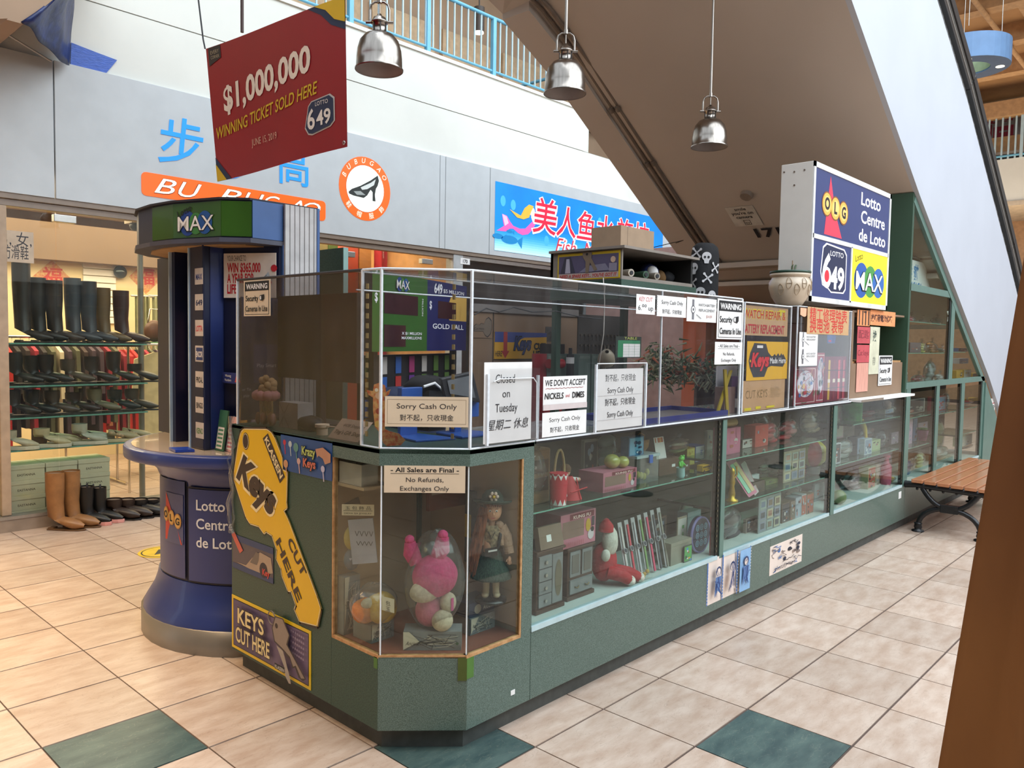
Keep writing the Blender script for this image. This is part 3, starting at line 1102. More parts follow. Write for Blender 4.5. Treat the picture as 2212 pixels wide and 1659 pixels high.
#  ACRYLIC SCREENS ON THE COUNTER
def acryl_thing(nm,label,loc):
 return thing(nm,label,'acrylic screen',loc)
Z0,Z1=1.194,1.862
a1=acryl_thing('acrylic_enclosure','long clear acrylic screen wrapping the counter corner, scratched and taped',(0.5,YF,1.18))
SMK=glass('dusty smoky acrylic side','#d8d4d2',haze=0.03,hazecol='#b8b4b2',gl=1.2)  # dust haze, plus a smoky reflection put into the grey tint
m=MB()
m.box((XS+0.004,0.53,1.183),(XS+0.009,1.50,Z1),SMK)
m.build('side_sheet',a1)
m=MB()
m.box((XS+0.004,0.41,1.183),(XS+0.009,0.52,Z1),ACRYL)
m.obox(V((XS+0.006,0.406,1.183)),cdir*0.34,V((0.003,0.003,0)),V((0,0,Z1-1.183)),ACRYL)
m.build('corner_sheet',a1)
for x0,x1 in((-0.218,1.10),(1.104,1.955)):
 m=MB()
 m.box((x0,YF+0.002,1.193),(x1,YF+0.007,Z1),ACRYL)
 m.build('front_sheet',a1)
m=MB()
E_=0.0045
cs=[(XS+0.006,1.50),(XS+0.006,0.525),(XS+0.006,0.407),(-0.218,YF+0.004)]
for i,(x,y)in enumerate(cs):
 m.box((x-E_,y-E_,1.184),(x+E_,y+E_,Z1),ACREDGE)
m.box((1.955-0.006,YF,1.193),(1.963,YF+0.01,Z1),ACREDGE)
m.box((1.100,YF+0.001,1.193),(1.106,YF+0.009,Z1),ACREDGE)
for z in(1.184,Z1):
 m.tube([V((XS+0.006,0.525,z)),V((XS+0.006,0.407,z)),V((-0.218,YF+0.004,z)),V((1.955,YF+0.004,z))],0.005,6,ACREDGE)
m.tube([V((XS+0.006,1.5,Z1)),V((XS+0.006,0.53,Z1))],0.006,6,mat('dark taped edge','#3b3434'))
m.tube([V((XS+0.006,0.60,Z1)),V((1.955,0.60,Z1))],0.0035,5,ACREDGE)
zl=aty(1023,644,0.6).z
m.tube([V((XS+0.03,0.60,zl)),V((1.955,0.60,zl))],0.0035,5,ACREDGE)
m.build('polished_edge',a1)
m=MB()
m.prism([(XS+0.006,0.6),(XS+0.006,0.407),(-0.218,YF+0.004),(1.955,YF+0.004),(1.955,0.6)],Fr((0,0,Z1-0.002),(1,0,0),(0,1,0)),0.004,ACRYL)
m.box((XS+0.03,0.598,zl),(1.955,0.602,Z1-0.003),ACRYL)
m.build('lid',a1)
m=MB()
for x0,y0 in((XS+0.012,0.50),(-0.25,0.23)):
 for q in range(16):
  zz=1.22+q*0.038
  m.box((x0,y0,zz),(x0+0.006,y0+0.012,zz+0.02),mat('brass hinge','#a58f5c',metal=0.6,rough=0.4))
m.build('hinge',a1)
def front_box(nm,label,x0,x1,z1,dep=0.32):
 t=acryl_thing(nm,label,((x0+x1)/2,YF,1.193))
 m=MB()
 m.box((x0,YF+0.002,1.193),(x1,YF+0.006,z1),ACRYL)
 m.box((x0,YF+0.006,1.193),(x0+0.004,YF+dep,z1),ACRYL)
 m.box((x1-0.004,YF+0.006,1.193),(x1,YF+dep,z1),ACRYL)
 m.box((x0,YF+0.002,z1),(x1,YF+dep,z1+0.004),ACRYL)
 m.build('sheet',t)
 m=MB()
 for x in(x0,x1):
  m.box((x-0.003,YF,1.193),(x+0.003,YF+0.008,z1),ACREDGE)
  m.tube([V((x,YF,z1)),V((x,YF+dep,z1))],0.003,5,ACREDGE)
 m.tube([V((x0,YF,z1)),V((x1,YF,z1))],0.004,5,ACREDGE)
 m.tube([V((x0,YF,1.196)),V((x1,YF,1.196))],0.003,5,ACREDGE)
 m.build('polished_edge',t)
 return t
front_box('acrylic_case','clear acrylic case holding the watch repair and keys made here signs',1.99,2.63,1.845)
front_box('acrylic_case','clear acrylic case holding pens behind the red Chinese watch repair sign',2.73,3.68,1.855)
#  SIGNS ON THE FRONT
def fs(x0,x1,z0,z1,base,y=0.158,th=0.0012,tilt=0.0):
 return Sheet((x0,y,z0),(cos(tilt),0,sin(tilt)),(-sin(tilt),0,cos(tilt)),x1-x0,z1-z0,base,th=th)
def camera_icon(s,x,y,r):
 s.disc(x,y,r,BLACK,n=14).disc(x,y,r*0.72,PAPER,n=14)
 a,b=s.w,s.h
 s.poly([(x+r*0.5/a,y+r*1.0/b),(x+r*2.6/a,y+r*1.25/b),(x+r*2.6/a,y-r*0.4/b),(x+r*1.5/a,y-r*1.2/b),(x+r*0.5/a,y-r/b)],BLACK)
def warning_sheet(o,ex,w,h,base=PAPER):
 s=Sheet(o,ex,(0,0,1),w,h,base,th=0.0015)
 B=BLACK
 s.rect(0.05,0.04,0.95,0.96,B).rect(0.065,0.055,0.935,0.945,base)
 s.rect(0.05,0.70,0.95,0.96,B).text('WARNING',0.5,0.755,h*0.20,PAPER,width=0.8,bold=0.03)
 s.text('Security',0.09,0.42,h*0.22,B,al='l',width=0.48,bold=0.02)
 camera_icon(s,0.66,0.50,h*0.075)
 s.text('Cameras In Use',0.5,0.13,h*0.22,B,width=0.82,bold=0.02)
 return s
INK3=ink('#2c2a30')
REDI=ink('#c23a3a')
cn=V((-0.7071,-0.7071,0))
o0=V((-0.447,0.395,1.268))+cn*0.006
s=Sheet(o0,cdir,(0,0,1),0.315,0.115,PAPERW,th=0.0012)
s.line([(0.03,0.1),(0.97,0.1),(0.97,0.9),(0.03,0.9),(0.03,0.1)],0.0015,ink('#a8927a'))
s.text('Sorry Cash Only',0.5,0.6,0.028,INK3,width=0.72)
s.text('對不起，只收現金',0.5,0.22,0.026,INK3,width=0.64)
s.done('cash_only_sign','cream sorry cash only sign on the angled corner screen','sign')
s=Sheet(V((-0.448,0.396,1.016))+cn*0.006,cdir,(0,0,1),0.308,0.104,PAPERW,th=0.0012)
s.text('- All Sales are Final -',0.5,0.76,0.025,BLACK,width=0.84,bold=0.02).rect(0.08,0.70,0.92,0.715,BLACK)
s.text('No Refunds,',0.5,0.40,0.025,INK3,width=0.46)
s.text('Exchanges Only',0.5,0.08,0.025,INK3,width=0.60)
s.done('refund_sign','cream all sales are final sign on the angled corner display glass','sign')
s=fs(-0.165,0.11,1.20,1.515,PAPER,y=0.150,tilt=0.0)
s.text('Closed',0.43,0.74,0.05,INK3,width=0.40)
s.text('on',0.45,0.56,0.045,INK3)
s.text('Tuesday',0.46,0.38,0.048,INK3,width=0.46)
s.text('星期二 休息',0.5,0.17,0.045,INK3,width=0.86,shear=0.25)
s.done('closed_sign','white handwritten closed on Tuesday sheet in a clear holder','sign')
m=MB()
m.box((-0.14,0.140,1.194),(0.148,0.144,1.49),CLEAR)
m.box((-0.155,0.140,1.194),(-0.145,0.152,1.47),ACREDGE)
m.box((0.138,0.140,1.194),(0.148,0.150,1.46),ACREDGE)
m.tube([V((-0.12,0.141,1.44)),V((-0.09,0.141,1.45)),V((0.11,0.141,1.45)),V((0.13,0.141,1.43)),V((0.135,0.141,1.2))],0.0025,5,ACREDGE)
tag(m.build('sign_holder'),'clear acrylic holder around the closed on Tuesday sheet','sign holder')
s=fs(0.192,0.49,1.31,1.452,PAPER)
s.text("WE DON'T ACCEPT",0.5,0.72,0.036,BLACK,width=0.92,bold=0.02,shear=0.1)
s.line([(0.05+i*0.045,0.63+0.02*(i%2))for i in range(20)],0.002,ink('#a04040'))
s.text('NICKELS',0.24,0.33,0.036,BLACK,width=0.42,bold=0.02,shear=0.1).text('and',0.54,0.36,0.02,REDI).text('DIMES',0.79,0.33,0.036,BLACK,width=0.28,bold=0.02)
s.rect(0.0,0.0,1,0.17,ink('#d6c9c8'))
s.done('coin_sign','handwritten we don\'t accept nickels and dimes paper on the front screen','sign')
s=fs(0.19,0.49,1.197,1.300,PAPER)
s.text('Sorry Cash Only',0.5,0.60,0.026,INK3,width=0.70)
s.text('對不起，只收現金',0.5,0.18,0.025,INK3,width=0.66)
s.done('cash_only_sign','white sorry cash only sign under the nickels and dimes paper','sign')
s=fs(0.555,0.925,1.200,1.478,PAPER,y=0.152)
for z_ in(0.80,0.40):
 s.text('對不起，只收現金',0.5,z_,0.036,INK3,width=0.66)
 s.text('Sorry Cash Only',0.5,z_-0.20,0.036,INK3,width=0.56)
 s.line([(0.02,z_-0.24),(0.98,z_-0.24)],0.0012,ink('#b9b2b4'))
s.done('cash_only_sign','tall white sheet repeating sorry cash only twice in a clear holder','sign')
m=MB()
m.box((0.54,0.140,1.194),(0.94,0.144,1.50),CLEAR)
for x in(0.538,0.938):
 m.box((x-0.005,0.140,1.194),(x+0.005,0.150,1.50),ACREDGE)
m.tube([V((0.54,0.141,1.503)),V((0.94,0.141,1.503))],0.0025,5,ACREDGE)
tag(m.build('sign_holder'),'clear acrylic holder around the sheet repeating sorry cash only','sign holder')
x0,x1,z0,z1=px4(1330,727,1385,773,0.25)
s=Sheet((x0,0.25,z0),(1,0,0),(0,0,1),x1-x0,z1-z0,mat('dark green card','#1c2b24'),th=0.004)
GC=ink('#2d8a5c')
s.rect(0.08,0.04,0.95,0.82,GC).rect(0.28,0.04,0.95,0.66,PAPER)
for i in range(1,4):
 s.rect(0.28+i*0.2233-0.006,0.04,0.28+i*0.2233,0.66,GC)
for j in range(1,5):
 s.rect(0.08,0.04+j*0.124,0.95,0.045+j*0.124,GC)
s.text('TABLE',0.55,0.86,0.018,ink('#c8d060'),width=0.5)
s.done('price_board','small green and white chart card standing behind the front screen','card')
bpy.data.objects['price_board'].location.z-=0.0
s=fs(0.86,1.022,1.738,1.832,PAPER)
s.text('KEY CUT',0.5,0.66,0.030,REDI,width=0.72,shear=0.2)
s.text('6.⁰⁰ up',0.5,0.2,0.034,INK3,width=0.8)
s.done('key_price_sign','small white key cut 6.00 up note on the front screen','sign')
s=fs(1.036,1.316,1.733,1.836,PAPER)
s.line([(0.0+0.012*(i%2),0.02+i*0.06)for i in range(17)],0.004,BLACK)
s.text('Sorry Cash Only',0.52,0.6,0.028,INK3,width=0.72)
s.text('對不起，只收現金',0.52,0.16,0.024,INK3,width=0.66)
s.done('cash_only_sign','white sorry cash only paper beside the key cut note, top of screen','sign')
def watch_icon(s,x,y,r):
 s.rect(x-r*0.5/s.w,y-r*2.4/s.h,x+r*0.5/s.w,y+r*2.4/s.h,ink('#77767c'))
 s.disc(x,y,r,ink('#5a5960'),n=16).disc(x,y,r*0.75,PAPER,n=16).disc(x,y,r*0.35,ink('#5a5960'),n=10)
s=fs(1.322,1.632,1.716,1.842,PAPER,y=0.1565)
watch_icon(s,0.2,0.5,0.022)
s.text('WATCH BATTERY',0.66,0.66,0.020,INK3,width=0.58).text('REPLACEMENT',0.66,0.44,0.020,INK3,width=0.55).text('$14.99',0.74,0.18,0.022,ink('#b06a5a'))
s.line([(0.3,0.3),(0.46,0.14)],0.003,INK3)
s.done('battery_sign','white watch battery replacement $14.99 paper at the top of the screen','sign')
warning_sheet((1.642,0.1555,1.628),(1,0,0),0.305,0.222).done('warning_sign','white warning security cameras in use sign above the no refunds paper','sign')
s=fs(1.632,1.952,1.487,1.612,PAPER)
s.text('- All Sales are Final -',0.5,0.76,0.025,BLACK,width=0.78,bold=0.015).rect(0.1,0.70,0.9,0.712,BLACK)
s.text('No Refunds,',0.5,0.40,0.025,INK3,width=0.42).text('Exchanges Only',0.5,0.12,0.025,INK3,width=0.54)
s.done('refund_sign','white all sales are final paper under the warning sign','sign')
x0,x1,_,z1=px4(1546,790,1592,880,0.33)
s=fs(x0,x1,1.194,z1,mat('thin white sheet','#dcdadf',rough=0.8),y=0.33)
s.done('blank_sheet','blank white sheet behind the yellow folding ruler','paper')
TANP=mat('tan card','#c9a276',rough=0.8,var=0.05,scale=10)
YEL=ink('#e8d428')
RD2=ink('#c3222c')
s=fs(1.998,2.605,1.655,1.832,TANP,y=0.1795)
s.text('WATCH REPAIR &',0.47,0.58,0.075,YEL,width=0.96,bold=0.05).text('WATCH REPAIR &',0.47,0.58,0.07,RD2,width=0.94,bold=0.015)
s.text('BATTERY REPLACEMENT',0.46,0.08,0.075,RD2,width=0.92,bold=0.02)
s.rect(0.78,0.86,0.93,0.93,YEL).rect(0.80,0.72,0.84,0.93,YEL)
s.done('watch_repair_sign','tan card with red watch repair and battery replacement lettering','sign')
YKEY=mat('yellow sign board','#f0b81c',rough=0.45,var=0.02)
s=fs(2.055,2.62,1.385,1.62,YKEY,y=0.1785)
DK=ink('#33323a')
s.poly([(0.04,0.5),(0.07,0.33),(0.16,0.08),(0.42,0.08),(0.5,0.32),(0.58,0.36),(0.88,0.33),(0.97,0.5),(0.88,0.68),(0.86,0.64),(0.83,0.70),(0.79,0.62),(0.75,0.70),(0.70,0.62),(0.66,0.68),(0.62,0.62),(0.58,0.62),(0.5,0.72),(0.44,0.94),(0.16,0.96),(0.07,0.70)],DK)
s.disc(0.08,0.5,0.008,YKEY,n=12)
s.text('Keys',0.31,0.36,0.115,ink('#3a1014'),bold=0.08,shear=0.25,width=0.46).text('Keys',0.31,0.365,0.112,ink('#e03038'),bold=0.045,shear=0.25,width=0.44)
s.text('Made Here',0.745,0.43,0.05,PAPER,width=0.40,bold=0.02)
s.rect(0.22,0.83,0.36,0.90,PAPER)
s.done('keys_sign','yellow keys made here sign with a black key shape','sign')
s=fs(2.02,2.60,1.20,1.385,TANP,y=0.182)
s.text('CUT KEYS',0.32,0.42,0.07,ink('#8c7048'),width=0.50).text('割匙',0.76,0.42,0.075,ink('#b59468'),width=0.24)
s.rect(0.05,0.03,0.2,0.12,YEL).rect(0.3,0.05,0.42,0.14,YEL).rect(0.55,0.05,0.75,0.12,YEL)
s.done('cut_keys_card','tan card with faint cut keys handwriting under the yellow sign','sign')
x0,x1,z0,z1=px4(1739,667,1829,726,0.165)
s=fs(x0,x1,z0+0.01,z1,TANP,y=0.150)
s.text('精工修理钟表',0.5,0.52,0.10,ink('#cf3a30'),width=0.90,bold=0.01).text('换电池 表带',0.46,0.10,0.10,ink('#cf3a30'),width=0.80,bold=0.01)
s.done('watch_repair_sign','tan card with two rows of red Chinese characters','sign')
x0,x1,z0,z1=px4(1722,718,1762,790,0.165)
s=fs(x0,x1,z0,z1,PAPER,y=0.153)
for yy in(0.78,0.28):
 watch_icon(s,0.2,yy,0.02)
 s.text('WATCH BATTERY',0.62,yy+0.06,0.017,INK3,width=0.52).text('REPLACEMENT',0.62,yy-0.02,0.017,INK3,width=0.48)
 s.line([(0.28,yy-0.05),(0.5,yy-0.16)],0.003,INK3)
s.done('battery_sign','narrow white paper with two watch battery replacement prints','sign')
m=MB()
ORP=mat('pale orange tissue','#f0b894',rough=0.8,bump=0.3)
m.grid(lambda a,b:V((2.74+a*0.80,0.156-0.003*sin(a*30),1.845-b*(0.045+0.012*sin(a*22)))),40,3,ORP)
tag(m.build('scalloped_paper'),'pale orange scalloped paper strip along the top of the pen case','paper')
cab=thing('paper_cabinet','open fronted small cabinet plastered with orange, red and cream notes','cabinet',(4.35,0.3,1.204))
m=MB()
m.box((3.76,0.19,1.205),(3.80,0.56,1.87),BOARD)
m.box((3.80,0.19,1.205),(4.98,0.205,1.47),BOARD)
m.box((3.80,0.54,1.205),(4.98,0.56,1.87),mat('dark cabinet back','#4a4a48'))
m.box((3.80,0.19,1.855),(4.98,0.56,1.87),BOARD)
m.box((3.80,0.205,1.47),(4.98,0.54,1.485),WOODB)
m.build('carcass',cab)
ORG=mat('orange paper','#ee9c66',rough=0.8)
RDP=mat('faded red paper','#c9525a',rough=0.8)
PINKP=mat('faded pink paper','#dda08e',rough=0.8,stretch=(12,1,1))
CRM=mat('cream newspaper','#d8d6bc',rough=0.8)
def ps(u0,v0,u1,v1,base,y=0.184,th=0.0012):
 x0,x1,z0,z1=px4(u0,v0,u1,v1,y)
 return fs(x0,x1,z0,z1,base,y=y,th=th)
s=ps(1852,670,1879,704,ORG)
for x in(0.12,0.38,0.62,0.86):
 s.rect(x,0.05,x+0.07,0.97,BLACK)
s.rect(0.5,0.85,0.7,0.93,BLACK)
s.done('orange_note','orange paper with four black vertical strokes beside the pen case','paper')
s=ps(1880,672,1934,704,ORG)
s.text('換錶帶電池修錶',0.45,0.3,0.06,ink('#4a1e12'),width=0.85,bold=0.03)
s.done('orange_note','wide orange paper covered with brown Chinese characters','paper')
s=ps(1852,706,1880,742,RDP)
s.text('配匙',0.5,0.35,0.07,ink('#7a2430'),width=0.8)
s.done('red_note','upper faded red paper with dark handwriting','paper')
s=ps(1851,745,1878,783,RDP)
s.text('Cut keys',0.5,0.4,0.06,ink('#7a2430'),width=0.85)
s.done('red_note','lower faded red paper reading cut keys','paper')
ps(1850,784,1875,846,PINKP).done('pink_note','blank pink faded paper below the two red notes','paper')
s=ps(1878,706,1899,808,CRM)
s.text('換',0.5,0.72,0.09,ink('#3f5048'),bold=0.02).text('帶',0.5,0.2,0.075,ink('#8f8f80'))
s.done('cream_note','tall cream paper strip with brush characters','paper')
x0,x1,z0,z1=px4(1897,768,1926,832,0.186)
warning_sheet((x0,0.1825,z0),(1,0,0),x1-x0,z1-z0).done('warning_sign','small white warning security cameras sign beside the green end board','sign')
def sketch(s,cols,seed,n=14):
 rg=random.Random(seed)
 for i in range(n):
  x,y=rg.uniform(0.12,0.88),rg.uniform(0.12,0.85)
  c=ink(rg.choice(cols))
  if i%3==0:
   s.disc(x,y,s.w*rg.uniform(0.03,0.07),c,ry=s.h*rg.uniform(0.04,0.08),n=9)
  else:
   pts=[(x,y)]
   for k in range(5):
    pts.append((min(0.95,max(0.05,pts[-1][0]+rg.uniform(-.12,.12))),min(0.95,max(0.05,pts[-1][1]+rg.uniform(-.1,.1)))))
   s.line(pts,0.004,c)
m_=mat('pale sketch paper','#ead9cd',rough=0.7,var=0.03)
s=fs(1.632,2.125,0.133,0.393,m_,y=0.1638)
BLU=ink('#3f74b8')
for x in(0.0,0.333,0.666,0.975):
 s.rect(x,0,x+0.025,1,BLU)
 for q in range(14):
  s.rect(x+0.005,0.03+q*0.07,x+0.018,0.055+q*0.07,m_)
s.rect(0.70,0.02,0.97,0.98,ink('#8ab4dc'))
for k,c_ in((0.18,1),(0.5,2),(0.83,3)):
 rg=random.Random(c_)
 s.disc(k,0.72,0.030,ink('#2b3c66'),ry=0.028,n=10).disc(k,0.70,0.022,m_,n=10)
 s.poly([(k-0.07,0.6),(k+0.07,0.6),(k+0.03,0.32),(k+0.09,0.15),(k-0.02,0.3),(k-0.09,0.18)],ink('#5577aa')if c_!=2 else ink('#c9b9b4'))
 for q in range(6):
  s.line([(k+rg.uniform(-.1,.1),rg.uniform(.15,.85))for _ in range(3)],0.003,ink('#2f4a8a'))
s.done('sketch_poster','blue and cream triple poster of ink sketches taped under the first window','poster')
s=fs(2.43,2.925,0.136,0.324,m_,y=0.1638)
sketch(s,['#1f2a44','#3f74b8','#20222c','#8a7a74'],5,24)
s.text('sketchy',0.3,0.12,0.04,ink('#2a2c3c'),shear=0.4,width=0.4)
s.done('sketch_poster','wide cream poster of blue and black ink sketches under the second window','poster')
x0,x1,z0,z1=px4(2122,862,2148,938,0.165)
s=fs(x0,x1,z0,z1,PAPER,y=0.164)
s.text('修錶',0.28,0.55,0.15,BLACK,width=0.4,bold=0.02).text('换匙',0.28,0.15,0.15,BLACK,width=0.4,bold=0.02)
for i,t_ in enumerate(('WATCH','REPAIR','WATER','CHANGE')):
 s.rect(0.55,0.85-i*0.22,0.97,0.87-i*0.22,RED)
 s.text(t_,0.76,0.70-i*0.22,0.06,BLACK,width=0.38,bold=0.02)
s.done('watch_repair_sign','white watch repair notice on the far green end panel behind the bench','sign')
s=fs(x0+0.05,x1+0.02,0.45,0.66,GREENM,y=0.1655)
for i in range(3):
 s.rect(0.1+i*0.3,0.05,0.2+i*0.3,0.95,ink('#5fd070'))
s.done('green_mark','three bright green stripes on the far end panel above the bench','sticker')
x0,x1,z0,z1=px4(1944,1068,1952,1082,0.165)
fs(4.95,5.02,0.285,0.345,PAPER,y=0.1635).done('sticker','small white torn sticker on the green front by the bench','sticker')
m=MB()
m.box((0.03,0.1632,0.143),(0.055,0.165,0.163),PAPER)
tag(m.build('sticker'),'tiny worn white sticker low on the green corner panel','sticker')
#  SIGNS ON THE SIDE
def side(y0,y1,z0,z1,base,x=XS-0.003,th=0.002,**k):
 return Sheet((x,y0,z0),(0,-1,0),(0,0,1),y0-y1,z1-z0,base,th=th,**k)
warning_sheet((XS-0.002,1.425,1.692),(0,-1,0),0.235,0.163,PAPERW).done('warning_sign','curled cream warning security cameras sign on the dark side screen','sign')
def ypoly(pxs,x):
 return[(-p.y,p.z)for p in(atx(u,v,x)for u,v in pxs)]
KP=[(525.3,923.9),(576,924.5),(586,931.5),(593.7,944),(610,986),(611,1013),(621.5,1017.6),(619.6,1084.7),(621,1098),(614,1103.7),(624,1124),(687,1291.8),(695,1317),(687,1356),(648,1345.6),(636.6,1319),(640,1310),(629.7,1280),(622.9,1280),(609,1244.9),(607,1230),(596.5,1208),(597.7,1188.7),(587.4,1157.8),(574.8,1149.8),(570,1154),(558.7,1138),(539,1131.5),(530,1117.6),(503.8,1036.6),(503.8,1020),(514,950.5),(519,931.5)]
xk=XS-0.006
YK=mat('yellow key board','#e3b40e',rough=0.4,var=0.03,scale=5)
kp=ypoly(KP,xk)
cx,cz=sum(p[0]for p in kp)/len(kp),sum(p[1]for p in kp)/len(kp)
frk=Fr((xk,0,0),(0,-1,0),(0,0,1))
m=MB()
m.prism(kp,Fr((xk+0.003,0,0),(0,-1,0),(0,0,1)),0.003,YK)
kb=m.build('key_shaped_sign')
tag(kb,'tall yellow key shaped sign reading keys cut here on the side panel','sign')
BRK=ink('#3a2a20')
CRK=ink('#ecd9a8')
m=MB()
def outline(m,pts,fr,w_,l,mt):
 n=len(pts)
 for i in range(n):
  a,b=V(pts[i]),V(pts[(i+1)%n])
  d=(b-a)
  if d.length<1e-5:
   continue
  d=d.normalized()
  q=V((-d.y,d.x))*w_/2
  m.poly([a-q-d*w_/2,b-q+d*w_/2,b+q+d*w_/2,a+q-d*w_/2],fr,l,mt)
outline(m,kp,frk,0.008,0.0006,BRK)
outline(m,[((p[0]-cx)*0.975+cx,(p[1]-cz)*0.985+cz)for p in kp],frk,0.004,0.0008,CRK)
def on_key(u,v):
 p=atx(u,v,xk)
 return-p.y,p.z
def ktext(t,a,b,size,mt,l,bold=0.0,shear=0.0,stretch=1.0):
 a,b=V(on_key(*a)),V(on_key(*b))
 d=b-a
 o=frk.p(a.x,a.y)
 ex=frk.ex*d.x+frk.ey*d.y
 ey=frk.n.cross(ex).normalized()
 m.text(t,Fr(o,ex,ey),d.length/2,0,size,mt,l=l,bold=bold,shear=shear,width=d.length*stretch)
def kdisc(u,v,r,ry,mt,l):
 a=on_key(u,v)
 m.poly([(a[0]+r*cos(i*pi/12),a[1]+ry*sin(i*pi/12))for i in range(24)],frk,l,mt)
kdisc(531,953,0.030,0.040,BRK,0.0010)
kdisc(531,953,0.027,0.036,CRK,0.0014)
kdisc(531,953,0.024,0.033,BRK,0.0018)
ktext('Keys',(508,1028),(593,1118),0.185,CRK,0.0012,bold=0.10,shear=0.15)
ktext('Keys',(510,1026),(591,1116),0.175,BRK,0.0018,bold=0.055,shear=0.15,stretch=0.97)
bp=[on_key(*q)for q in((579,936),(616,1030),(605,1044),(568,947))]
m.poly(bp,frk,0.0012,BRK)
ktext('KLASSEN',(572,950),(606,1035),0.042,CRK,0.0018,bold=0.03)
ktext('CUT',(621,1170),(654,1248),0.062,BRK,0.0014,bold=0.03)
ktext('HERE',(596,1170),(643,1302),0.062,BRK,0.0014,bold=0.03)
m.build('print',kb)
s=side(1.102,0.712,1.018,1.172,mat('blue leaflet','#2e5590',rough=0.3,var=0.1,scale=6))
for x,y,r_,c_ in((0.08,0.8,0.012,'#c03040'),(0.2,0.78,0.014,'#b9c4c8'),(0.32,0.72,0.02,'#5f8f84'),(0.38,0.35,0.014,'#d0a8a0'),(0.12,0.2,0.018,'#c9946a'),(0.85,0.28,0.014,'#c8c0d4')):
 s.disc(x,y,r_,ink(c_),n=10).line([(x,y),(x+0.02,y-0.32)],0.006,ink(c_))
s.text('Krazy',0.58,0.56,0.05,BLACK,width=0.28,bold=0.09).text('Krazy',0.58,0.565,0.05,ink('#b8c46a'),width=0.26,bold=0.03)
s.text('Keys',0.60,0.24,0.05,BLACK,width=0.26,bold=0.09).text('Keys',0.60,0.245,0.05,ink('#d0705a'),width=0.24,bold=0.03)
s.poly([(0.72,0.78),(0.86,0.86),(1.0,0.72),(1.0,0.5),(0.9,0.42),(0.86,0.56),(0.78,0.62),(0.75,0.56),(0.74,0.66)],ink('#c08a6c'))
s.done('key_leaflet','blue leaflet with colourful keys and a hand taped on the side panel','poster')
s=side(1.535,1.165,0.492,0.655,mat('dark photo card','#4a4350',rough=0.35))
s.rect(0,0.82,1,1,ink('#2f4068')).rect(0,0,1,0.16,ink('#2f4068'))
s.poly([(0.12,0.2),(0.35,0.22),(0.5,0.5),(0.7,0.75),(0.95,0.7),(1.0,0.3),(0.8,0.16),(0.4,0.16)],ink('#a8927e'))
s.poly([(0.45,0.35),(0.6,0.72),(0.68,0.7),(0.66,0.5),(0.62,0.35)],ink('#6f645c')).disc(0.78,0.28,0.035,ink('#2a2630'),n=14)
s.text('Key',0.84,0.15,0.04,ink('#c84038'),bold=0.03)
s.poly([(-0.02,0.98),(0.06,1.08),(0.28,0.62),(0.2,0.5)],ink('#c86050'))
s.done('key_photo_card','landscape photo card of a metal key duplicator on the side panel','poster')
s=side(1.545,0.861,0.10,0.357,mat('yellow bordered board','#e0bc1c',rough=0.4,var=0.02))
PUR=ink('#6d5c78')
s.rect(0.022,0.055,0.978,0.945,BLACK).rect(0.028,0.07,0.972,0.93,PUR).rect(0.028,0.07,0.4,0.93,ink('#5c4f70'))
for i in range(7):
 for j in range(5):
  s.disc(0.78+i*0.028,0.86-j*0.09,0.006,ink('#8a7a92'),n=6)
for t_,y_ in(('KEYS',0.56),('CUT HERE',0.20)):
 s.text(t_,0.30 if y_>0.5 else 0.325,y_,0.105,ink('#3a3020'),bold=0.05,width=0.36 if y_>0.5 else 0.46)
 s.text(t_,0.30 if y_>0.5 else 0.325,y_+0.005,0.10,ink('#e2cf9a'),bold=0.02,width=0.35 if y_>0.5 else 0.45)
KM=ink('#8f7f74')
s.p.lathe([(0.032,0.001),(0.032,0.004),(0.028,0.004),(0.028,0.001)],s.fr.p(0.55*s.w,0.93*s.h,0.004),18,ink('#7d7068'),axis=s.fr.n)
s.poly([(0.58,0.78),(0.62,1.02),(0.72,1.04),(0.80,0.80),(0.77,0.62),(0.985,0.2),(0.95,0.14),(0.90,0.16),(0.86,0.30),(0.83,0.26),(0.80,0.40),(0.75,0.45),(0.70,0.5),(0.61,0.56)],ink('#3e3430'))
s.poly([(0.592,0.79),(0.628,1.0),(0.712,1.02),(0.788,0.80),(0.758,0.62),(0.97,0.2),(0.93,0.17),(0.87,0.34),(0.84,0.30),(0.80,0.44),(0.71,0.52),(0.62,0.58)],KM)
s.disc(0.64,0.86,0.012,ink('#2e2622'),n=10)
s.poly([(0.64,0.52),(0.72,0.48),(0.80,0.1),(0.815,-0.02),(0.79,-0.03),(0.75,0.06),(0.74,0.2)],ink('#a59a90'))
s.rect(0.62,0.10,0.74,0.20,BLACK).text('KLASSEN',0.68,0.115,0.022,PAPER,width=0.11)
s.done('keys_cut_sign','yellow bordered purple keys cut here sign with a bunch of keys','sign')
m=MB()
rg=random.Random(3)
for k in range(3):
 p=[V((XS-0.012+rg.uniform(-.008,.01),1.53+rg.uniform(-.03,.03),1.22-0.07*i))for i in range(9)]
 m.tube(p,[0.004+0.006*rg.random()for _ in p],5,BAG)
tag(m.build('clear_tape'),'crumpled clear packing tape at the rear edge of the counter side','tape')
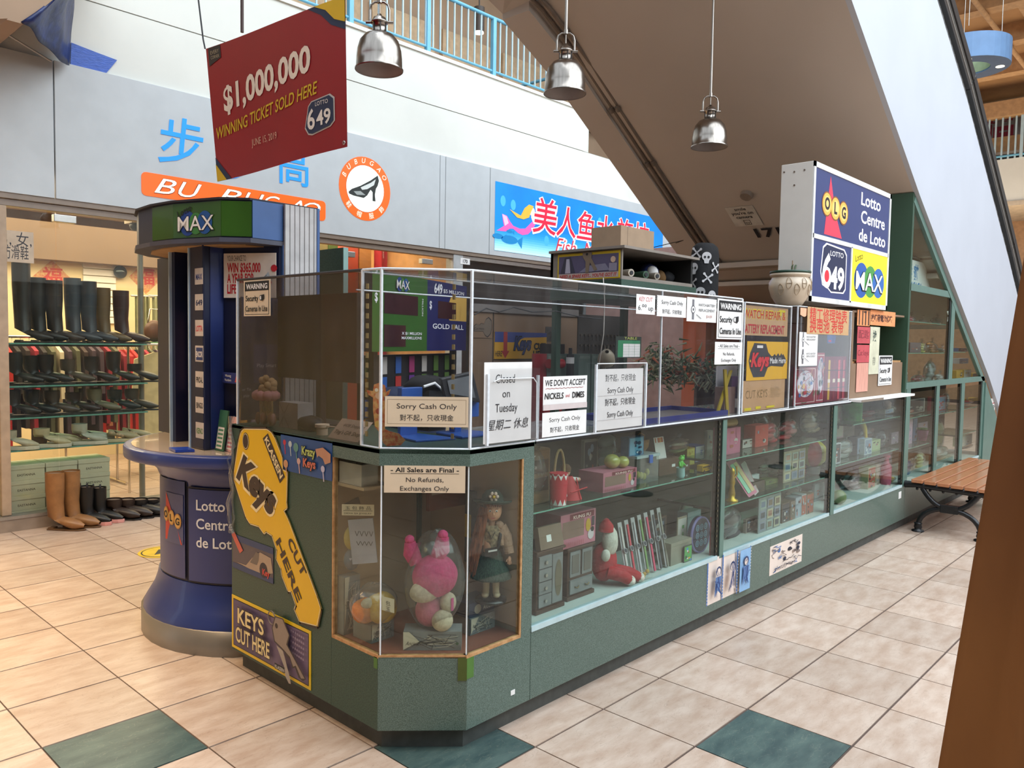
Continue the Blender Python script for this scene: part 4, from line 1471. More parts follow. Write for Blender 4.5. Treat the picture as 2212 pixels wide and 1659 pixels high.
#  LOTTERY BOOTH
NAVY=mat('navy blue shell','#2b3a75',rough=0.38,var=0.06,scale=3,coat=0.2)
NAVYD=mat('dark navy panel','#171d3c',rough=0.4,var=0.1,scale=6)
BLUF=mat('steel blue panel','#3d5f95',rough=0.45,var=0.05)
bo=thing('lottery_booth','rounded blue lottery booth with shelf and illuminated canopy','booth',(0.05,2.15,0))
BC=V((0.07,2.12,0))
def dshape(r,ymin=1.6,n=40,c=None,xmax=0.45):
 c=c or BC
 pts=[]
 for i in range(n):
  t=2*pi*i/n
  pts.append((min(xmax,c.x+r*cos(t)),max(ymin,c.y+r*sin(t))))
 return pts
def loft(m,levels,mt,n=40,cap=True):
 """levels: list of (r, z)"""
 rings=[[V((x,y,z))for x,y in dshape(r)]for r,z in levels]
 vs=[p for r_ in rings for p in r_]
 fs_=[(j*n+i,j*n+(i+1)%n,(j+1)*n+(i+1)%n,(j+1)*n+i)for j in range(len(levels)-1)for i in range(n)]
 m.add(vs,fs_,mt,True)
 if cap:
  m.add(rings[-1],[tuple(range(n))],mt)
m=MB()
loft(m,[(0.685,0.0),(0.685,0.125),(0.66,0.13)],mat('grey steel plinth','#8c857c',rough=0.35,metal=0.4,var=0.08,scale=4))
m.build('plinth',bo)
m=MB()
loft(m,[(0.675,0.125),(0.67,0.15),(0.64,0.20),(0.615,0.245),(0.60,0.29),(0.592,0.33)],NAVY)
m.build('skirt',bo)
m=MB()
loft(m,[(0.585,0.33),(0.585,0.84),(0.60,0.88),(0.66,0.94),(0.70,0.955)],NAVY)
m.build('body',bo)
def arc_panel(t0,t1,z0,z1,r,mt,n=10):
 mm=MB()
 mm.grid(lambda a,b:V((BC.x+r*cos(radians(t0+(t1-t0)*a)),BC.y+r*sin(radians(t0+(t1-t0)*a)),z0+(z1-z0)*b)),n,1,mt)
 return mm
mm=arc_panel(166,196,0.335,0.86,0.588,mat('door groove','#10142a'))
mm.build('groove',bo)
o=arc_panel(167,195,0.345,0.85,0.594,NAVY).build('door',bo)
o=arc_panel(197,232,0.335,0.83,0.594,mat('door groove')).build('groove',bo)
dr=arc_panel(198,231,0.345,0.82,0.598,NAVY)
dr=dr.build('door',bo)
def arc_text(m,t,ang,z,size,mt,r,width=None,**k):
 """lettering wrapped round the body"""
 vs,fs_,x0,x1=glyphs(t,k.get('bold',0.0),0.0,1.0)
 w_=(x1-x0)*size
 sx=(width/w_)if width else 1
 out=[]
 for a,b in vs:
  s_=(a-x0)*size*sx
  th=radians(ang)+s_/r
  out.append((BC.x+r*cos(th),BC.y+r*sin(th),z+b*size))
 m.add(out,fs_,mt)
m=MB()
for t_,z_ in(('Lotto',0.715),('Centre',0.62),('de Loto',0.525)):
 arc_text(m,t_,203,z_,0.075,PAPER,0.6005,bold=0.015)
m.build('lettering',bo)
m=MB()
m.grid(lambda a,b:V((BC.x+0.597*cos(radians(177+17*a)),BC.y+0.597*sin(radians(177+17*a)),0.52+0.26*b)),8,1,ink('#565a80'))
q=lambda a,z,r=0.599:V((BC.x+r*cos(radians(a)),BC.y+r*sin(radians(a)),z))
m.add([q(179,0.78),q(178,0.53),q(193.5,0.52),q(184,0.70)],[(3,2,1,0)],ink('#c8483c'))
for i,(a,ch)in enumerate(((179.5,'O'),(185,'L'),(190.5,'G'))):
 cc=q(a,0.665-i*0.012,0.6)
 nrm_=V((cos(radians(a)),sin(radians(a)),0))
 f_=Fr(cc,V((-nrm_.y,nrm_.x,0)),(0,0,1))
 m.poly([(0.030*cos(j*pi/8),0.040*sin(j*pi/8))for j in range(16)],f_,0.001+i*0.0005,ink('#c89040'))
 m.poly([(0.025*cos(j*pi/8),0.034*sin(j*pi/8))for j in range(16)],f_,0.002+i*0.0005,ink('#e0b060'))
 m.text(ch,f_,0,-0.018,0.05,BLACK,l=0.004,bold=0.03)
m.build('emblem',bo)
TC=V((0.055,2.165,0))
pts=dshape(0.735,c=TC,n=48)
m=MB()
m.prism(pts,Fr((0,0,0.945),(1,0,0),(0,1,0)),0.065,NAVY,smooth=True)
m.build('shelf',bo,bevel=0.012)
m=MB()
m.prism(dshape(0.695,c=TC,n=48,ymin=1.62),Fr((0,0,1.010),(1,0,0),(0,1,0)),0.004,mat('glossy shelf inlay','#c9b49e',rough=0.12,var=0.06,scale=3,coat=0.6))
m.build('shelf_inlay',bo)
m=MB()
m.prism([(0.04,1.60),(-0.18,1.60),(-0.325,1.885),(-0.325,2.04),(-0.24,2.9),(0.04,2.9)],Fr((0,0,1.01),(1,0,0),(0,1,0)),1.05,NAVYD)
m.build('back',bo)
m=MB()
m.box((-0.40,1.90,1.014),(-0.16,2.02,2.06),NAVY)
m.box((-0.44,1.885,1.014),(-0.40,2.035,2.06),NAVYD)
m.build('fin',bo,bevel=0.008)
m=MB()
m.box((-0.445,2.035,1.014),(-0.405,2.047,2.06),mat('lit clear edge','#b8cde0',rough=0.2))
m.build('edge_strip',bo)
m=MB()
m.box((-0.40,2.30,1.014),(-0.16,2.34,2.06),NAVYD)
m.box((-0.415,2.335,1.014),(-0.39,2.345,2.06),mat('lit clear edge'))
m.build('outer_fin',bo)
m=MB()
m.box((-0.17,1.585,1.014),(0.04,1.60,2.06),BLUF)
m.build('flank',bo)
m=MB()
m.box((-0.165,1.575,1.0),(0.02,1.585,2.262),mat('off white ribbed panel','#c9c4c2',rough=0.5))
for k in range(7):
 m.box((-0.165+k*0.028,1.572,1.0),(-0.163+k*0.028,1.576,2.262),mat('rib shadow','#8a8684'))
m.box((0.02,1.57,1.0),(0.035,1.6,2.265),BLUF)
m.build('ribbed_panel',bo)
can=[(-0.33,1.60),(-0.435,1.70),(-0.535,2.0),(-0.555,2.2),(-0.54,2.42),(-0.47,2.62),(-0.33,2.78),(0.04,2.85)]
m=MB()
m.prism([(0.04,1.60)]+can,Fr((0,0,2.075),(1,0,0),(0,1,0)),0.19,NAVYD)
m.prism([(0.04,1.60)]+[(x*1.03,y+(0 if y<1.65 else 0))for x,y in can],Fr((0,0,2.262),(1,0,0),(0,1,0)),0.01,mat('dark trim','#2a2730'))
m.prism([(0.04,1.585)]+[(x*1.04,y-0.012)for x,y in can],Fr((0,0,2.055),(1,0,0),(0,1,0)),0.022,mat('grey canopy rim','#4a4a58'))
m.build('canopy',bo)
m=MB()
m.prism([(-0.17,1.68),(-0.32,1.68),(-0.40,1.78),(-0.48,2.02),(-0.50,2.2),(-0.48,2.4),(-0.42,2.56),(-0.28,2.68),(-0.17,2.7)],Fr((0,0,2.05),(1,0,0),(0,1,0)),0.006,mat('tan canopy underside','#b08a5c',rough=0.6))
m.build('canopy_underside',bo)
GRM=mat('green canopy face','#35591c',rough=0.3,var=0.06,scale=4,coat=0.3)
m=MB()
for i in range(0,3):
 a,b_=V((*can[i],2.085)),V((*can[i+1],2.085))
 d=b_-a
 n_=V((d.y,-d.x,0)).normalized()*-1
 n_=V((-abs(d.y),d.x if d.y>0 else-d.x,0)).normalized()
 m.obox(a,d,n_*0.004,V((0,0,0.17)),GRM)
m.build('green_face',bo)
m=MB()
m.box((-0.33,1.592,2.08),(-0.165,1.60,2.262),BLUF)
m.build('blue_face',bo)
a,b_=V((*can[2],2.085)),V((*can[1],2.085))
fr=Fr(a,b_-a,(0,0,1))
def max_logo(m,fr,x,y,h,dark=False):
 """three overlapping balls with MAX lettering"""
 w_=h*1.15
 for k,(dx,c_,s_)in enumerate(((-0.36,'#1e3f86',0.52),(0.0,'#3c7a3a',0.45),(0.38,'#1d4f8e',0.48))):
  m.poly([(x+dx*w_*1.25+h*s_*0.95*cos(i*pi/10),y+(0.0 if k!=1 else-0.03*h)+h*s_*1.1*sin(i*pi/10))for i in range(20)],fr,0.006+k*0.0006,ink(c_))
 m.text('MAX',fr,x,y-h*0.36,h*0.98,BLACK,l=0.0085,bold=0.03,width=w_*1.98)
 m.text('MAX',fr,x,y-h*0.34,h*0.95,ink('#e9e2dc'),l=0.0095,bold=0.004,width=w_*1.92)
m=MB()
max_logo(m,fr,0.155,0.07,0.108)
m.text('Lotto',fr,0.085,0.118,0.045,BLACK,l=0.008,rot=20,bold=0.01)
m.build('lottery_lettering',bo)
pa_,pb_=V((-0.337,1.872,0)),V((-0.197,1.605,0))
zt_,zb_=2.02,1.795
s=Sheet((pa_.x,pa_.y,zb_),pb_-pa_,(0,0,1),(pb_-pa_).length,zt_-zb_,mat('poster paper','#dfd2c6',rough=0.5),th=0.004)
s.text('YOUR CHANCE TO',0.07,0.83,0.04,BLACK,al='l',width=0.36)
for i,(t_,w_)in enumerate((('WIN $365,000',0.64),('A YEAR FOR',0.52),('LIFE',0.19))):
 s.text(t_,0.07,0.58-i*0.24,0.065,ink('#b8202c'),al='l',width=w_,bold=0.03)
s.poly([(0.68,0.35),(0.86,0.58),(0.90,0.45),(0.72,0.22)],ink('#a9b4bc')).text('FOR LIFE',0.79,0.36,0.03,BLACK,rot=38,width=0.2)
s.poly([(0.70,0.18),(0.9,0.40),(0.93,0.34),(0.74,0.12)],ink('#c84848')).disc(0.97,0.66,0.018,ink('#b8202c'),n=14)
s.done('poster',None,None,parent=bo)
for i,(t_,c_,b2)in enumerate((('MAX','#1e3f86',1),('649','#1d2c5a',1),('LOTTARIO','#c8303c',1),('ENCORE','#e8e0dc',0),('PRO-LINE','#1a1a1e',1),('BINGO','#26262c',1),('KENO','#4f7a40',1))):
 zc_=1.90-i*0.131
 s=Sheet((-0.4405,1.975,zc_-0.041),(0,-1,0),(0,0,1),0.088,0.082,mat('icon card','#cfc3bb'),th=0.001)
 if not b2:
  s.rect(0.12,0.1,0.95,0.88,ink('#26386e'))
 s.text(t_[:5],0.52,0.30,0.04,ink(c_),width=0.8,bold=0.03)
 s.done('game_card',None,None,parent=bo)
s=Sheet((-0.392,1.588,1.19),(1,0,0),(0,0,1),0.21,0.60,NAVYD,th=.012)
s.rect(.3,.30,.95,.62,ink('#2c2f58')).text('Play Smart',.64,.43,.026,ink('#a8a8b8'),width=.5).text('or To',.12,.24,.02,ink('#a8a8b8')).text('play',.12,.19,.02,ink('#a8a8b8'))
s.done('smart_panel',None,None,parent=bo)
for i,(y_,z0,z1,c_,dx)in enumerate(((1.87,1.016,1.22,'#3a6a50',-0.39),(1.80,1.016,1.19,'#e0a8a0',-0.37),(1.77,1.016,1.29,'#c9a24a',-0.33),(1.72,1.016,1.25,'#8a86a8',-0.31),(1.68,1.016,1.33,'#b8b4ac',-0.27))):
 m=MB()
 m.obox(V((dx,y_,z0)),V((0.008,0,0)),V((0,-0.085,0)),V((0.03,0,z1-z0)),ink(c_))
 f_=Fr(V((dx-0.0008,y_,z0)),(0,-1,0),(0.03,0,z1-z0))
 m.poly([(0.01,0.01),(0.075,0.01),(0.075,0.12),(0.01,0.12)],f_,0.0012,ink('#e6dcd4'))
 for q_ in range(5):
  m.poly([(0.016,0.02+q_*0.02),(0.068,0.02+q_*0.02),(0.068,0.03+q_*0.02),(0.016,0.03+q_*0.02)],f_,0.0018,ink('#c8787a' if i%2 else '#5a8a6a'))
 m.build('brochure',bo)
m=MB()
m.box((-0.345,1.62,1.37),(-0.2,1.88,1.40),NAVYD)
f_=Fr(V((-0.347,1.87,1.36)),(0,-1,0),(0,0,1))
m.poly([(0,0),(0.25,0),(0.25,0.055),(0,0.055)],f_,0.0,ink('#2a3470'))
m.text('Winning',f_,0.06,0.032,0.018,PAPER,l=0.001).text('Numbers',f_,0.06,0.01,0.018,PAPER,l=0.001)
m.poly([(0.13,0.008),(0.15,0.05),(0.19,0.01)],f_,0.001,ink('#d04838'))
m.build('number_shelf',bo)
m=MB()
m.obox(V((-0.33,2.26,1.30)),V((0.006,0,0)),V((0,-0.09,0)),V((0.0,0,0.42)),ink('#c09aa8'))
for k in range(3):
 m.obox(V((-0.335,2.26,1.78+k*0.075)),V((0.006,0,0)),V((0,-0.07,0)),V((0,0,0.055)),ink('#7d8494'))
m.build('side_poster',bo)
m=MB()
m.obox(V((-0.36,2.18,1.016)),V((0.006,0,0)),V((0,-0.07,0)),V((0.05,0,0.2)),ink('#c48a92'))
m.build('leaflet',bo)
m=MB()
m.obox(V((-0.48,1.98,1.016)),V((-0.08,0.04,0)),V((-0.02,-0.12,0)),V((0,0,0.012)),mat('blue plastic pad','#1f3f9c',rough=0.3))
m.build('counter_pad',bo)
#  HANGING BANNER
BX=-0.42
tl,bl,br_,tr=atx(443,105,BX),atx(468,392,BX),atx(754,318,BX),atx(748,-8,BX)
MRED=mat('red banner vinyl','#98151e',rough=0.4,var=0.04,scale=3)
MYEL=mat('yellow banner vinyl','#e0b416',rough=0.4,var=0.03)
def bil(a,b):
 p=(bl*(1-a)+br_*a)*(1-b)+(tl*(1-a)+tr*a)*b
 return p+V((0.012*sin(a*5.0+0.6)*(1-0.4*b),0,0))
bn=MB()
NX,NY=24,12
bn.grid(bil,NX,NY,MRED)
ban=bn.build('hanging_banner')
tag(ban,'large red hanging banner reading $1,000,000 winning ticket sold here','banner')
nb=(br_-bl).cross(tl-bl).normalized()
if nb.x>0:
 nb=-nb
m=MB()
def bmap(m,vs2,fs_,mt,l):
 out=[bil(a,b)+nb*l for a,b in vs2]
 m.add(out,fs_,mt)
def btext(t,a,b,size,mt,width=None,bold=0.0,shear=0.0,slope=0.0,l=0.003):
 vs,fs_,x0,x1=glyphs(t,bold,shear,1.0)
 asp=(tl-bl).length/(br_-bl).length
 w_=(x1-x0)*size*asp
 sx=(width/w_)if width else 1
 out=[]
 for x,y in vs:
  aa=(x-(x0+x1)/2)*size*asp*sx
  out.append((a+aa,b+y*size+aa*slope))
 bmap(m,out,fs_,mt,l)
btext('$1,000,000',0.45,0.54,0.25,ink('#f0dcc8'),width=0.68,bold=0.03,shear=0.05,slope=0.13)
btext('WINNING TICKET SOLD HERE',0.43,0.36,0.12,ink('#d8b020'),width=0.80,bold=0.012,shear=0.2,slope=0.13)
btext('JUNE 15, 2019',0.42,0.19,0.07,ink('#d8a890'),width=0.21,slope=0.0)
m.build('lettering',ban)
m=MB()
bmap(m,[(0.0,0.18),(0.0,0.0),(0.12,0.0)],[(0,1,2)],ink('#22304c'),0.002)
bmap(m,[(0.0,0.13),(0.0,0.0),(0.08,0.0)],[(0,1,2)],MYEL,0.0035)
bmap(m,[(0.78,1.0),(0.86,0.93),(0.92,0.84),(1.0,0.78),(1.0,1.0)],[(0,1,2,3,4)],ink('#22304c'),0.002)
bmap(m,[(0.82,1.0),(0.89,0.95),(0.94,0.87),(1.0,0.83),(1.0,1.0)],[(0,1,2,3,4)],MYEL,0.0035)
m.build('corner_stripes',ban)
m=MB()
bmap(m,[(0.02,0.86),(0.12,0.90),(0.12,0.995),(0.02,0.995)],[(0,1,2,3)],ink('#2e2622'),0.002)
btext('EVERY',0.075,0.94,0.04,ink('#b0a080'),width=0.07,l=0.004)
btext('CORNER',0.075,0.905,0.035,ink('#b0a080'),width=0.07,l=0.004)
m.build('corner_label',ban)
m=MB()
bd=[(0.745,0.20),(0.77,0.335),(0.79,0.36),(0.90,0.375),(0.925,0.345),(0.925,0.20),(0.90,0.17),(0.79,0.145),(0.765,0.155)]
bmap(m,[(0.836+(a-0.836)*1.08,0.26+(b-0.26)*1.08)for a,b in bd],[tuple(range(9))],ink('#cfc4bc'),0.002)
bmap(m,bd,[tuple(range(9))],ink('#28324e'),0.0035)
btext('6',0.785,0.18,0.19,ink('#f0e4d8'),width=0.05,bold=0.02,l=0.005)
btext('49',0.865,0.19,0.14,ink('#f0e4d8'),width=0.09,bold=0.02,l=0.005)
btext('LOTTO',0.855,0.325,0.04,ink('#f0e4d8'),width=0.08,l=0.005)
m.build('badge',ban)
m=MB()
_e=atx(425,-30,BX)
m.tube([tl,tl+V((0,0.02,0.05)),_e,_e+(_e-tl)*9],0.004,6,BLACK)
m.build('hanging_cord',ban)
m=MB()
p=atx(523,70,BX+0.03)
m.tube([p,p+V((0,0,3.0))],0.008,8,mat('rust rod','#4a3430'))
m.build('hanging_rod',ban)
m=MB()
m.lathe([(0.008,0),(0.008,0.003),(0.004,0.003)],bil(0.985,0.03)+nb*0.003,12,ALU,axis=nb)
m.build('grommet',ban)
#  PENDANT LAMPS
def pendant(c,D,label,top=3.4):
 t=thing('pendant_lamp',label,'lamp',c,group='brushed nickel pendant lamps over the counter')
 R=D/2
 m=MB()
 prof=[(R*1.02,-0.004*D),(R*1.03,0.02*D),(R*0.98,0.05*D),(R*0.965,0.25*D),(R*0.93,0.42*D),(R*0.82,0.60*D),(R*0.62,0.72*D),(R*0.34,0.785*D),(R*0.30,0.80*D)]
 m.lathe(prof,c,36,STEEL)
 m.build('shade',t)
 m=MB()
 m.lathe([(r*0.985,z)for r,z in prof[:-2]],c,28,mat('white lamp lining','#b5adab',rough=0.5))
 m.build('lining',t)
 m=MB()
 m.lathe([(R*0.30,0.79*D),(R*0.28,0.80*D),(R*0.28,0.98*D),(R*0.36,0.985*D),(R*0.36,1.01*D),(R*0.30,1.04*D),(R*0.26,1.09*D),(R*0.12,1.13*D),(R*0.08,1.17*D),(0.001,1.19*D)],c,20,STEEL)
 for k in range(6):
  a=k*pi/3
  m.box((c.x+R*.29*cos(a)-.002,c.y+R*.29*sin(a)-.002,c.z+.8*D),(c.x+R*.29*cos(a)+.002,c.y+R*.29*sin(a)+.002,c.z+.98*D),mat('dark vent','#2b2420'))
 m.build('socket',t)
 m=MB()
 dv=V((_R.x,_R.y,0)).normalized()
 pts_=[]
 for sx,sz in((-0.42,0.98),(-0.42,1.25),(-0.36,1.36),(-0.2,1.42),(0.2,1.42),(0.36,1.36),(0.42,1.25),(0.42,0.98)):
  pts_.append(c+dv*sx*R+V((0,0,sz*D)))
 m.tube(pts_,0.035*R*1.4,8,STEEL)
 for sg in(-1,1):
  p=c+dv*(0.42*R*sg)+V((0,0,1.0*D))
  m.cyl(p-dv*sg*0.1*R,p+dv*sg*0.16*R,0.06*R,mt=STEEL,n=10)
 m.build('yoke',t)
 m=MB()
 m.cyl(c+V((0,0,1.17*D)),c+V((0,0,1.42*D)),0.004,mt=STEEL,n=6)
 m.cyl(c+V((0,0,1.40*D)),c+V((0,0,1.5*D)),0.012,mt=STEEL,n=10)
 m.cyl(c+V((0,0,1.45*D)),c+V((0,0,1.45*D+top)),0.0085,mt=STEEL,n=8)
 m.build('stem',t)
 return t
for(u,v,y,D,lb)in((819,152,0.9,0.208,'leftmost pendant lamp, largest, hanging beside the red banner'),(1220,203,0.9,0.235,'middle pendant lamp hanging in front of the escalator edge'),(1532,318,0.9,0.252,'rightmost pendant lamp, smallest in view, on the longest rod')):
 pendant(aty(u,v,y),D,lb)
#  LOTTERY LIGHT BOX
lb=thing('light_box_sign','tall illuminated lottery centre sign box with white casing','sign',(3.65,0.30,1.90))
LBX=mat('white sign casing','#d8d3cc',rough=0.5,var=0.02)
m=MB()
m.box((2.885,YF,1.895),(4.42,0.385,2.815),LBX)
m.build('casing',lb,bevel=0.004)
FB=mat('sign frame','#e8e8e6',rough=0.4)
m=MB()
for a,b in(((2.885,1.895),(4.42,1.93)),((2.885,2.78),(4.42,2.815)),((2.885,1.895),(2.915,2.815)),((4.39,1.895),(4.42,2.815)),((2.9,2.315),(4.4,2.345)),((3.60,1.92),(3.625,2.32))):
 m.box((a[0],YF-0.008,a[1]),(b[0],YF,b[1]),FB)
m.build('frame',lb)
fr=Fr((2.915,YF-0.002,1.93),(1,0,0),(0,0,1))
NV=glow('#2b3566',0.35)
WH=glow('#f4f2f2',0.45)
YL=glow('#f2e020',0.5)
m=MB()
m.poly([(0,0.415),(1.475,0.415),(1.475,0.85),(0,0.85)],fr,0.0,NV)
m.poly([(0,0),(0.685,0),(0.685,0.385),(0,0.385)],fr,0.0,NV)
m.poly([(0.71,0),(1.475,0),(1.475,0.385),(0.71,0.385)],fr,0.0,YL)
m.build('lit_face',lb)
m=MB()
RDG=glow('#e0344c',0.4)
m.poly([(0.26,0.83),(0.36,0.60),(0.50,0.43),(0.18,0.43)],fr,0.001,RDG)
for i,(x,ch)in enumerate(((0.21,'O'),(0.36,'L'),(0.51,'G'))):
 for r_,c_,l_ in((0.085,'#7a4a20',.002),(0.075,'#f0a848',.003),(0.055,'#f6c070',.004)):
  m.poly([(x+r_*1.05*cos(j*pi/10),0.635-i*0.012+r_*1.0*sin(j*pi/10))for j in range(20)],fr,l_+i*0.0004,glow(c_,0.35))
 m.text(ch,fr,x,0.60-i*0.012,0.11,BLACK,l=0.0055,bold=0.04)
for t_,z_,w_ in(('Lotto',0.72,0.42),('Centre',0.59,0.52),('de Loto',0.455,0.58)):
 m.text(t_,fr,1.12 if t_!='Lotto' else 1.06,z_,0.13,WH,l=0.002,width=w_,bold=0.015)
x0_,z0_=0.36,0.19
bd=[(-0.22,-0.02),(-0.19,0.15),(-0.13,0.18),(0.2,0.165),(0.25,0.13),(0.25,-0.12),(0.21,-0.15),(-0.02,-0.155),(-0.08,-0.13),(-0.18,-0.11)]
for k_,c_,l_ in((1.0,WH,0.001),(0.94,ink('#20264a'),0.002)):
 m.poly([(x0_+a*k_,z0_+b*k_+0.005)for a,b in bd],fr,l_,c_)
m.text('6',fr,0.25,0.08,0.31,WH,l=0.003,bold=0.035,width=0.16)
m.text('49',fr,0.44,0.075,0.21,WH,l=0.003,bold=0.035,width=0.26)
m.text('LOTTO',fr,0.42,0.295,0.05,WH,l=0.003,width=0.24)
m.poly([(0.25+0.042*cos(j*pi/10),0.15+0.042*sin(j*pi/10))for j in range(20)],fr,0.004,glow('#e02030',0.4))
for k,(dx,c_,rr)in enumerate(((-0.17,'#1e4f9c',0.12),(0.02,'#3f8a3c',0.11),(0.2,'#2a5fa8',0.105))):
 m.poly([(1.09+dx+rr*1.25*cos(i*pi/12),0.165+rr*1.1*sin(i*pi/12))for i in range(24)],fr,0.001+k*0.0005,glow(c_,0.3))
m.text('MAX',fr,1.09,0.09,0.20,BLACK,l=0.0035,bold=0.03,width=0.60)
m.text('MAX',fr,1.09,0.095,0.195,WH,l=0.0045,bold=0.004,width=0.58)
m.text('Lotto',fr,0.86,0.31,0.07,BLACK,l=0.002,rot=14)
m.build('sign_print',lb)
m=MB()
for u,v in((1694,372),(1716,371),(1738,367),(1716,400)):
 p=atx(u,v,2.884)
 m.cyl(p,p-V((0.003,0,0)),0.006,mt=mat('rust screw','#6a5a4c'),n=8)
m.build('screw',lb)
#  FASCIA SIGNS
FY=WY-0.041
fw=Fr((0,FY,0),(1,0,0),(0,0,1))
def fpx(u,v):
 p=aty(u,v,FY)
 return p.x,p.z
LB_=glow('#1f8fe8',0.45)
ORL=glow('#f86010',0.5)
CRL=glow('#fff2dc',0.6)
t=thing('shoe_shop_sign','orange and blue illuminated shoe shop sign on the grey fascia','sign',(1.6,FY,2.8))
m=MB()
p=fpx(391,310)
m.text('步',fw,p[0],p[1]-0.16,0.46,LB_,l=0.004,bold=0.008,width=0.42,shear=0.1)
m.build('character',t)
m=MB()
p=fpx(516,352)
m.text('步',fw,p[0],p[1]-0.15,0.46,LB_,l=0.004,bold=0.008,width=0.42)
m.build('character',t)
m=MB()
p=fpx(635,362)
m.text('高',fw,p[0],p[1]-0.14,0.46,LB_,l=0.004,bold=0.008,width=0.36)
m.build('character',t)
x0,z1_=fpx(305,366)
x1,_=fpx(703,440)
zb_=fpx(307,416)[1]
z1_=(fpx(305,368)[1]+fpx(702,437)[1])/2
zb_=z1_-0.205
rr=0.04
pts=[(x1-rr+rr*cos(radians(a)),z1_-rr+rr*sin(radians(a)))for a in(0,30,60,90)]+[(x0+rr+rr*cos(radians(a)),z1_-rr+rr*sin(radians(a)))for a in(90,120,150,180)]+[(x0+rr+rr*cos(radians(a)),zb_+rr+rr*sin(radians(a)))for a in(180,210,240,270)]+[(x1-rr+rr*cos(radians(a)),zb_+rr+rr*sin(radians(a)))for a in(270,300,330,360)]
m=MB()
m.prism(pts,Fr((0,FY,0),(1,0,0),(0,0,1)),0.004,ORL)
for t_,u_,w_ in(('B',357,.20),('U',410,.22),('B',496,.24),('U',548,.22),('G',586,.18),('A',636,.2),('O',672,.22)):
 xx=fpx(u_,410)[0]
 m.text(t_,fw,xx,zb_+0.035,0.20,ink('#8a3a10'),l=0.006,shear=0.35,width=w_*1.05,bold=0.02)
 m.text(t_,fw,xx,zb_+0.038,0.195,CRL,l=0.008,shear=0.35,width=w_)
m.build('orange_bar',t)
cx_,cz_=fpx(789,408)
R_=(fpx(844,410)[0]-fpx(733,408)[0])/2
Rz=R_*1.0
t=thing('shoe_emblem','round orange illuminated emblem with a high heel shoe','sign',(cx_,FY,cz_-Rz))
m=MB()
def ring(r,mt,l):
 m.poly([(cx_+r*cos(j*pi/20),cz_+r*sin(j*pi/20))for j in range(40)],fw,l,mt)
ring(R_,ORL,0.002)
ring(R_*0.74,ink('#9a4010'),0.003)
ring(R_*0.73,glow('#f6fff4',0.5),0.004)
for i,ch in enumerate('BUBUGAO'):
 a=radians(158-i*21)
 m.text(ch,fw,cx_+R_*0.80*cos(a),cz_+R_*0.80*sin(a),0.075,CRL,l=0.005,rot=math.degrees(a)-90,shear=0.2)
for i,ch in enumerate('鞋帽服飾'):
 a=radians(222+i*32)
 m.text(ch,fw,cx_+R_*0.93*cos(a),cz_+R_*0.93*sin(a),0.07,CRL,l=0.005,rot=math.degrees(a)+90)
sc=R_*0.66
sh=[(-0.98,-0.28),(-0.8,-0.12),(-0.3,0.1),(0.3,0.45),(0.72,0.75),(0.80,0.5),(0.72,0.25),(0.62,0.1),(0.56,-0.2),(0.6,-0.52),(0.42,-0.52),(0.42,-0.1),(0.3,0.0),(0.1,-0.3),(-0.1,-0.45),(-0.7,-0.42),(-0.95,-0.36)]
m.poly([(cx_+a*sc,cz_+b*sc)for a,b in sh],fw,0.006,ink('#2a2e2c'))
m.poly([(cx_+a*sc,cz_+b*sc)for a,b in((-0.3,0.02),(0.3,0.33),(0.6,0.55),(0.5,0.25),(0.1,0.0),(-0.2,-0.08))],fw,0.007,ink('#e8ece8'))
m.poly([(cx_+a*sc,cz_+b*sc)for a,b in((-0.7,-0.22),(-0.3,-0.15),(0.0,-0.3),(-0.5,-0.36))],fw,0.007,ink('#aab0ac'))
m.build('emblem',t)
fx0,fz1=fpx(1070,391)
fx1,fz0=9.05,fpx(1066,540)[1]
t=thing('restaurant_sign','blue underwater restaurant light box with a pink tailed mermaid','sign',((fx0+fx1)/2,FY,fz0))
m=MB()
SEA=mat('lit sea blue','#0a86e0',rough=0.4,emit=0.45,hex2='#0b73cc',scale=1.4)
m.poly([(fx0,fz0),(fx1,fz0),(fx1,fz1),(fx0,fz1)],fw,0.003,SEA)
N_=12
for k in range(N_):
 a,b=k/N_,(k+1)/N_
 c_=['#bfeaf8','#aee2f6','#9bdaf4','#86d0f1','#6fc4ee','#58b7ea','#44abe7','#33a0e4','#2598e2','#1b90e0','#128ae0','#0c88e0'][k]
 zz0,zz1=fz0+a*0.36,fz0+b*0.36
 m.poly([(fx0,zz0),(fx1,zz0+0.0),(fx1,zz1),(fx0,zz1)],fw,0.004,glow(c_,0.42))
m.build('lit_face',t)
m=MB()
def fp(pts,mt,l=0.006):
 m.poly([fpx(u,v)for u,v in pts],fw,l,mt)
PK=glow('#e860b0',0.4)
PKL=glow('#f4b8dc',0.45)
fp([(1148,480),(1156,472),(1157,482),(1150,496),(1140,506),(1128,508),(1118,503),(1108,494),(1100,494),(1092,500),(1072,498),(1088,488),(1086,478),(1084,462),(1094,466),(1102,480),(1108,488),(1122,494),(1134,494),(1140,488)],PK)
fp([(1084,462),(1094,468),(1098,482),(1090,488)],PKL,0.007)
fp([(1146,468),(1156,464),(1158,474),(1150,480)],glow('#f8dcc8',0.4),0.007)
fp([(1150,466),(1166,456),(1168,460),(1156,470)],glow('#f8dcc8',0.4),0.008)
m.poly([(fpx(1149,458)[0]+0.055*cos(j*pi/8),fpx(1149,458)[1]+0.06*sin(j*pi/8))for j in range(16)],fw,0.008,glow('#f8dcc8',0.4))
fp([(1152,446),(1142,442),(1132,450),(1124,466),(1100,452),(1116,470),(1130,474),(1142,470),(1146,458)],glow('#e0b040',0.45),0.009)
m.build('mermaid_picture',t)
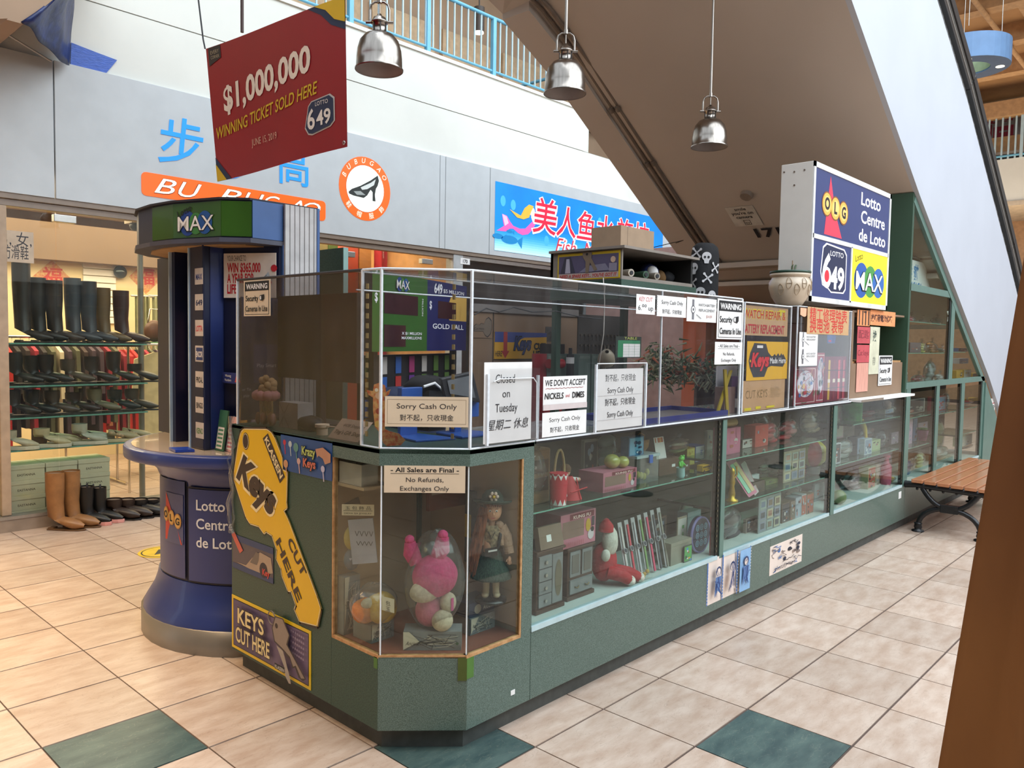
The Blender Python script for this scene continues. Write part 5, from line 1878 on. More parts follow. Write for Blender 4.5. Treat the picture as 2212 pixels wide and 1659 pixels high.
for u_,v_,s_ in((1075,510,1.0),(1100,518,1.6),(1100,500,0.6)):
 m=MB()
 x_,z_=fpx(u_,v_)
 m.poly([(x_+0.10*s_*cos(j*pi/8),z_+0.035*s_*sin(j*pi/8))for j in range(16)],fw,0.006,glow('#1585c4',0.3))
 m.poly([(x_+0.09*s_,z_),(x_+0.16*s_,z_+0.04*s_),(x_+0.15*s_,z_-0.06*s_)],fw,0.0065,glow('#1585c4',0.3))
 m.build('fish_picture',t)
m=MB()
for u_,v_ in((1108,443),(1086,434),(1180,520),(1295,480)):
 x_,z_=fpx(u_,v_)
 m.poly([(x_+0.05*cos(j*pi/8),z_+0.07*sin(j*pi/8))for j in range(16)],fw,0.006,glow('#48b0f0',0.4))
m.build('bubbles',t)
m=MB()
for ch,u_,v_,s_ in(('美',1176,470,.52),('人',1222,482,.46),('鱼',1264,491,.46),('水',1305,498,.45),('族',1348,504,.44),('坊',1384,510,.43)):
 x_,z_=fpx(u_,v_)
 m.text(ch,fw,x_,z_-s_*0.36,s_,glow('#fbe6ea',0.5),l=0.008,bold=0.045,shear=0.12)
 m.text(ch,fw,x_,z_-s_*0.35,s_,glow('#d82040',0.4),l=0.011,bold=0.008,shear=0.12)
x_,z_=fpx(1198,545)
m.text('Fish  Market',fw,x_,z_,0.30,glow('#fbe6ea',0.5),l=0.008,bold=0.05,shear=0.35,al='l')
m.text('Fish  Market',fw,x_,z_,0.30,glow('#c83040',0.4),l=0.011,bold=0.0,shear=0.35,al='l')
m.build('restaurant_lettering',t)
p=aty(1005,564,5.22)
s=Sheet((p.x-0.075,5.225,p.z-0.04),(1,0,0),(0,0,1),0.16,0.075,PAPER,th=0.004)
s.text('170',0.5,0.22,0.06,BLACK,bold=0.03)
s.done('unit_number','small white unit number 170 plate on the shop header','sign')
#  INSIDE THE KIOSK
def onvp(u,v,P,d):
 """sight line meets the upright plane through P running along d"""
 n_=V((-d[1],d[0],0))
 r_=ray(u,v)
 return CAM+r_*((V(P)-CAM).dot(n_)/r_.dot(n_))
d24=V((cos(radians(24)),sin(radians(24)),0))
P=aty(803,760,1.1)
Q=onvp(1006,760,P,d24)
W_,H_=(Q-P).length,0.395
jd=thing('jackpot_display','green and navy lottery jackpot display board inside the kiosk','display board',(P+Q)/2-V((0,0,0.35)))
fr=Fr(P,d24,(0,0,1))
m=MB()
m.obox(P,d24*W_,V((-d24.y,d24.x,0))*0.06,V((0,0,H_)),BLACK)
m.build('housing',jd)
m=MB()
m.obox(P+V((0.05,0.05,-0.35)),d24*0.04,V((0,0.04,0)),V((0,0,0.36)),BLACK)
m.obox(P+d24*(W_-0.1)+V((0,0.05,-0.35)),d24*0.04,V((0,0.04,0)),V((0,0,0.36)),BLACK)
m.build('stand',jd)
h_=W_*0.52
m=MB()
m.poly([(0,0),(h_,0),(h_,H_),(0,H_)],fr,0.001,mat('green display face','#356028',rough=0.3,var=0.05))
m.poly([(h_,0),(W_,0),(W_,H_),(h_,H_)],fr,0.001,mat('navy display face','#20265c',rough=0.3,var=0.05))
m.poly([(W_*.80,H_*.82),(W_,H_*.84),(W_,H_*.45),(W_*.78,H_*.45),(W_*.74,H_*.6)],fr,0.0015,ink('#c9a050'))
for a,b,c,d in((0.10,0.48,0.42,0.74),(0.10,0.06,0.30,0.34),(0.64,0.47,0.86,0.72)):
 m.poly([(W_*a,H_*b),(W_*c,H_*b),(W_*c,H_*d),(W_*a,H_*d)],fr,0.002,mat('dark red digits window','#3f2228',rough=0.1))
max_logo(m,fr,W_*0.26,H_*0.87,0.065)
m.text('649',fr,W_*0.64,H_*0.83,0.075,ink('#e8e6ea'),l=0.003,bold=0.03)
for t_,x,y,s_,w_ in(('$5 MILLION',.83,.85,.03,.26),('GOLD BALL',.77,.32,.04,.38),('X $1 MILLION',.36,.22,.02,.2),('MAXMILLIONS',.36,.16,.02,.2)):
 m.text(t_,fr,W_*x,H_*y,s_,ink('#e8e6ea'),l=0.003,width=w_*W_,bold=0.015)
m.text('$',fr,W_*.03,H_*.62,0.06,ink('#e8e6ea'),l=0.003,bold=0.02).text('$',fr,W_*.555,H_*.6,0.06,ink('#e8e6ea'),l=0.003,bold=0.02)
m.text('MILLION',fr,W_*.46,H_*.60,0.025,ink('#e8e6ea'),l=0.003,rot=-90).text('MILLION',fr,W_*.91,H_*.58,0.022,ink('#c9a050'),l=0.003,rot=-90)
m.build('face_print',jd)
tr_=thing('ticket_rack','rack of colourful scratch tickets below the jackpot display','rack',P+d24*0.3-V((0,0,0.34)))
m=MB()
m.obox(P+V((0.02,0.1,-0.34)),d24*(W_-0.05),V((-d24.y,d24.x,0))*0.03,V((0,0,0.32)),mat('black rack','#1d1c20'))
m.build('panel',tr_)
rg=random.Random(8)
for i in range(7):
 for j in range(3):
  m=MB()
  o_=P+V((0.02,0.097,-0.33+j*0.105))+d24*(0.02+i*(W_-0.06)/7)
  m.obox(o_,d24*0.065,V((0,-0.004,0)),V((0,0,0.09)),ink(rg.choice(['#b8302c','#2f5fa8','#c98a30','#5a7a3a','#a83a70','#c9c0b8','#6a3a8a'])))
  m.build('ticket',tr_)
BLT=mat('blue terminal plastic','#2c5aa8',rough=0.35,var=0.05)
DKP=mat('charcoal plastic','#2a2b30',rough=0.4)
tm_=thing('lottery_terminal','blue lottery terminal with tilted grey customer screen on the counter','terminal',(0.17,0.55,1.182))
p0,p1,p2,p3=aty(953,818,.5),aty(1022,803,.5),aty(1038,870,.5),aty(962,858,.5)
m=MB()
m.add([p0,p1,p2,p3]+[p+V((0.03,0.05,0))for p in(p0,p1,p2,p3)],[(3,2,1,0),(4,5,6,7),(0,1,5,4),(1,2,6,5),(2,3,7,6),(3,0,4,7)],DKP)
m.build('screen_case',tm_,bevel=0.004)
c_=(p0+p1+p2+p3)/4
m=MB()
m.add([c_+(p-c_)*0.72+V((0,-0.004,0.003))for p in(p0,p1,p2,p3)],[(3,2,1,0)],mat('grey screen','#77797c',rough=0.15))
m.build('screen',tm_)
m=MB()
q0,q1=aty(965,860,.54),aty(1035,900,.54)
m.box((q0.x,.54,q1.z),(q1.x,.60,q0.z),BLT)
m.box((q0.x+.06,.55,1.19),(q0.x+.10,.59,q1.z),BLT)
m.prism([(q0.x-.02,.42),(q0.x+.2,.42),(q0.x+.17,.62),(q0.x+.01,.62)],Fr((0,0,1.182),(1,0,0),(0,1,0)),0.012,BLT)
m.build('stand',tm_,bevel=0.004)
tm_=thing('display_stand','blue display stand with a flat foot behind the orange cutout','stand',(-0.06,0.6,1.182))
m=MB()
q0,q1=aty(868,838,.6),aty(912,940,.6)
m.box((q0.x,.60,q0.z-.06),(q1.x,.63,q0.z),BLT)
m.box((q0.x+.01,.62,1.19),(q1.x-.01,.64,q0.z-.03),BLT)
m.prism([(q0.x-.04,.46),(q1.x+.03,.42),(q1.x+.01,.66),(q0.x,.66)],Fr((0,0,1.182),(1,0,0),(0,1,0)),0.01,BLT)
m.build('stand',tm_,bevel=0.003)
m=MB()
c_=aty(920,832,.8)
m.blob((c_.x,.8,c_.z),(.11,.09,.045),mat('black cloth','#1e1d20',rough=0.9),wob=.08,seed=4)
m.box((c_.x-.05,.72,1.182),(c_.x+.05,.86,c_.z-.02),DKP)
m.tube([(c_.x-.09,.712,c_.z-.0),(c_.x-.03,.705,c_.z+.015),(c_.x+.02,.705,c_.z-.02),(c_.x+.08,.712,c_.z+.0)],.007,6,PAPER)
tag(m.build('baseball_hat'),'black hat with a white pattern on a dark stand behind the screen','hat')
ORC=mat('orange gift cutout','#c4562a',rough=0.6,scale=60,hex2='#d9a860',detail=2)
cow=[(792,836),(806,838),(808,824),(820,820),(832,826),(834,840),(844,834),(840,846),(830,852),(834,880),(832,920),(842,925),(862,930),(876,944),(866,955),(836,957),(828,950),(822,930),(810,915),(806,880),(806,852),(796,846)]
yc=0.46
Pc=V((-0.40,0.44,0))
cp=[onvp(u,v,Pc,cdir)for u,v in cow]
frc=Fr((Pc.x,Pc.y,0),cdir,(0,0,1))
pts=[((p-frc.o).dot(frc.ex),p.z)for p in cp]
zmin=min(p[1]for p in pts)
m=MB()
m.prism([(a,b-zmin+1.184)for a,b in pts],frc,0.003,ORC)
o=m.build('ox_cutout')
tag(o,'orange and gold festive ox cutout standing inside the angled screen','decoration')
m=MB()
hx,hz=pts[3][0]-0.004,pts[3][1]-zmin+1.184
for dx,dz,r_,c_ in((-.007,-.028,.007,'#f2e6c8'),(.010,-.028,.007,'#f2e6c8'),(0.002,-.05,.014,'#e0b088'),(.002,-.11,.012,'#a02a20'),(.0,-.16,.014,'#e8c060')):
 m.poly([(hx+dx+r_*cos(i*pi/6),hz+dz+r_*sin(i*pi/6))for i in range(12)],frc,0.0042,ink(c_))
m.build('print',o)
mo=thing('monitor','large dark monitor standing with its back to the side screen','monitor',(-0.1,1.35,1.182))
m=MB()
m.box((-0.22,0.89,1.40),(-0.19,1.55,1.80),mat('dark brown monitor back','#2b2622',rough=0.5))
m.box((-0.19,0.95,1.43),(-0.15,1.49,1.77),DKP)
m.box((-0.222,0.89,1.40),(-0.219,1.14,1.80),mat('dark brown board','#3c3028',rough=0.7))
m.build('screen_back',mo,bevel=0.006)
m=MB()
m.box((-0.20,1.20,1.19),(-0.17,1.24,1.42),DKP)
m.box((-0.27,1.12,1.182),(-0.10,1.32,1.197),DKP)
m.build('stand',mo)
m=MB()
m.lathe([(.17,1.0),(.19,1.2),(.18,1.30),(.12,1.345),(0.001,1.35)],(0.33,1.22,0),20,mat('blue chair fabric','#34405f',rough=0.9),sx=1,sy=1.3)
m.cyl((0.33,1.22,0.0),(0.33,1.22,1.02),.04,mt=DKP)
tag(m.build('office_chair'),'blue padded office chair back inside the kiosk','chair')
def quick(nm,mb,label,cat,group=None,**k):
 return tag(mb.build(nm,**k),label,cat,group)
c_=atx(576,905,-.38)
fl=thing('charm_bouquet','bundle of pink and straw coloured doll charms hanging in the side screen','decoration',(-.38,c_.y,1.182))
rg=random.Random(21)
m=MB()
for i in range(16):
 a=rg.uniform(0,6.28)
 m.blob((-.38+.025*cos(a),c_.y+.05*sin(a),1.345+rg.uniform(0,.06)),.017,mat('straw curls','#b8946a',rough=0.9),8,6,wob=.1,seed=i)
m.build('straw_heads',fl)
m=MB()
for i in range(9):
 a=i*.7
 m.blob((-.385+.03*cos(a),c_.y+.055*sin(a),1.325),(.03,.028,.024),mat('pink gauze','#c9888a',rough=0.8),8,6,wob=.08,seed=i)
m.build('gauze',fl)
m=MB()
for i in range(10):
 yy=c_.y-.06+i*.0125
 m.tube([(-.385,yy,1.32),(-.38,yy+.004,1.23)],.0022,5,ink('#d8b868'))
 m.blob((-.38+rg.uniform(-.02,.02),yy,1.215),(.013,.013,.03),ink(rg.choice(['#a8765a','#8a5a48','#b88a7a'])),7,6)
m.build('tassels',fl)
a,b_=atx(603,850,-.36),atx(643,930,-.36)
m=MB()
m.box((-.36,b_.y,1.182),(-.28,a.y,1.30),mat('grey white carton','#aaa6a4'))
m.poly([(0,0),(.001,0),(.001,.1),(0,.1)],Fr((-.3605,a.y-.03,1.19),(0,-1,0),(0,0,1)),0.001,BLACK)
for q_ in((0,0,.04,.05),(.085,0,.045,.05),(0,.115,.04,.065),(.085,.115,.045,.065)):
 f_=Fr((-.3605,a.y,1.183),(0,-1,0),(0,0,1))
 dx,dz=q_[2]-q_[0],q_[3]-q_[1]
 m.poly([(q_[0],q_[1]),(q_[0]+.002,q_[1]),(q_[2]+.002,q_[3]),(q_[2],q_[3])],f_,0.0006,BLACK)
quick('small_carton',m,'small grey white carton with folded end inside the side screen','box')
m=MB()
cb=atx(672,900,-.33)
m.blob((-.33,cb.y,1.215),(.05,.085,.034),mat('black leather','#26221f',rough=0.5),wob=.05)
quick('black_pouch',m,'black pouch lying beside the small carton','pouch')
m=MB()
ca=atx(696,905,-.38)
m.cyl((-.38,ca.y,1.182),(-.38,ca.y,1.215),.024,mt=PAPERW)
m.cyl((-.38,ca.y,1.215),(-.38,ca.y,1.228),.031,mt=PAPERW)
m.tube([(-.38,ca.y-.02,1.222),(-.36,ca.y-.08,1.22),(-.34,ca.y-.16,1.19)],.003,6,PAPERW)
quick('plug_adapter',m,'cream round plug adapter on the side counter','plug')
A_,B_=onvp(702,935,V((XS+.03,.66,0)),V((0.05,-1,0))),onvp(778,945,V((XS+.03,.66,0)),V((0.05,-1,0)))
s=Sheet((XS+.035,0.80,1.186),(0.0,-1,0),(0.45,-.1,.55),.21,.10,mat('address card','#cbb29c',rough=.8),th=.001)
s.text('4438 Sheppard',.55,.62,.022,INK3,shear=.2,width=.7).text("Ting's Gift Shop",.5,.25,.026,BLACK,shear=.2,width=.84,bold=.01)
s.done('address_card','tilted cream card reading Ting\'s Gift Shop on the side counter','card')
YB=1.6
xa,xb=aty(1025,700,YB).x,aty(1247,700,YB).x
zt_=1.80
m=MB()
m.box((xa-.02,YB,0.9),(xb,YB+.03,zt_),BOARD)
m.box((xa-.02,YB-.012,zt_-.02),(xb,YB,zt_+.03),mat('grey top rail','#7d7672'))
m.box((xa+.165,YB-.004,.9),(xa+.173,YB,zt_),mat('board seam','#4a3c30'))
bp_=m.build('back_partition')
tag(bp_,'tan fibreboard partition at the back of the kiosk','partition')
m=MB()
m.box((xa-.05,1.05,0),(xb+1.5,YB-.02,.95),mat('grey green cabinet','#5f6f6a',rough=.5))
m.box((xa-.05,1.03,.95),(xb+1.5,YB,.975),mat('dark worktop','#3a3836',rough=.4))
tag(m.build('back_cabinet'),'grey green base cabinet along the back of the kiosk','cabinet')
fb=Fr((0,YB-.0,0),(1,0,0),(0,0,1))
x0,x1,z0,z1=px4(1068,718,1180,775,YB-.01)
s=Sheet((x0,YB-.012,z0),(1,0,0),(0,0,1),x1-x0,z1-z0,mat('golden sign board','#d8a02c',rough=.5),th=.008)
s.poly([(0,1),(1,1),(1,.84),(.55,.80),(.35,.62),(.0,.62)],ink('#3a4a8a')).poly([(0.16,1),(.23,1),(.23,.3),(.27,.3),(.195,.02),(.12,.3),(.16,.3)],ink('#a83a38'))
s.text('Keys',.52,.35,.12,BLACK,bold=.08,shear=.3,width=.36).text('Keys',.52,.36,.115,ink('#2f3a6a'),bold=.04,shear=.3,width=.34)
s.text('CUT',.86,.36,.06,BLACK,bold=.05).text('HERE',.86,.06,.06,BLACK,bold=.05).text('HERE',.07,.1,.05,BLACK,width=.12)
s.done('keys_sign','blue and golden keys cut here sign on the back partition','sign')
x0,x1,z0,z1=px4(1024,684,1065,730,YB-.01)
s=Sheet((x0,YB-.004,z0),(1,0,0),(0,0,1),x1-x0,z1-z0,BOARD,th=.002)
kpn=[(.02,.3),(.5,.3),(.62,.1),(.75,.02),(.92,.2),(.98,.5),(.95,.85),(.8,1.0),(.65,.9),(.55,.66),(.4,.7),(.3,.6),(.15,.66),(.02,.55)]
s.poly(kpn,BLACK).poly([(.5+(a-.5)*.95,.5+(b-.5)*.9)for a,b in kpn],ink('#77685a')).text('Cut Here',.3,.38,.022,BLACK)
s.done('key_drawing','grey key shaped cut here drawing on the back partition','sign')
x0,x1,z0,z1=px4(1180,706,1204,737,YB-.01)
s=Sheet((x0,YB-.004,z0),(1,0,0),(0,0,1),x1-x0,z1-z0,ink('#4a4644'),th=.002)
sketch(s,['#8a8078','#26242a','#b09080'],3,12)
s.done('photo','small dark photo pinned on the back partition','photo')
z0=0.975
m=MB()
x0,x1,_,z1=px4(1176,743,1222,770,1.4)
m.rbox((x0,1.4,1.24),(x1,1.45,z1),DKP,r=.015)
m.box((x0+.1,1.41,z0),(x0+.16,1.44,1.25),DKP)
quick('small_monitor',m,'small black monitor on the back cabinet','monitor')
m=MB()
x0,x1,_,z1=px4(1152,764,1190,790,1.3)
RM=mat('red machine paint','#a82c38',rough=.4)
m.box((x0,1.2,z0),(x1,1.4,1.25),RM)
m.cyl((x0+.06,1.3,1.25),(x0+.06,1.3,z1),.05,mt=RM)
m.cyl((x0+.02,1.19,z1-.06),(x1-.02,1.19,z1-.06),.03,mt=RM)
quick('key_cutting_machine',m,'red key cutting machine on the back cabinet','machine')
for k_,(u0,u1)in enumerate(((1182,1222),(1250,1276),(1278,1296))):
 x0,x1,_,z1=px4(u0,765,u1,795,1.25)
 m=MB()
 m.box((x0,1.25,z0),(x1,1.38,z1),mat('sage steel box','#6f857e',rough=.5))
 m.box((x0+.01,1.248,z1-.03),(x1-.01,1.25,z1-.01),mat('sage steel lid','#86998f'))
 quick('storage_box',m,('widest','middle','narrowest')[k_]+' of three sage green storage boxes at the kiosk back','box')
m=MB()
p=aty(1232,765,1.2)
m.cyl((p.x,1.2,z0),(p.x,1.2,p.z),.025,mt=DKP)
m.cyl((p.x,1.2,p.z-.06),(p.x,1.2,p.z-.02),.0265,mt=PAPER)
m.cyl((p.x,1.2,p.z),(p.x,1.2,p.z+.04),.012,mt=DKP)
quick('dark_bottle',m,'dark bottle with white label on the back cabinet','bottle')
tb=thing('tool_board','dark pegboard of key blanks to the right of the partition','pegboard',(xb+.28,YB,.9))
m=MB()
m.box((xb+.01,YB,.9),(xb+.55,YB+.02,zt_),mat('dark pegboard','#332e2a',rough=.7))
m.build('board',tb)
m=MB()
rg=random.Random(5)
for i in range(11):
 for j in range(7):
  x_,z_=xb+.04+i*.047,1.2+j*.075
  m.cyl((x_,YB-.012,z_),(x_,YB,z_),.010,mt=mat('key blanks','#6a6258',metal=.8,rough=.4),n=7)
  m.box((x_-.003,YB-.01,z_-.04),(x_+.003,YB-.007,z_),mat('key blanks'))
o=m.build('key_blanks',tb,kind='stuff')
m=MB()
p=aty(1310,765,.9)
CRP=mat('cream lamp plastic','#b5a892',rough=.4)
m.lathe([(.055,0),(.05,.04),(.03,.08),(.012,.09)],(p.x,.9,p.z-.04),18,CRP,axis=(-.5,-.4,.5))
m.tube([(p.x,.9,p.z),(p.x+.03,.92,p.z+.05),(p.x-.01,.95,1.2),(p.x-.03,.95,0.99)],.012,8,CRP)
m.cyl((p.x-.03,.95,.0),(p.x-.03,.95,.99),.05,mt=CRP)
quick('desk_lamp',m,'cream desk lamp behind the front screen by the price card','lamp')
m=MB()
m.tube([aty(1303,600,.62),aty(1306,650,.62),aty(1304,720,.62),aty(1298,760,.65),aty(1292,800,.7)],.003,5,ink('#cfc8c0'))
quick('cable',m,'white cable hanging down inside the kiosk in front of the pegboard','cable')
m=MB()
m.tube([aty(u,v,.59)for u,v in((1025,680),(1050,666),(1078,674),(1110,664),(1150,674),(1200,672),(1250,684),(1300,690))],.003,6,BLACK)
quick('cable',m,'wavy black cable strung along the top of the enclosure','cable')
m=MB()
m.box((5.9,2.6,0),(6.9,2.9,1.9),mat('orange display panel','#b5552e',rough=.6,var=.06,scale=1))
quick('orange_stand',m,'tall orange display stand seen through the enclosure','display stand')
m=MB()
rg=random.Random(14)
G=[mat('garland green','#4f6a4c',rough=.8),mat('garland frost','#a5a88c',rough=.8),mat('garland berry','#b8603c',rough=.7)]
for i in range(900):
 t_=rg.random()
 c0=V((3.9+t_*1.9,2.0+.1*sin(t_*9),1.40-.18*t_))
 c0+=V((rg.gauss(0,.06),rg.gauss(0,.06),rg.gauss(0,.085)))
 d_=V((rg.gauss(0,1),rg.gauss(0,1),rg.gauss(0,.7))).normalized()
 m.cyl(c0,c0+d_*.10,.014,.002,4,G[0 if i%3==0 else(2 if i%9==1 else 1)],cap=False)
o=m.build('garland')
ga=tag(o,'frosted green and orange garland hung along the rear rail of the kiosk','garland')
m=MB()
m.box((3.2,2.0,.85),(6.1,2.05,.97),mat('red barrier band','#7a2430',rough=.6))
m.box((3.2,2.05,0),(6.1,2.4,.85),mat('brown counter beyond','#5a4038',rough=.6))
m.box((4.75,2.04,.97),(6.1,2.07,1.25),mat('brown counter beyond'))
quick('rear_counter',m,'brown counter with a red band behind the kiosk','counter')
m=MB()
x0,x1=aty(1385,905,.2).x,aty(1568,880,.2).x
BT=mat('dark blue tray','#27347e',rough=.35)
m.box((x0,.20,1.193),(x1,.56,1.198),mat('grey tray mat','#6b6462'))
m.box((x0,.19,1.193),(x1,.20,1.222),BT)
m.box((x0,.56,1.193),(x1,.57,1.222),BT)
m.box((x0-.01,.19,1.193),(x0,.57,1.222),BT)
m.box((x1,.19,1.193),(x1+.01,.57,1.222),BT)
quick('blue_tray',m,'long shallow dark blue tray with grey mat on the counter','tray')
ru=thing('folding_ruler','yellow folding ruler standing crossed like an X by the warning sign','ruler',(1.80,.20,1.193))
YR=mat('yellow ruler','#a8921c',rough=.45)
for(ua,va,ub,vb,yy)in((1564,798,1570,888,.20),(1577,800,1547,884,.212)):
 a,b_=aty(ua,va,yy),aty(ub,vb,yy)
 b_.z=1.193
 m=MB()
 m.obox(b_,a-b_,V((.032,0,0)),V((0,.008,0)),YR)
 m.build('blade',ru)
x0,x1,_,z1=px4(1564,836,1586,880,.24)
m=MB()
m.box((x0,.235,1.193),(x1,.30,z1),mat('dusty pink box','#9a7c74'))
quick('tall_box',m,'plain dusty pink box behind the yellow ruler','box')
p=aty(1594,880,.24)
m=MB()
m.lathe([(.03,0),(.03,.10),(.026,.115),(.012,.12)],(p.x-.01,.24,1.193),16,mat('dark blue bottle','#2a2c50',rough=.3))
m.lathe([(.022,.12),(.022,.15),(.018,.158),(.001,.16)],(p.x-.01,.24,1.193),14,mat('dark blue bottle'))
m.lathe([(.0305,.03),(.0305,.085)],(p.x-.01,.24,1.193),16,PAPER)
quick('spray_bottle',m,'dark blue bottle with white label beside the ruler','bottle')
g1=thing('overhead_shelf','open overhead shelf box on green legs inside the kiosk','shelf',(1.9,.8,0))
SHW=mat('grey brown shelf board','#8d8278',rough=.6)
GX0,GX1,GY0,GY1=1.36,2.13,.60,1.12
m=MB()
m.box((GX0,GY0,1.955),(GX1,GY1,1.975),SHW)
m.box((GX0-.02,GY0-.03,2.125),(GX1+.03,GY1,2.14),SHW)
m.box((GX0,GY1-.02,1.975),(GX1,GY1,2.125),mat('black shelf back','#1b1a19'))
m.box((GX1-.02,GY0,1.975),(GX1,GY1,2.125),mat('black shelf back'))
m.box((GX0,GY0,1.975),(GX0+.012,GY1,2.125),SHW)
m.build('box',g1)
m=MB()
m.box((GX0,GY0,1.86),(GX1+.05,GY1,1.955),GREEND)
m.box((GX0,GY0+.02,1.845),(2.66,GY1,1.86),GREEND)
m.build('green_fascia',g1)
for x_,y_ in((GX1-.04,GY1-.04),(GX0+.02,GY1-.04)):
 m=MB()
 m.box((x_,y_,0),(x_+.04,y_+.04,1.86),GREEND)
 m.build('leg',g1)
yl_,yr_=atx(1206,560,GX0).y,GY0+.01
s=Sheet((GX0-.004,yl_,1.962),(0,-1,0),(0,0,1),yl_-yr_,.155,mat('gold sign edge','#d8b41c'),th=.004)
s.rect(.02,.04,.98,.90,ink('#58506a')).rect(.02,.04,.98,.24,ink('#b8a298'))
s.text("NEED A SPARE KEY?... YOU'VE GOT IT",.5,.08,.026,ink('#b0302c'),width=.92,bold=.03,shear=.2)
s.poly([(.05,.26),(.12,.85),(.22,.88),(.3,.26)],ink('#3c3a48')).poly([(.13,.26),(.15,.8),(.2,.8),(.22,.26)],ink('#b0aab8'))
s.poly([(.36,.26),(.5,.5),(.78,.55),(.85,.3)],ink('#7f7a8c')).disc(.9,.68,.018,ink('#c8a890'),n=10).rect(.84,.26,.96,.55,ink('#8c8494'))
s.poly([(.42,1.0),(.50,1.06),(.57,.98),(.56,.78),(.66,.34),(.61,.30),(.54,.62),(.52,.24),(.47,.24),(.47,.66),(.42,.84)],ink('#7c6a58')).disc(.49,.93,.008,BLACK,n=8)
s.done('spare_key_sign','gold edged need a spare key sign on the end of the overhead shelf','sign')
x0,x1,z0,z1=px4(1326,491,1398,548,.85)
m=MB()
m.box((x0,.8,2.141),(x1,1.02,2.141+(z1-z0)),CARD)
m.box((x0+.07,.799,2.141),(x0+.072,.80,2.141+(z1-z0)),mat('carton seam','#7a6654'))
quick('cardboard_box',m,'brown cardboard box on top of the overhead shelf','box')
rg=random.Random(77)
for k_,(x_,c_,lb_)in enumerate(((1.47,'#c8bba8','cream paper roll nearest the spare key sign on the overhead shelf'),(1.62,'#3c5a44','dark green roll second from the spare key sign'),(1.74,'#a89c8c','thin beige roll third from the spare key sign'))):
 m=MB()
 m.cyl((x_,GY0+.01,1.998),(x_+.1,GY0+.35,1.998),.022,mt=mat('roll '+c_,c_),n=16)
 m.cyl((x_-.001,GY0+.006,1.998),(x_,GY0+.01,1.998),.012,mt=DKP,n=12)
 quick('paper_roll',m,lb_,'roll')
for k_,(x_,r_,c_,lb_)in enumerate(((1.42,.035,'#b5a898','white stuffed toy at the open end of the overhead shelf'),(1.85,.055,'#27356e','blue and white folded bag on the overhead shelf'),(1.965,.04,'#7d5c34','tan bundle beside the blue bag on the overhead shelf'),(2.06,.04,'#1c1c20','black patterned bundle beside the skull cushion'))):
 m=MB()
 m.blob((x_,GY0+.14,1.976+r_+(.045 if k_==0 else 0)),(r_*1.3,r_,r_),mat('bundle '+c_,c_,rough=.8),wob=.08,seed=k_)
 if k_==0:
  m.cyl((x_,GY0+.14,1.976),(x_,GY0+.14,2.03),.03,mt=mat('bundle '+c_))
 if k_==1:
  m.blob((x_-.03,GY0+.10,1.976+r_),(r_*.7,r_*.7,r_*.7),PAPER,seed=3)
 quick('bundle',m,lb_,'bundle')
c_=aty(1516,600,.72)
sk=thing('skull_cushion','tall black cushion printed with white skulls and crossbones','cushion',(c_.x,.70,1.862))
m=MB()
hw=.115
m.lathe([(hw*.96,0),(hw,.05),(hw,.33),(hw*.9,.38),(hw*.6,.405),(.001,.41)],(c_.x,.70,1.862),28,mat('black plush','#18181b',rough=.9,bump=.3,scale=60),sy=.72)
m.build('cushion',sk)
m=MB()
rg=random.Random(9)
WB=ink('#c8c6c8')
nv=V((CAM.x-c_.x,CAM.y-.7,0)).normalized()
for a_,z_,kind in((-.25,.31,'s'),(.45,.335,'b'),(.75,.14,'b'),(-.9,.24,'b'),(-.7,.06,'s'),(.1,.08,'s'),(.65,.24,'s2'),(-.35,.17,'b')):
 ang=atan2(nv.y,nv.x)-a_
 rr_=Fr((c_.x+(hw+.002)*cos(ang),.70+(hw*.72+.002)*sin(ang),1.862+z_),(-sin(ang),cos(ang),0),(0,0,1))
 if kind[0]=='s':
  m.poly([(.032*cos(i*pi/8),.03*sin(i*pi/8))for i in range(16)],rr_,.004,WB)
  m.poly([(-.018,-.02),(.018,-.02),(.014,-.045),(-.014,-.045)],rr_,.0045,WB)
  for sx_ in(-.012,.012):
   m.poly([(sx_+.008*cos(i*pi/4),.009*sin(i*pi/4)-.004)for i in range(8)],rr_,.0055,BLACK)
 else:
  for an in(35,130):
   c2,s2=cos(radians(an)),sin(radians(an))
   m.poly([(-.035*c2+.005*s2,-.035*s2-.005*c2),(.035*c2+.005*s2,.035*s2-.005*c2),(.035*c2-.005*s2,.035*s2+.005*c2),(-.035*c2-.005*s2,-.035*s2+.005*c2)],rr_,.004,WB)
   for e_ in(-1,1):
    m.poly([(e_*.036*c2+.009*cos(i*pi/4),e_*.036*s2+.009*sin(i*pi/4))for i in range(8)],rr_,.0045,WB)
m.build('skull_print',sk)
c_=aty(1705,650,.27)
PZ=1.862
R_=.138
pot=thing('flower_pot','cream glazed round pot with raised leaf pattern standing on the acrylic case','pot',(c_.x,.27,PZ))
POTM=mat('cream glazed ceramic','#d6c3ab',rough=.35,var=.06,scale=5,coat=.3)
H_=.225
m=MB()
m.lathe([(R_*.55,0),(R_*.62,.01),(R_*.86,H_*.28),(R_*.98,H_*.52),(R_*.97,H_*.68),(R_*.86,H_*.80),(R_*.84,H_*.84),(R_*.94,H_*.87),(R_*.95,H_*.93),(R_*.9,H_*.95),(R_*.8,H_*.95),(R_*.78,H_*.7)],(c_.x,.27,PZ),36,POTM)
m.build('bowl',pot)
m=MB()
m.lathe([(R_*.9,H_*.95),(R_*.955,H_*.96),(R_*.955,H_*1.01),(R_*.9,H_*1.02),(R_*.8,H_*1.01)],(c_.x,.27,PZ),36,mat('dark green glaze','#2c4a3c',rough=.3))
m.lathe([(R_*.8,H_*.9),(.001,H_*.9)],(c_.x,.27,PZ),24,mat('potting soil','#3a2c22',rough=.9))
m.build('rim',pot)
m=MB()
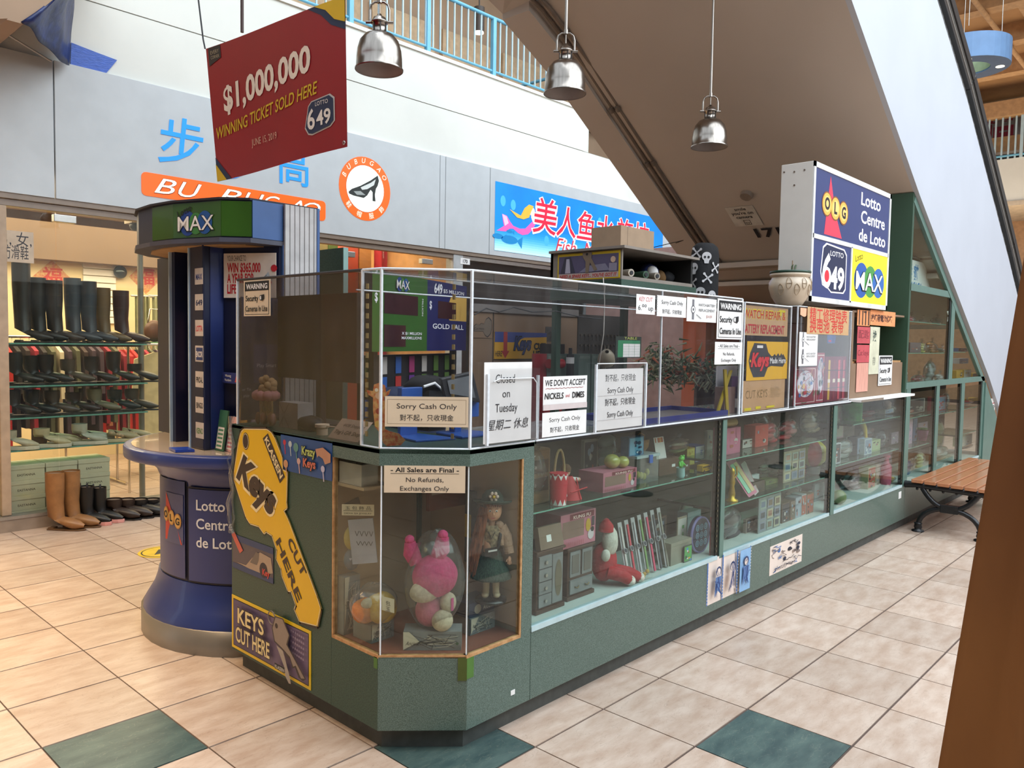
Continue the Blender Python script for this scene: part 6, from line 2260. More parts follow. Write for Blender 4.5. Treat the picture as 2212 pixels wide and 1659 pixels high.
rg=random.Random(2)
GL_=mat('incised leaf line','#a88f70',rough=.5)
for k_ in range(9):
 a0=radians(180+k_*22)
 z_=PZ+H_*(.45+.18*(k_%2))
 pts_=[]
 for i in range(11):
  t_=i*2*pi/10
  aa,zz=a0+.13*cos(t_),z_+.035*sin(t_)*(1-.4*cos(t_))
  rr=R_*(.995 if .4<(zz-PZ)/H_<.72 else .955)
  pts_.append((c_.x+rr*cos(aa),.27+rr*sin(aa),zz))
 m.tube(pts_,.0022,4,GL_)
 m.tube([pts_[0],pts_[5]],.0018,4,GL_)
m.build('leaf_relief',pot)
m=MB()
for dx,dz in((.05,.06),(-.02,.05),(.1,.045),(.08,.08)):
 m.tube([(c_.x+.02+dx*.3,.27,PZ+H_*.9),(c_.x+.02+dx*.8,.26,PZ+H_*.95+dz),(c_.x+.03+dx*1.5,.25,PZ+H_+dz)],[.003,.006,.001],5,mat('succulent leaf','#54684a'))
m.cyl((c_.x+.03,.27,PZ+H_*.9),(c_.x+.03,.27,PZ+H_*1.35),.004,mt=CARD)
m.build('plant',pot)
m=MB()
a,b_=atx(680,540,.5),atx(742,536,.5)
m.box((.5,b_.y,0),(.53,a.y,(a.z+b_.z)/2),GREEND)
m.box((.497,b_.y-.006,0),(.53,b_.y,(a.z+b_.z)/2),mat('light cabinet edge','#8fb0a8'))
quick('green_partition',m,'tall dark green partition standing between the booth and the kiosk','partition')
for k_,(u0,u1,v0,c_,lb_)in enumerate(((1715,1763,793,'#8f2438','left ornate maroon collectors card sheet in the pen case'),(1764,1780,762,'#a8384c','middle narrow maroon picture card in the pen case'),(1781,1832,770,'#7d1c38','right maroon pen display card in the pen case'))):
 x0,x1,_,z1=px4(u0,v0,u1,860,.22)
 s=Sheet((x0,.22,1.197),(1,0,0),(0,0,1),x1-x0,z1-1.197,mat('card '+c_,c_,rough=.5),th=.004)
 if k_<2:
  s.rect(.05,.04,.95,.96,ink('#e8d0c8')).rect(.08,.06,.92,.94,ink(c_)).disc(.5,.55,s.w*.38,ink('#d8d4dc'),ry=s.h*.36,n=20)
  sketch(s,['#b83848','#3a6aa8','#d8a848','#3c7a4a','#26242c'],30+k_,26)
 else:
  for i,cc in enumerate(('#d8b040','#8a2a3c','#d84858','#c84a5a')):
   s.rect(.14+i*.2,.04,.22+i*.2,.92,ink(cc)).rect(.13+i*.2,.42,.23+i*.2,.5,ink('#e8dcc0'))
  s.line([(.05,.7),(.95,.68)],.004,BLACK).line([(.05,.3),(.95,.3)],.004,BLACK)
 s.done('collectors_card',lb_,'card')
x0,x1,_,z1=px4(1786,690,1812,762,.3)
s=Sheet((x0,.30,1.62),(1,0,0),(0,0,1),.18,.2,mat('blue figure card','#3a6ac0'),th=.003,pts=[(.02,0),(.16,0),(.18,.05),(.12,.08),(.1,.12),(.12,.2),(.03,.2),(.0,.1)])
s.rect(.2,.05,.5,.12,ink('#e04070')).disc(.5,.45,.018,ink('#e0a888'),n=10)
s.done('figure_card','small blue cut out figure card hanging in the pen case','card')
x0,x1,_,z1=px4(1608,812,1620,868,.25)
m=MB()
m.box((1.975+.02,.24,1.197),(x1+.02,.29,z1),mat('plum book','#5a3a60'))
quick('plum_book',m,'plum coloured book at the left end of the keys made here case','book')
x0,x1,_,z1=px4(1706,790,1716,868,.3)
m=MB()
m.box((2.74,.42,1.197),(2.80,.47,z1),mat('red spine','#8a2c24'))
quick('red_book',m,'dark red book standing at the left rear of the pen case','book')
#  GOODS
CANDY=['#d83a4c','#e8a83c','#4a8ac8','#5aa85a','#c85aa0','#e8e0d8','#3c3a48']
def gprint(s,seed,n=8,text=None,tcol=None,cols=None):
 """busy packaging print"""
 rg=random.Random(seed)
 cols=cols or CANDY
 s.rect(.06,.05,.94,.95,ink(rg.choice(cols)))
 for i in range(n):
  x,y,w_,h_=rg.uniform(.1,.7),rg.uniform(.08,.8),rg.uniform(.08,.25),rg.uniform(.04,.14)
  if i%2:
   s.rect(x,y,min(.92,x+w_),min(.93,y+h_),ink(rg.choice(cols)))
  else:
   s.disc(min(.8,x+.1),min(.85,y),s.w*rg.uniform(.06,.14),ink(rg.choice(cols)),ry=s.h*rg.uniform(.05,.12),n=9)
 if text:
  s.text(text,.5,.12,s.h*.14,ink(tcol or '#1a1a1c'),width=.8,bold=.03)
def carton(nm,label,cat,u0,u1,v,y,zb,col,dep=.09,seed=0,text=None,plain=False,group=None,cols=None,tilt=0):
 x0,x1,_,zt=px4(u0,v,u1,v+10,y)
 s=Sheet((x0,y,zb),(1,0,0),(0,0,1),x1-x0,max(.03,zt-zb),mat('pack '+col,col,rough=.4),th=dep)
 if not plain:
  gprint(s,seed,text=text,cols=cols)
 else:
  s.rect(.62,.42,.78,.6,PAPER)
 return s.done(nm,label,cat,group)
def bagged(nm,label,cat,u0,u1,v,y,zb,col,seed=0,n=4,cols=None):
 """soft goods in a crinkled clear bag"""
 x0,x1,_,zt=px4(u0,v,u1,v+10,y)
 w_,h_=x1-x0,max(.04,zt-zb)
 t=thing(nm,label,cat,((x0+x1)/2,y+.04,zb))
 rg=random.Random(seed)
 m=MB()
 for i in range(n):
  f_=(i+.5)/n
  m.blob(((x0+x1)/2+rg.uniform(-.18,.18)*w_,y+.04,zb+h_*.82*f_),(w_*.34,.025,max(.012,h_*.42/n*1.3)),mat('soft '+(cols[i%len(cols)]if cols else col),cols[i%len(cols)]if cols else col,rough=.6),10,7,wob=.08,seed=seed+i)
 m.build('contents',t)
 m=MB()
 m.blob(((x0+x1)/2,y+.04,zb+h_*.46),(w_*.5,.036,h_*.46),BAG,18,12,wob=.05,seed=seed)
 for k in range(5):
  a=-.9+k*.45
  m.add([((x0+x1)/2,y+.03,zb+h_*.86),((x0+x1)/2+sin(a)*.05,y+.02,zb+h_*.86+.05*cos(a)),((x0+x1)/2+sin(a+.3)*.05,y+.05,zb+h_*.86+.045*cos(a))],[(0,1,2)],BAG)
 m.build('bag',t)
 return t
def ball(nm,label,cat,u,v,y,zb,r,cols):
 p=aty(u,v,y)
 m=MB()
 c=V((p.x,y,zb+r))
 n_=18
 for k in range(6):
  a0,a1=2*pi*k/6,2*pi*(k+1)/6
  m.grid(lambda a,b:c+V((r*sin(pi*b)*cos(a0+(a1-a0)*a),r*sin(pi*b)*sin(a0+(a1-a0)*a),-r*cos(pi*b))),3,10,mat('ball '+cols[k%len(cols)],cols[k%len(cols)],rough=.3))
 return tag(m.build(nm),label,cat)
W1,W1b=SH['w1'],0.396
t=thing('wooden_jewelry_box','brown wooden box in clear bag at the left end of the first window shelf','box',(.30,.36,W1))
BRB=mat('brown lacquer','#8a6846',rough=.4,stretch=(1,1,6))
BR2=mat('dark brown wood','#5c4434',rough=.5,stretch=(1,1,6))
m=MB()
m.box((.18,.30,W1),(.42,.46,W1+.25),BRB)
m.build('body',t,bevel=.01)
m=MB()
for z_ in(.06,.14):
 m.box((.20,.296,W1+z_),(.40,.30,W1+z_+.06),BR2)
 m.cyl((.30,.285,W1+z_+.03),(.30,.296,W1+z_+.03),.008,mt=ALU,n=8)
m.build('drawer_fronts',t)
m=MB()
m.blob((.30,.38,W1+.15),(.145,.11,.15),BAG,20,14,wob=.04,seed=2)
m.build('bag',t)
x0,x1,_,z1=px4(1193,1022,1231,1080,.22)
m=MB()
m.cyl(((x0+x1)/2,.235,W1),((x0+x1)/2,.235,z1),.035,.042,mt=ink('#c8283a'),n=20)
for z_,s_ in((W1+.002,1),(z1-.002,-1)):
 for k in range(10):
  a0,a1=2*pi*k/10,2*pi*(k+1)/10
  rr=.0365 if s_>0 else .0425
  cx_,q=(x0+x1)/2,lambda a,zz:V((cx_+rr*cos(a),.235+rr*sin(a),zz))
  m.add([q(a0,z_),q(a1,z_),q((a0+a1)/2,z_+s_*.028)],[(0,1,2)if s_>0 else(0,2,1)],PAPER)
quick('popcorn_cup',m,'red cup with white zigzag rims in the first window','cup')
t=thing('baby_doll','small doll in red and white dress with ribbon in a clear bag','doll',(.56,.30,W1))
SKIN=mat('doll skin','#d8a88a',rough=.45)
m=MB()
m.blob((.53,.30,W1+.13),(.022,.02,.026),SKIN,14,10)
m.blob((.53,.30,W1+.02),(.06,.035,.02),mat('white doll dress','#e6dedc',rough=.7),wob=.05)
m.build('head',t)
m=MB()
m.lathe([(.018,.105),(.03,.08),(.05,.04),(.065,.0)],(.55,.30,W1),18,mat('red doll dress','#c82c34',rough=.6))
for a,b_ in(((.53,.30,W1+.09),(.49,.28,W1+.06)),((.55,.30,W1+.09),(.60,.28,W1+.085))):
 m.tube([a,b_],[.012,.009],8,mat('white doll dress'))
 m.blob(b_,.010,SKIN,8,6)
m.tube([(.56,.262,W1+.10),(.56,.235,W1+.0)],.003,5,RED)
m.tube([(.50,.245,W1+.04),(.62,.245,W1+.05)],.003,5,RED)
m.build('dress',t)
m=MB()
m.lathe([(.024,-.008),(.026,.01),(.016,.024),(.002,.028)],(.53,.303,W1+.135),14,mat('doll hair','#6a4a30',rough=.8))
m.build('hair',t)
m=MB()
a_=[V((.445+.035*cos(i*pi/9),.27,W1+.125+.115*sin(i*pi/9)))for i in range(19)]
m.tube(a_[:-1],.006,7,mat('bamboo hoop','#b39a6c'),closed=True)
quick('oval_hoop',m,'tall oval bamboo hoop frame beside the small doll','hoop')
def kungfu(x0,x1,y,zb,h,label):
 s=Sheet((x0,y,zb),(1,0,0),(0,0,1),x1-x0,h,mat('pink carton','#c87a8c',rough=.5),th=.15)
 s.rect(.05,.28,.66,.78,mat('carton window','#8c6c60',rough=.2)).rect(.25,.80,.95,.97,ink('#7a2a38')).text('KUNG FU',.6,.82,h*.13,ink('#e8c8c0'),width=.5,bold=.03)
 s.disc(.78,.55,h*.12,ink('#c8a030'),ry=h*.2,n=12).disc(.86,.25,h*.15,ink('#d8ccd0'),n=12).rect(.88,.5,.96,.78,ink('#4a3844')).disc(.9,.4,h*.08,BLACK,n=9)
 for i in range(12):
  s.rect(.05+i*.05,.04,.07+i*.05,.18,ink('#b8606c'))
 s.done('toy_carton',label,'box')
x0,x1,_,z1=px4(1303,1016,1375,1060,.26)
kungfu(x0,x1,.26,W1,z1-W1,'pink kung fu toy box on the upper shelf below the pear ornament')
m=MB()
p=aty(1322,1000,.32)
YG=mat('yellow green ceramic','#b8b860',rough=.25,coat=.5)
m.blob((p.x,.32,z1+.037),(.045,.04,.037),YG,16,12)
m.blob((p.x+.065,.30,z1+.03),(.035,.032,.03),YG,16,12)
m.tube([(p.x,.32,z1+.07),(p.x+.01,.32,z1+.085)],.004,6,BR2)
quick('pear_ornament',m,'yellow green glazed pear ornament on top of the upper kung fu box','ornament')
x0,x1,_,z1=px4(1375,988,1422,1050,.28)
t=thing('plastic_tub','clear plastic tub with blue latch holding a yellow toy','container',((x0+x1)/2,.34,W1))
TUB=glass('clear tub','#dfe9e6',haze=.10,gl=1.6)
m=MB()
m.box((x0,.28,W1),(x1,.42,z1),TUB)
m.box((x0-.006,.275,z1),(x1+.006,.425,z1+.014),mat('pale tub lid','#b8ccd0',rough=.3))
m.build('tub',t)
m=MB()
m.box(((x0+x1)/2+.0,.268,z1-.03),((x0+x1)/2+.03,.275,z1+.012),mat('blue latch','#2f6ac8',rough=.35))
m.build('latch',t)
m=MB()
rg=random.Random(6)
for i in range(6):
 m.blob((x0+.03+i*(x1-x0-.06)/5,.33,W1+.02+rg.uniform(0,.03)),(.014,.012,.02),ink('#d8c040'),8,6)
m.build('yellow_toy',t)
carton('game_box','upright blue electronic game box standing on the clear tub','box',1359,1391,944,.30,z1+.0145,'#2f6a94',dep=.05,seed=3,cols=['#2f6a94','#6aa8c8','#c8d8e0','#1f3a5c'])
m=MB()
p=aty(1403,965,.34)
m.lathe([(.03,0),(.045,.02),(.05,.06),(.046,.062),(.04,.02)],(p.x+.0,.40,z1+.0145),18,mat('wicker','#a07a50',rough=.8,scale=80))
m.tube([(p.x-.045,.40,z1+.07)]+[V((p.x+.045*cos(a),.40,z1+.07+.04*sin(a)))for a in(2.4,1.57,.7,0)],.004,6,mat('wicker'))
quick('small_basket',m,'small wicker basket on the clear tub','basket')
for k_,(u0,u1,v,lb_)in enumerate(((1424,1468,990,'left brown carton with white price tag on the upper shelf'),(1470,1490,996,'right narrow brown carton with price tag on the upper shelf'))):
 carton('brown_carton',lb_,'box',u0,u1,v,.34,W1,'#6a5040',dep=.12,plain=True)
zc_=px4(1424,990,1468,1000,.34)[3]
s=Sheet((aty(1419,985,.36).x,.36,zc_+.001),(1,0,0),(.05,.25,1),.10,.12,PAPER,th=.002)
s.rect(.1,.75,.9,.97,ink('#c86a40')).rect(.2,.75,.35,.97,PAPER).rect(.55,.75,.7,.97,ink('#e8b060'))
s.done('flip_card','white flip card with orange squares leaning on the brown carton','card')
t=bagged('candy_bag','bag of mixed sweets tied in crinkled clear wrap','bag',1448,1500,945,.40,zc_+.001,'#a8987a',seed=5,cols=['#8a9a5a','#a86a4a','#c8b890','#6a5a4a'])
t=thing('frog_figure','bright green frog figure on a pale cup','figurine',(aty(1470,1030,.24).x,.24,W1))
c_=V((aty(1470,1030,.24).x,.24,W1))
FG=mat('frog green','#5ac840',rough=.3)
m=MB()
m.lathe([(.018,0),(.024,.01),(.022,.05),(.026,.055)],c_,14,mat('pale cup','#a8dce0',rough=.3))
m.build('cup',t)
m=MB()
m.blob(c_+V((0,0,.075)),(.018,.015,.024),FG,10,8)
m.blob(c_+V((0,-.003,.105)),(.022,.016,.014),FG,10,8)
for s_ in(-1,1):
 m.blob(c_+V((s_*.012,-.008,.118)),.007,FG,8,6)
 m.tube([c_+V((s_*.014,0,.085)),c_+V((s_*.026,-.012,.065))],.005,6,FG)
m.build('frog',t)
t=thing('toy_bus','tiny yellow school bus at the right end of the upper shelf','toy',(aty(1521,1014,.25).x,.25,W1))
c_=t.location
YB_=ink('#d8a81c')
m=MB()
m.box((c_.x-.05,.23,W1+.006),(c_.x+.03,.27,W1+.042),YB_)
m.box((c_.x+.03,.23,W1+.006),(c_.x+.055,.27,W1+.026),YB_)
m.build('body',t,bevel=.003)
m=MB()
for i in range(5):
 m.box((c_.x-.046+i*.016,.2295,W1+.026),(c_.x-.034+i*.016,.23,W1+.037),BLACK)
m.box((c_.x-.05,.2293,W1+.018),(c_.x+.055,.23,W1+.020),BLACK)
m.build('windows',t)
for x_ in(-.035,.035):
 m=MB()
 m.cyl((c_.x+x_,.228,W1+.008),(c_.x+x_,.272,W1+.008),.008,mt=BLACK,n=12)
 m.build('wheel',t)
carton('blue_toy_pack','deep blue toy pack at the rear right of the upper shelf','box',1502,1522,962,.46,W1,'#2a4f9c',seed=6,cols=['#2a4f9c','#4a7ac8','#d8d8e0'])
carton('yellow_toy_pack','yellow wrapped toy behind the school bus','box',1484,1501,968,.43,W1,'#c8a830',seed=9,cols=['#c8a830','#e8d870'])
def mini_chest(nm,label,x0,x1,y,zb,h,doors):
 t=thing(nm,label,'chest',((x0+x1)/2,y+.09,zb))
 W_=mat('dark chest wood','#54392c',rough=.35,stretch=(1,1,8))
 m=MB()
 m.box((x0,y,zb),(x1,y+.16,zb+h),W_)
 m.box((x0-.008,y-.008,zb),(x1+.008,y+.165,zb+.02),W_)
 m.box((x0-.008,y-.008,zb+h-.012),(x1+.008,y+.165,zb+h),W_)
 m.build('body',t,bevel=.003)
 if doors:
  for k in range(2):
   m=MB()
   a=x0+.012+k*(x1-x0-.012)/2
   m.box((a,y-.006,zb+.11),(a+(x1-x0)/2-.02,y,zb+h-.02),mat('door wood','#6a4c3a',rough=.35,stretch=(1,1,8)))
   dr_=m.build('door',t)
   m=MB()
   m.box((a+.012,y-.008,zb+.125),(a+(x1-x0)/2-.032,y-.006,zb+h-.035),mat('dim mirror','#6a6660',rough=.15))
   m.build('mirror',dr_)
  m=MB()
  m.box((x0+.012,y-.008,zb+.03),(x1-.012,y,zb+.095),mat('door wood'))
  for x_ in(.3,.7):
   m.tube([(x0+(x1-x0)*x_-.015,y-.012,zb+.062),(x0+(x1-x0)*x_,y-.016,zb+.055),(x0+(x1-x0)*x_+.015,y-.012,zb+.062)],.003,5,mat('aged brass','#8a7a5a',metal=.8))
  m.build('drawer',t)
 else:
  for k in range(4):
   m=MB()
   zz=zb+.03+k*(h-.05)/4
   m.box((x0+.01,y-.008,zz),(x0+(x1-x0)*.52,y,zz+(h-.07)/4),mat('door wood'))
   dr_=m.build('drawer',t)
   m=MB()
   m.cyl((x0+(x1-x0)*.28,y-.016,zz+.025),(x0+(x1-x0)*.28,y-.008,zz+.025),.008,mt=ALU,n=8)
   m.build('knob',dr_)
  m=MB()
  m.box((x0+(x1-x0)*.56,y-.006,zb+.03),(x1-.01,y,zb+h-.03),mat('door wood'))
  f_=Fr((x0+(x1-x0)*.78,y-.0065,zb+h*.5),(1,0,0),(0,0,1))
  m.poly([((x1-x0)*.13*cos(i*pi/8),h*.3*sin(i*pi/8))for i in range(16)],f_,.001,mat('oval panel','#6e6450',rough=.2))
  m.build('door',t)
 return t
x0,x1,_,z1=px4(1159,1185,1216,1300,.25)
mini_chest('mini_chest','small dark wooden chest with four drawers at the bottom left of the first window',x0,x1,.25,W1b,z1-W1b,False)
s=Sheet((x0+.02,.245,z1+.003),(1,0,0),(0,.2,1),.16,.10,mat('kraft pack','#8a7260',rough=.6),th=.03)
s.rect(.3,.3,.5,.6,PAPER)
s.done('kraft_pack','brown kraft pack lying on the four drawer chest','box')
x0b,x1b,_,z1b=px4(1226,1178,1280,1290,.27)
mini_chest('mini_wardrobe','small dark wooden wardrobe with two mirror doors and a drawer',x0b,x1b,.27,W1b,z1b-W1b,True)
x0,x1,_,z1=px4(1202,1108,1286,1170,.27)
kungfu(x0+.03,x1,.27,z1b+.002,z1-z1b,'pink kung fu toy box resting on the small wardrobe')
t=thing('santa_plush','red and white santa plush with long white beard lying in the first window','plush toy',(.86,.32,W1b))
WP=mat('white plush','#dcd8cc',rough=.95,bump=.4,scale=50)
RP=mat('red plush','#b82c34',rough=.9,bump=.3,scale=50)
p=aty(1312,1200,.30)
m=MB()
m.blob((p.x,.32,W1b+.11),(.075,.06,.10),RP,14,10)
for s_ in(-1,1):
 m.tube([(p.x+s_*.02,.28,W1b+.07),(p.x+.05+s_*.03,.22,W1b+.055),(p.x+.09+s_*.04,.20,W1b+.03)],[.035,.032,.026],10,RP)
m.build('suit',t)
m=MB()
m.blob((p.x+.0,.285,W1b+.22),(.05,.035,.075),WP,12,10,wob=.05)
m.blob((p.x-.055,.27,W1b+.16),(.025,.022,.03),WP,10,8)
for s_ in(-1,1):
 m.blob((p.x+.095+s_*.04,.198,W1b+.028),(.028,.028,.026),WP,10,8)
m.build('beard_and_trim',t)
m=MB()
m.lathe([(.04,0),(.035,.03),(.012,.06),(.001,.065)],(p.x-.015,.30,W1b+.27),14,RP)
m.blob((p.x+.0,.295,W1b+.262),(.022,.02,.018),mat('plush face','#c88e7c',rough=.8),10,8)
m.build('hat_and_face',t)
for k in range(7):
 u=1333+k*14
 c_=['#c8c0bc','#d03a4c','#b8b4b8','#7a9a5a','#d8486a','#5a5a60','#8a8478'][k]
 xb_,xt_=aty(u+28+k*3.0,1210,.26).x,aty(u-2,1130,.34).x
 a,b_=V((aty(u+18,1215,.25).x,.24,W1b+.008)),V((aty(u-4,1135,.36).x+.02,.36,W1b+.27+.004*k))
 d_=b_-a
 wv=V((.034,0,0))
 t=thing('toy_watch',['leftmost grey','second, red','third, silver grey','fourth, green','fifth, pink','sixth, charcoal','rightmost brown grey'][k]+' toy watch of the slanted row of seven','toy watch',a,group='toy watches in the slanted row')
 m=MB()
 m.obox(a,d_,wv,V((0,.003,.0)),mat('watch card','#b8b2b4',rough=.4))
 m.build('card',t)
 m=MB()
 n_=wv.cross(d_).normalized()
 if n_.y>0:
  n_=-n_
 m.obox(a+wv*.3+n_*.003,d_*.92,wv*.4,n_*.004,ink(c_))
 m.build('strap',t)
 m=MB()
 cc=a+d_*.5+wv*.5
 m.cyl(cc,cc+n_*.013,.015,mt=mat('watch case','#bcb8bc',metal=.5,rough=.3),n=14)
 m.cyl(cc+n_*.013,cc+n_*.014,.011,mt=ink('#3a3a44'),n=12)
 m.build('dial',t)
x0,x1,_,z1=px4(1362,1234,1402,1250,.21)
m=MB()
rg=random.Random(12)
for i in range(16):
 m.blob((x0+rg.random()*(x1-x0),.21+rg.random()*.02,W1b+.012+rg.random()*.03),.011,ink('#d8a82c'),7,5)
m.box((x0-.01,.195,W1b),(x1+.01,.198,W1b+.06),CLEAR)
quick('gold_sweets',m,'clear pack of gold wrapped sweets below the toy watches','bag',kind=None)
carton('card_box','large pale card deck box at the bottom right of the first window','box',1450,1494,1168,.24,W1b,'#9a9484',dep=.08,plain=True)
carton('trading_card','small framed trading card leaning beside the pale deck box','card',1478,1495,1178,.225,W1b,'#3c3a40',dep=.006,seed=41)
carton('trading_card','taller framed trading card behind the pale deck box','card',1464,1484,1116,.36,W1b,'#b8a890',dep=.006,seed=42)
carton('card_box','blue and white illustrated card box stacked at the rear right of the first window','box',1486,1514,1104,.42,W1b,'#a8b8c8',dep=.07,seed=43,cols=['#a8b8c8','#7a9ac8','#d8a090'])
t=thing('round_gift_box','round dark gift box patterned with blue circles','box',(aty(1513,1180,.27).x,.27,W1b))
p=aty(1514,1176,.27)
m=MB()
rr=.105
m.cyl((p.x,.30,W1b+rr),(p.x,.27,W1b+rr),rr,mt=mat('dark violet card','#3f3c56',rough=.4),n=32)
m.build('body',t)
m=MB()
f_=Fr((p.x,.269,W1b+rr),(1,0,0),(0,0,1))
m.lathe([(rr+.001,-.001),(rr+.001,.010),(rr-.008,.010)],(p.x,.279,W1b+rr),28,ink('#8a80b8'),axis=(0,-1,0))
for i in range(-2,3):
 for j in range(-2,3):
  cx_,cz_=i*.045,j*.045
  if cx_**2+cz_**2<.0064:
   for r_,c2 in((.019,'#7fb0c8'),(.014,'#3f3c56'),(.009,'#7fb0c8'),(.005,'#3f3c56')):
    m.poly([(cx_+r_*cos(q*pi/7),cz_+r_*sin(q*pi/7))for q in range(14)],f_,.001+(.02-r_)*.05,ink(c2))
m.build('circle_print',t)
m=MB()
x_=aty(1539,1160,.21).x
m.box((x_-.03,.205,W1b),(x_+.03,.212,W1b+.22),ink('#b02a34'))
m.box((x_-.022,.204,W1b+.24),(x_+.022,.210,W1b+.50),mat('clear thermometer','#c8c4c0',rough=.3))
m.box((x_-.03,.205,W1b+.22),(x_+.03,.212,W1b+.52),ink('#8a8680'))
for i in range(12):
 m.box((x_-.02,.2035,W1b+.02+i*.016),(x_+.015,.205,W1b+.024+i*.016),ink('#e0c0b8'))
quick('red_blister_card',m,'tall red and grey blister card against the first post','card')
t=bagged('gift_bag','small gift bag tied with clear ribbon at the right of the first window','bag',1478,1512,1078,.50,W1b+.001,'#b8a8a0',seed=31,cols=['#b8a8a0','#c87a70','#8aa0b8'])
A_,B2_,Z_=SH['w2a'],SH['w2b'],.396
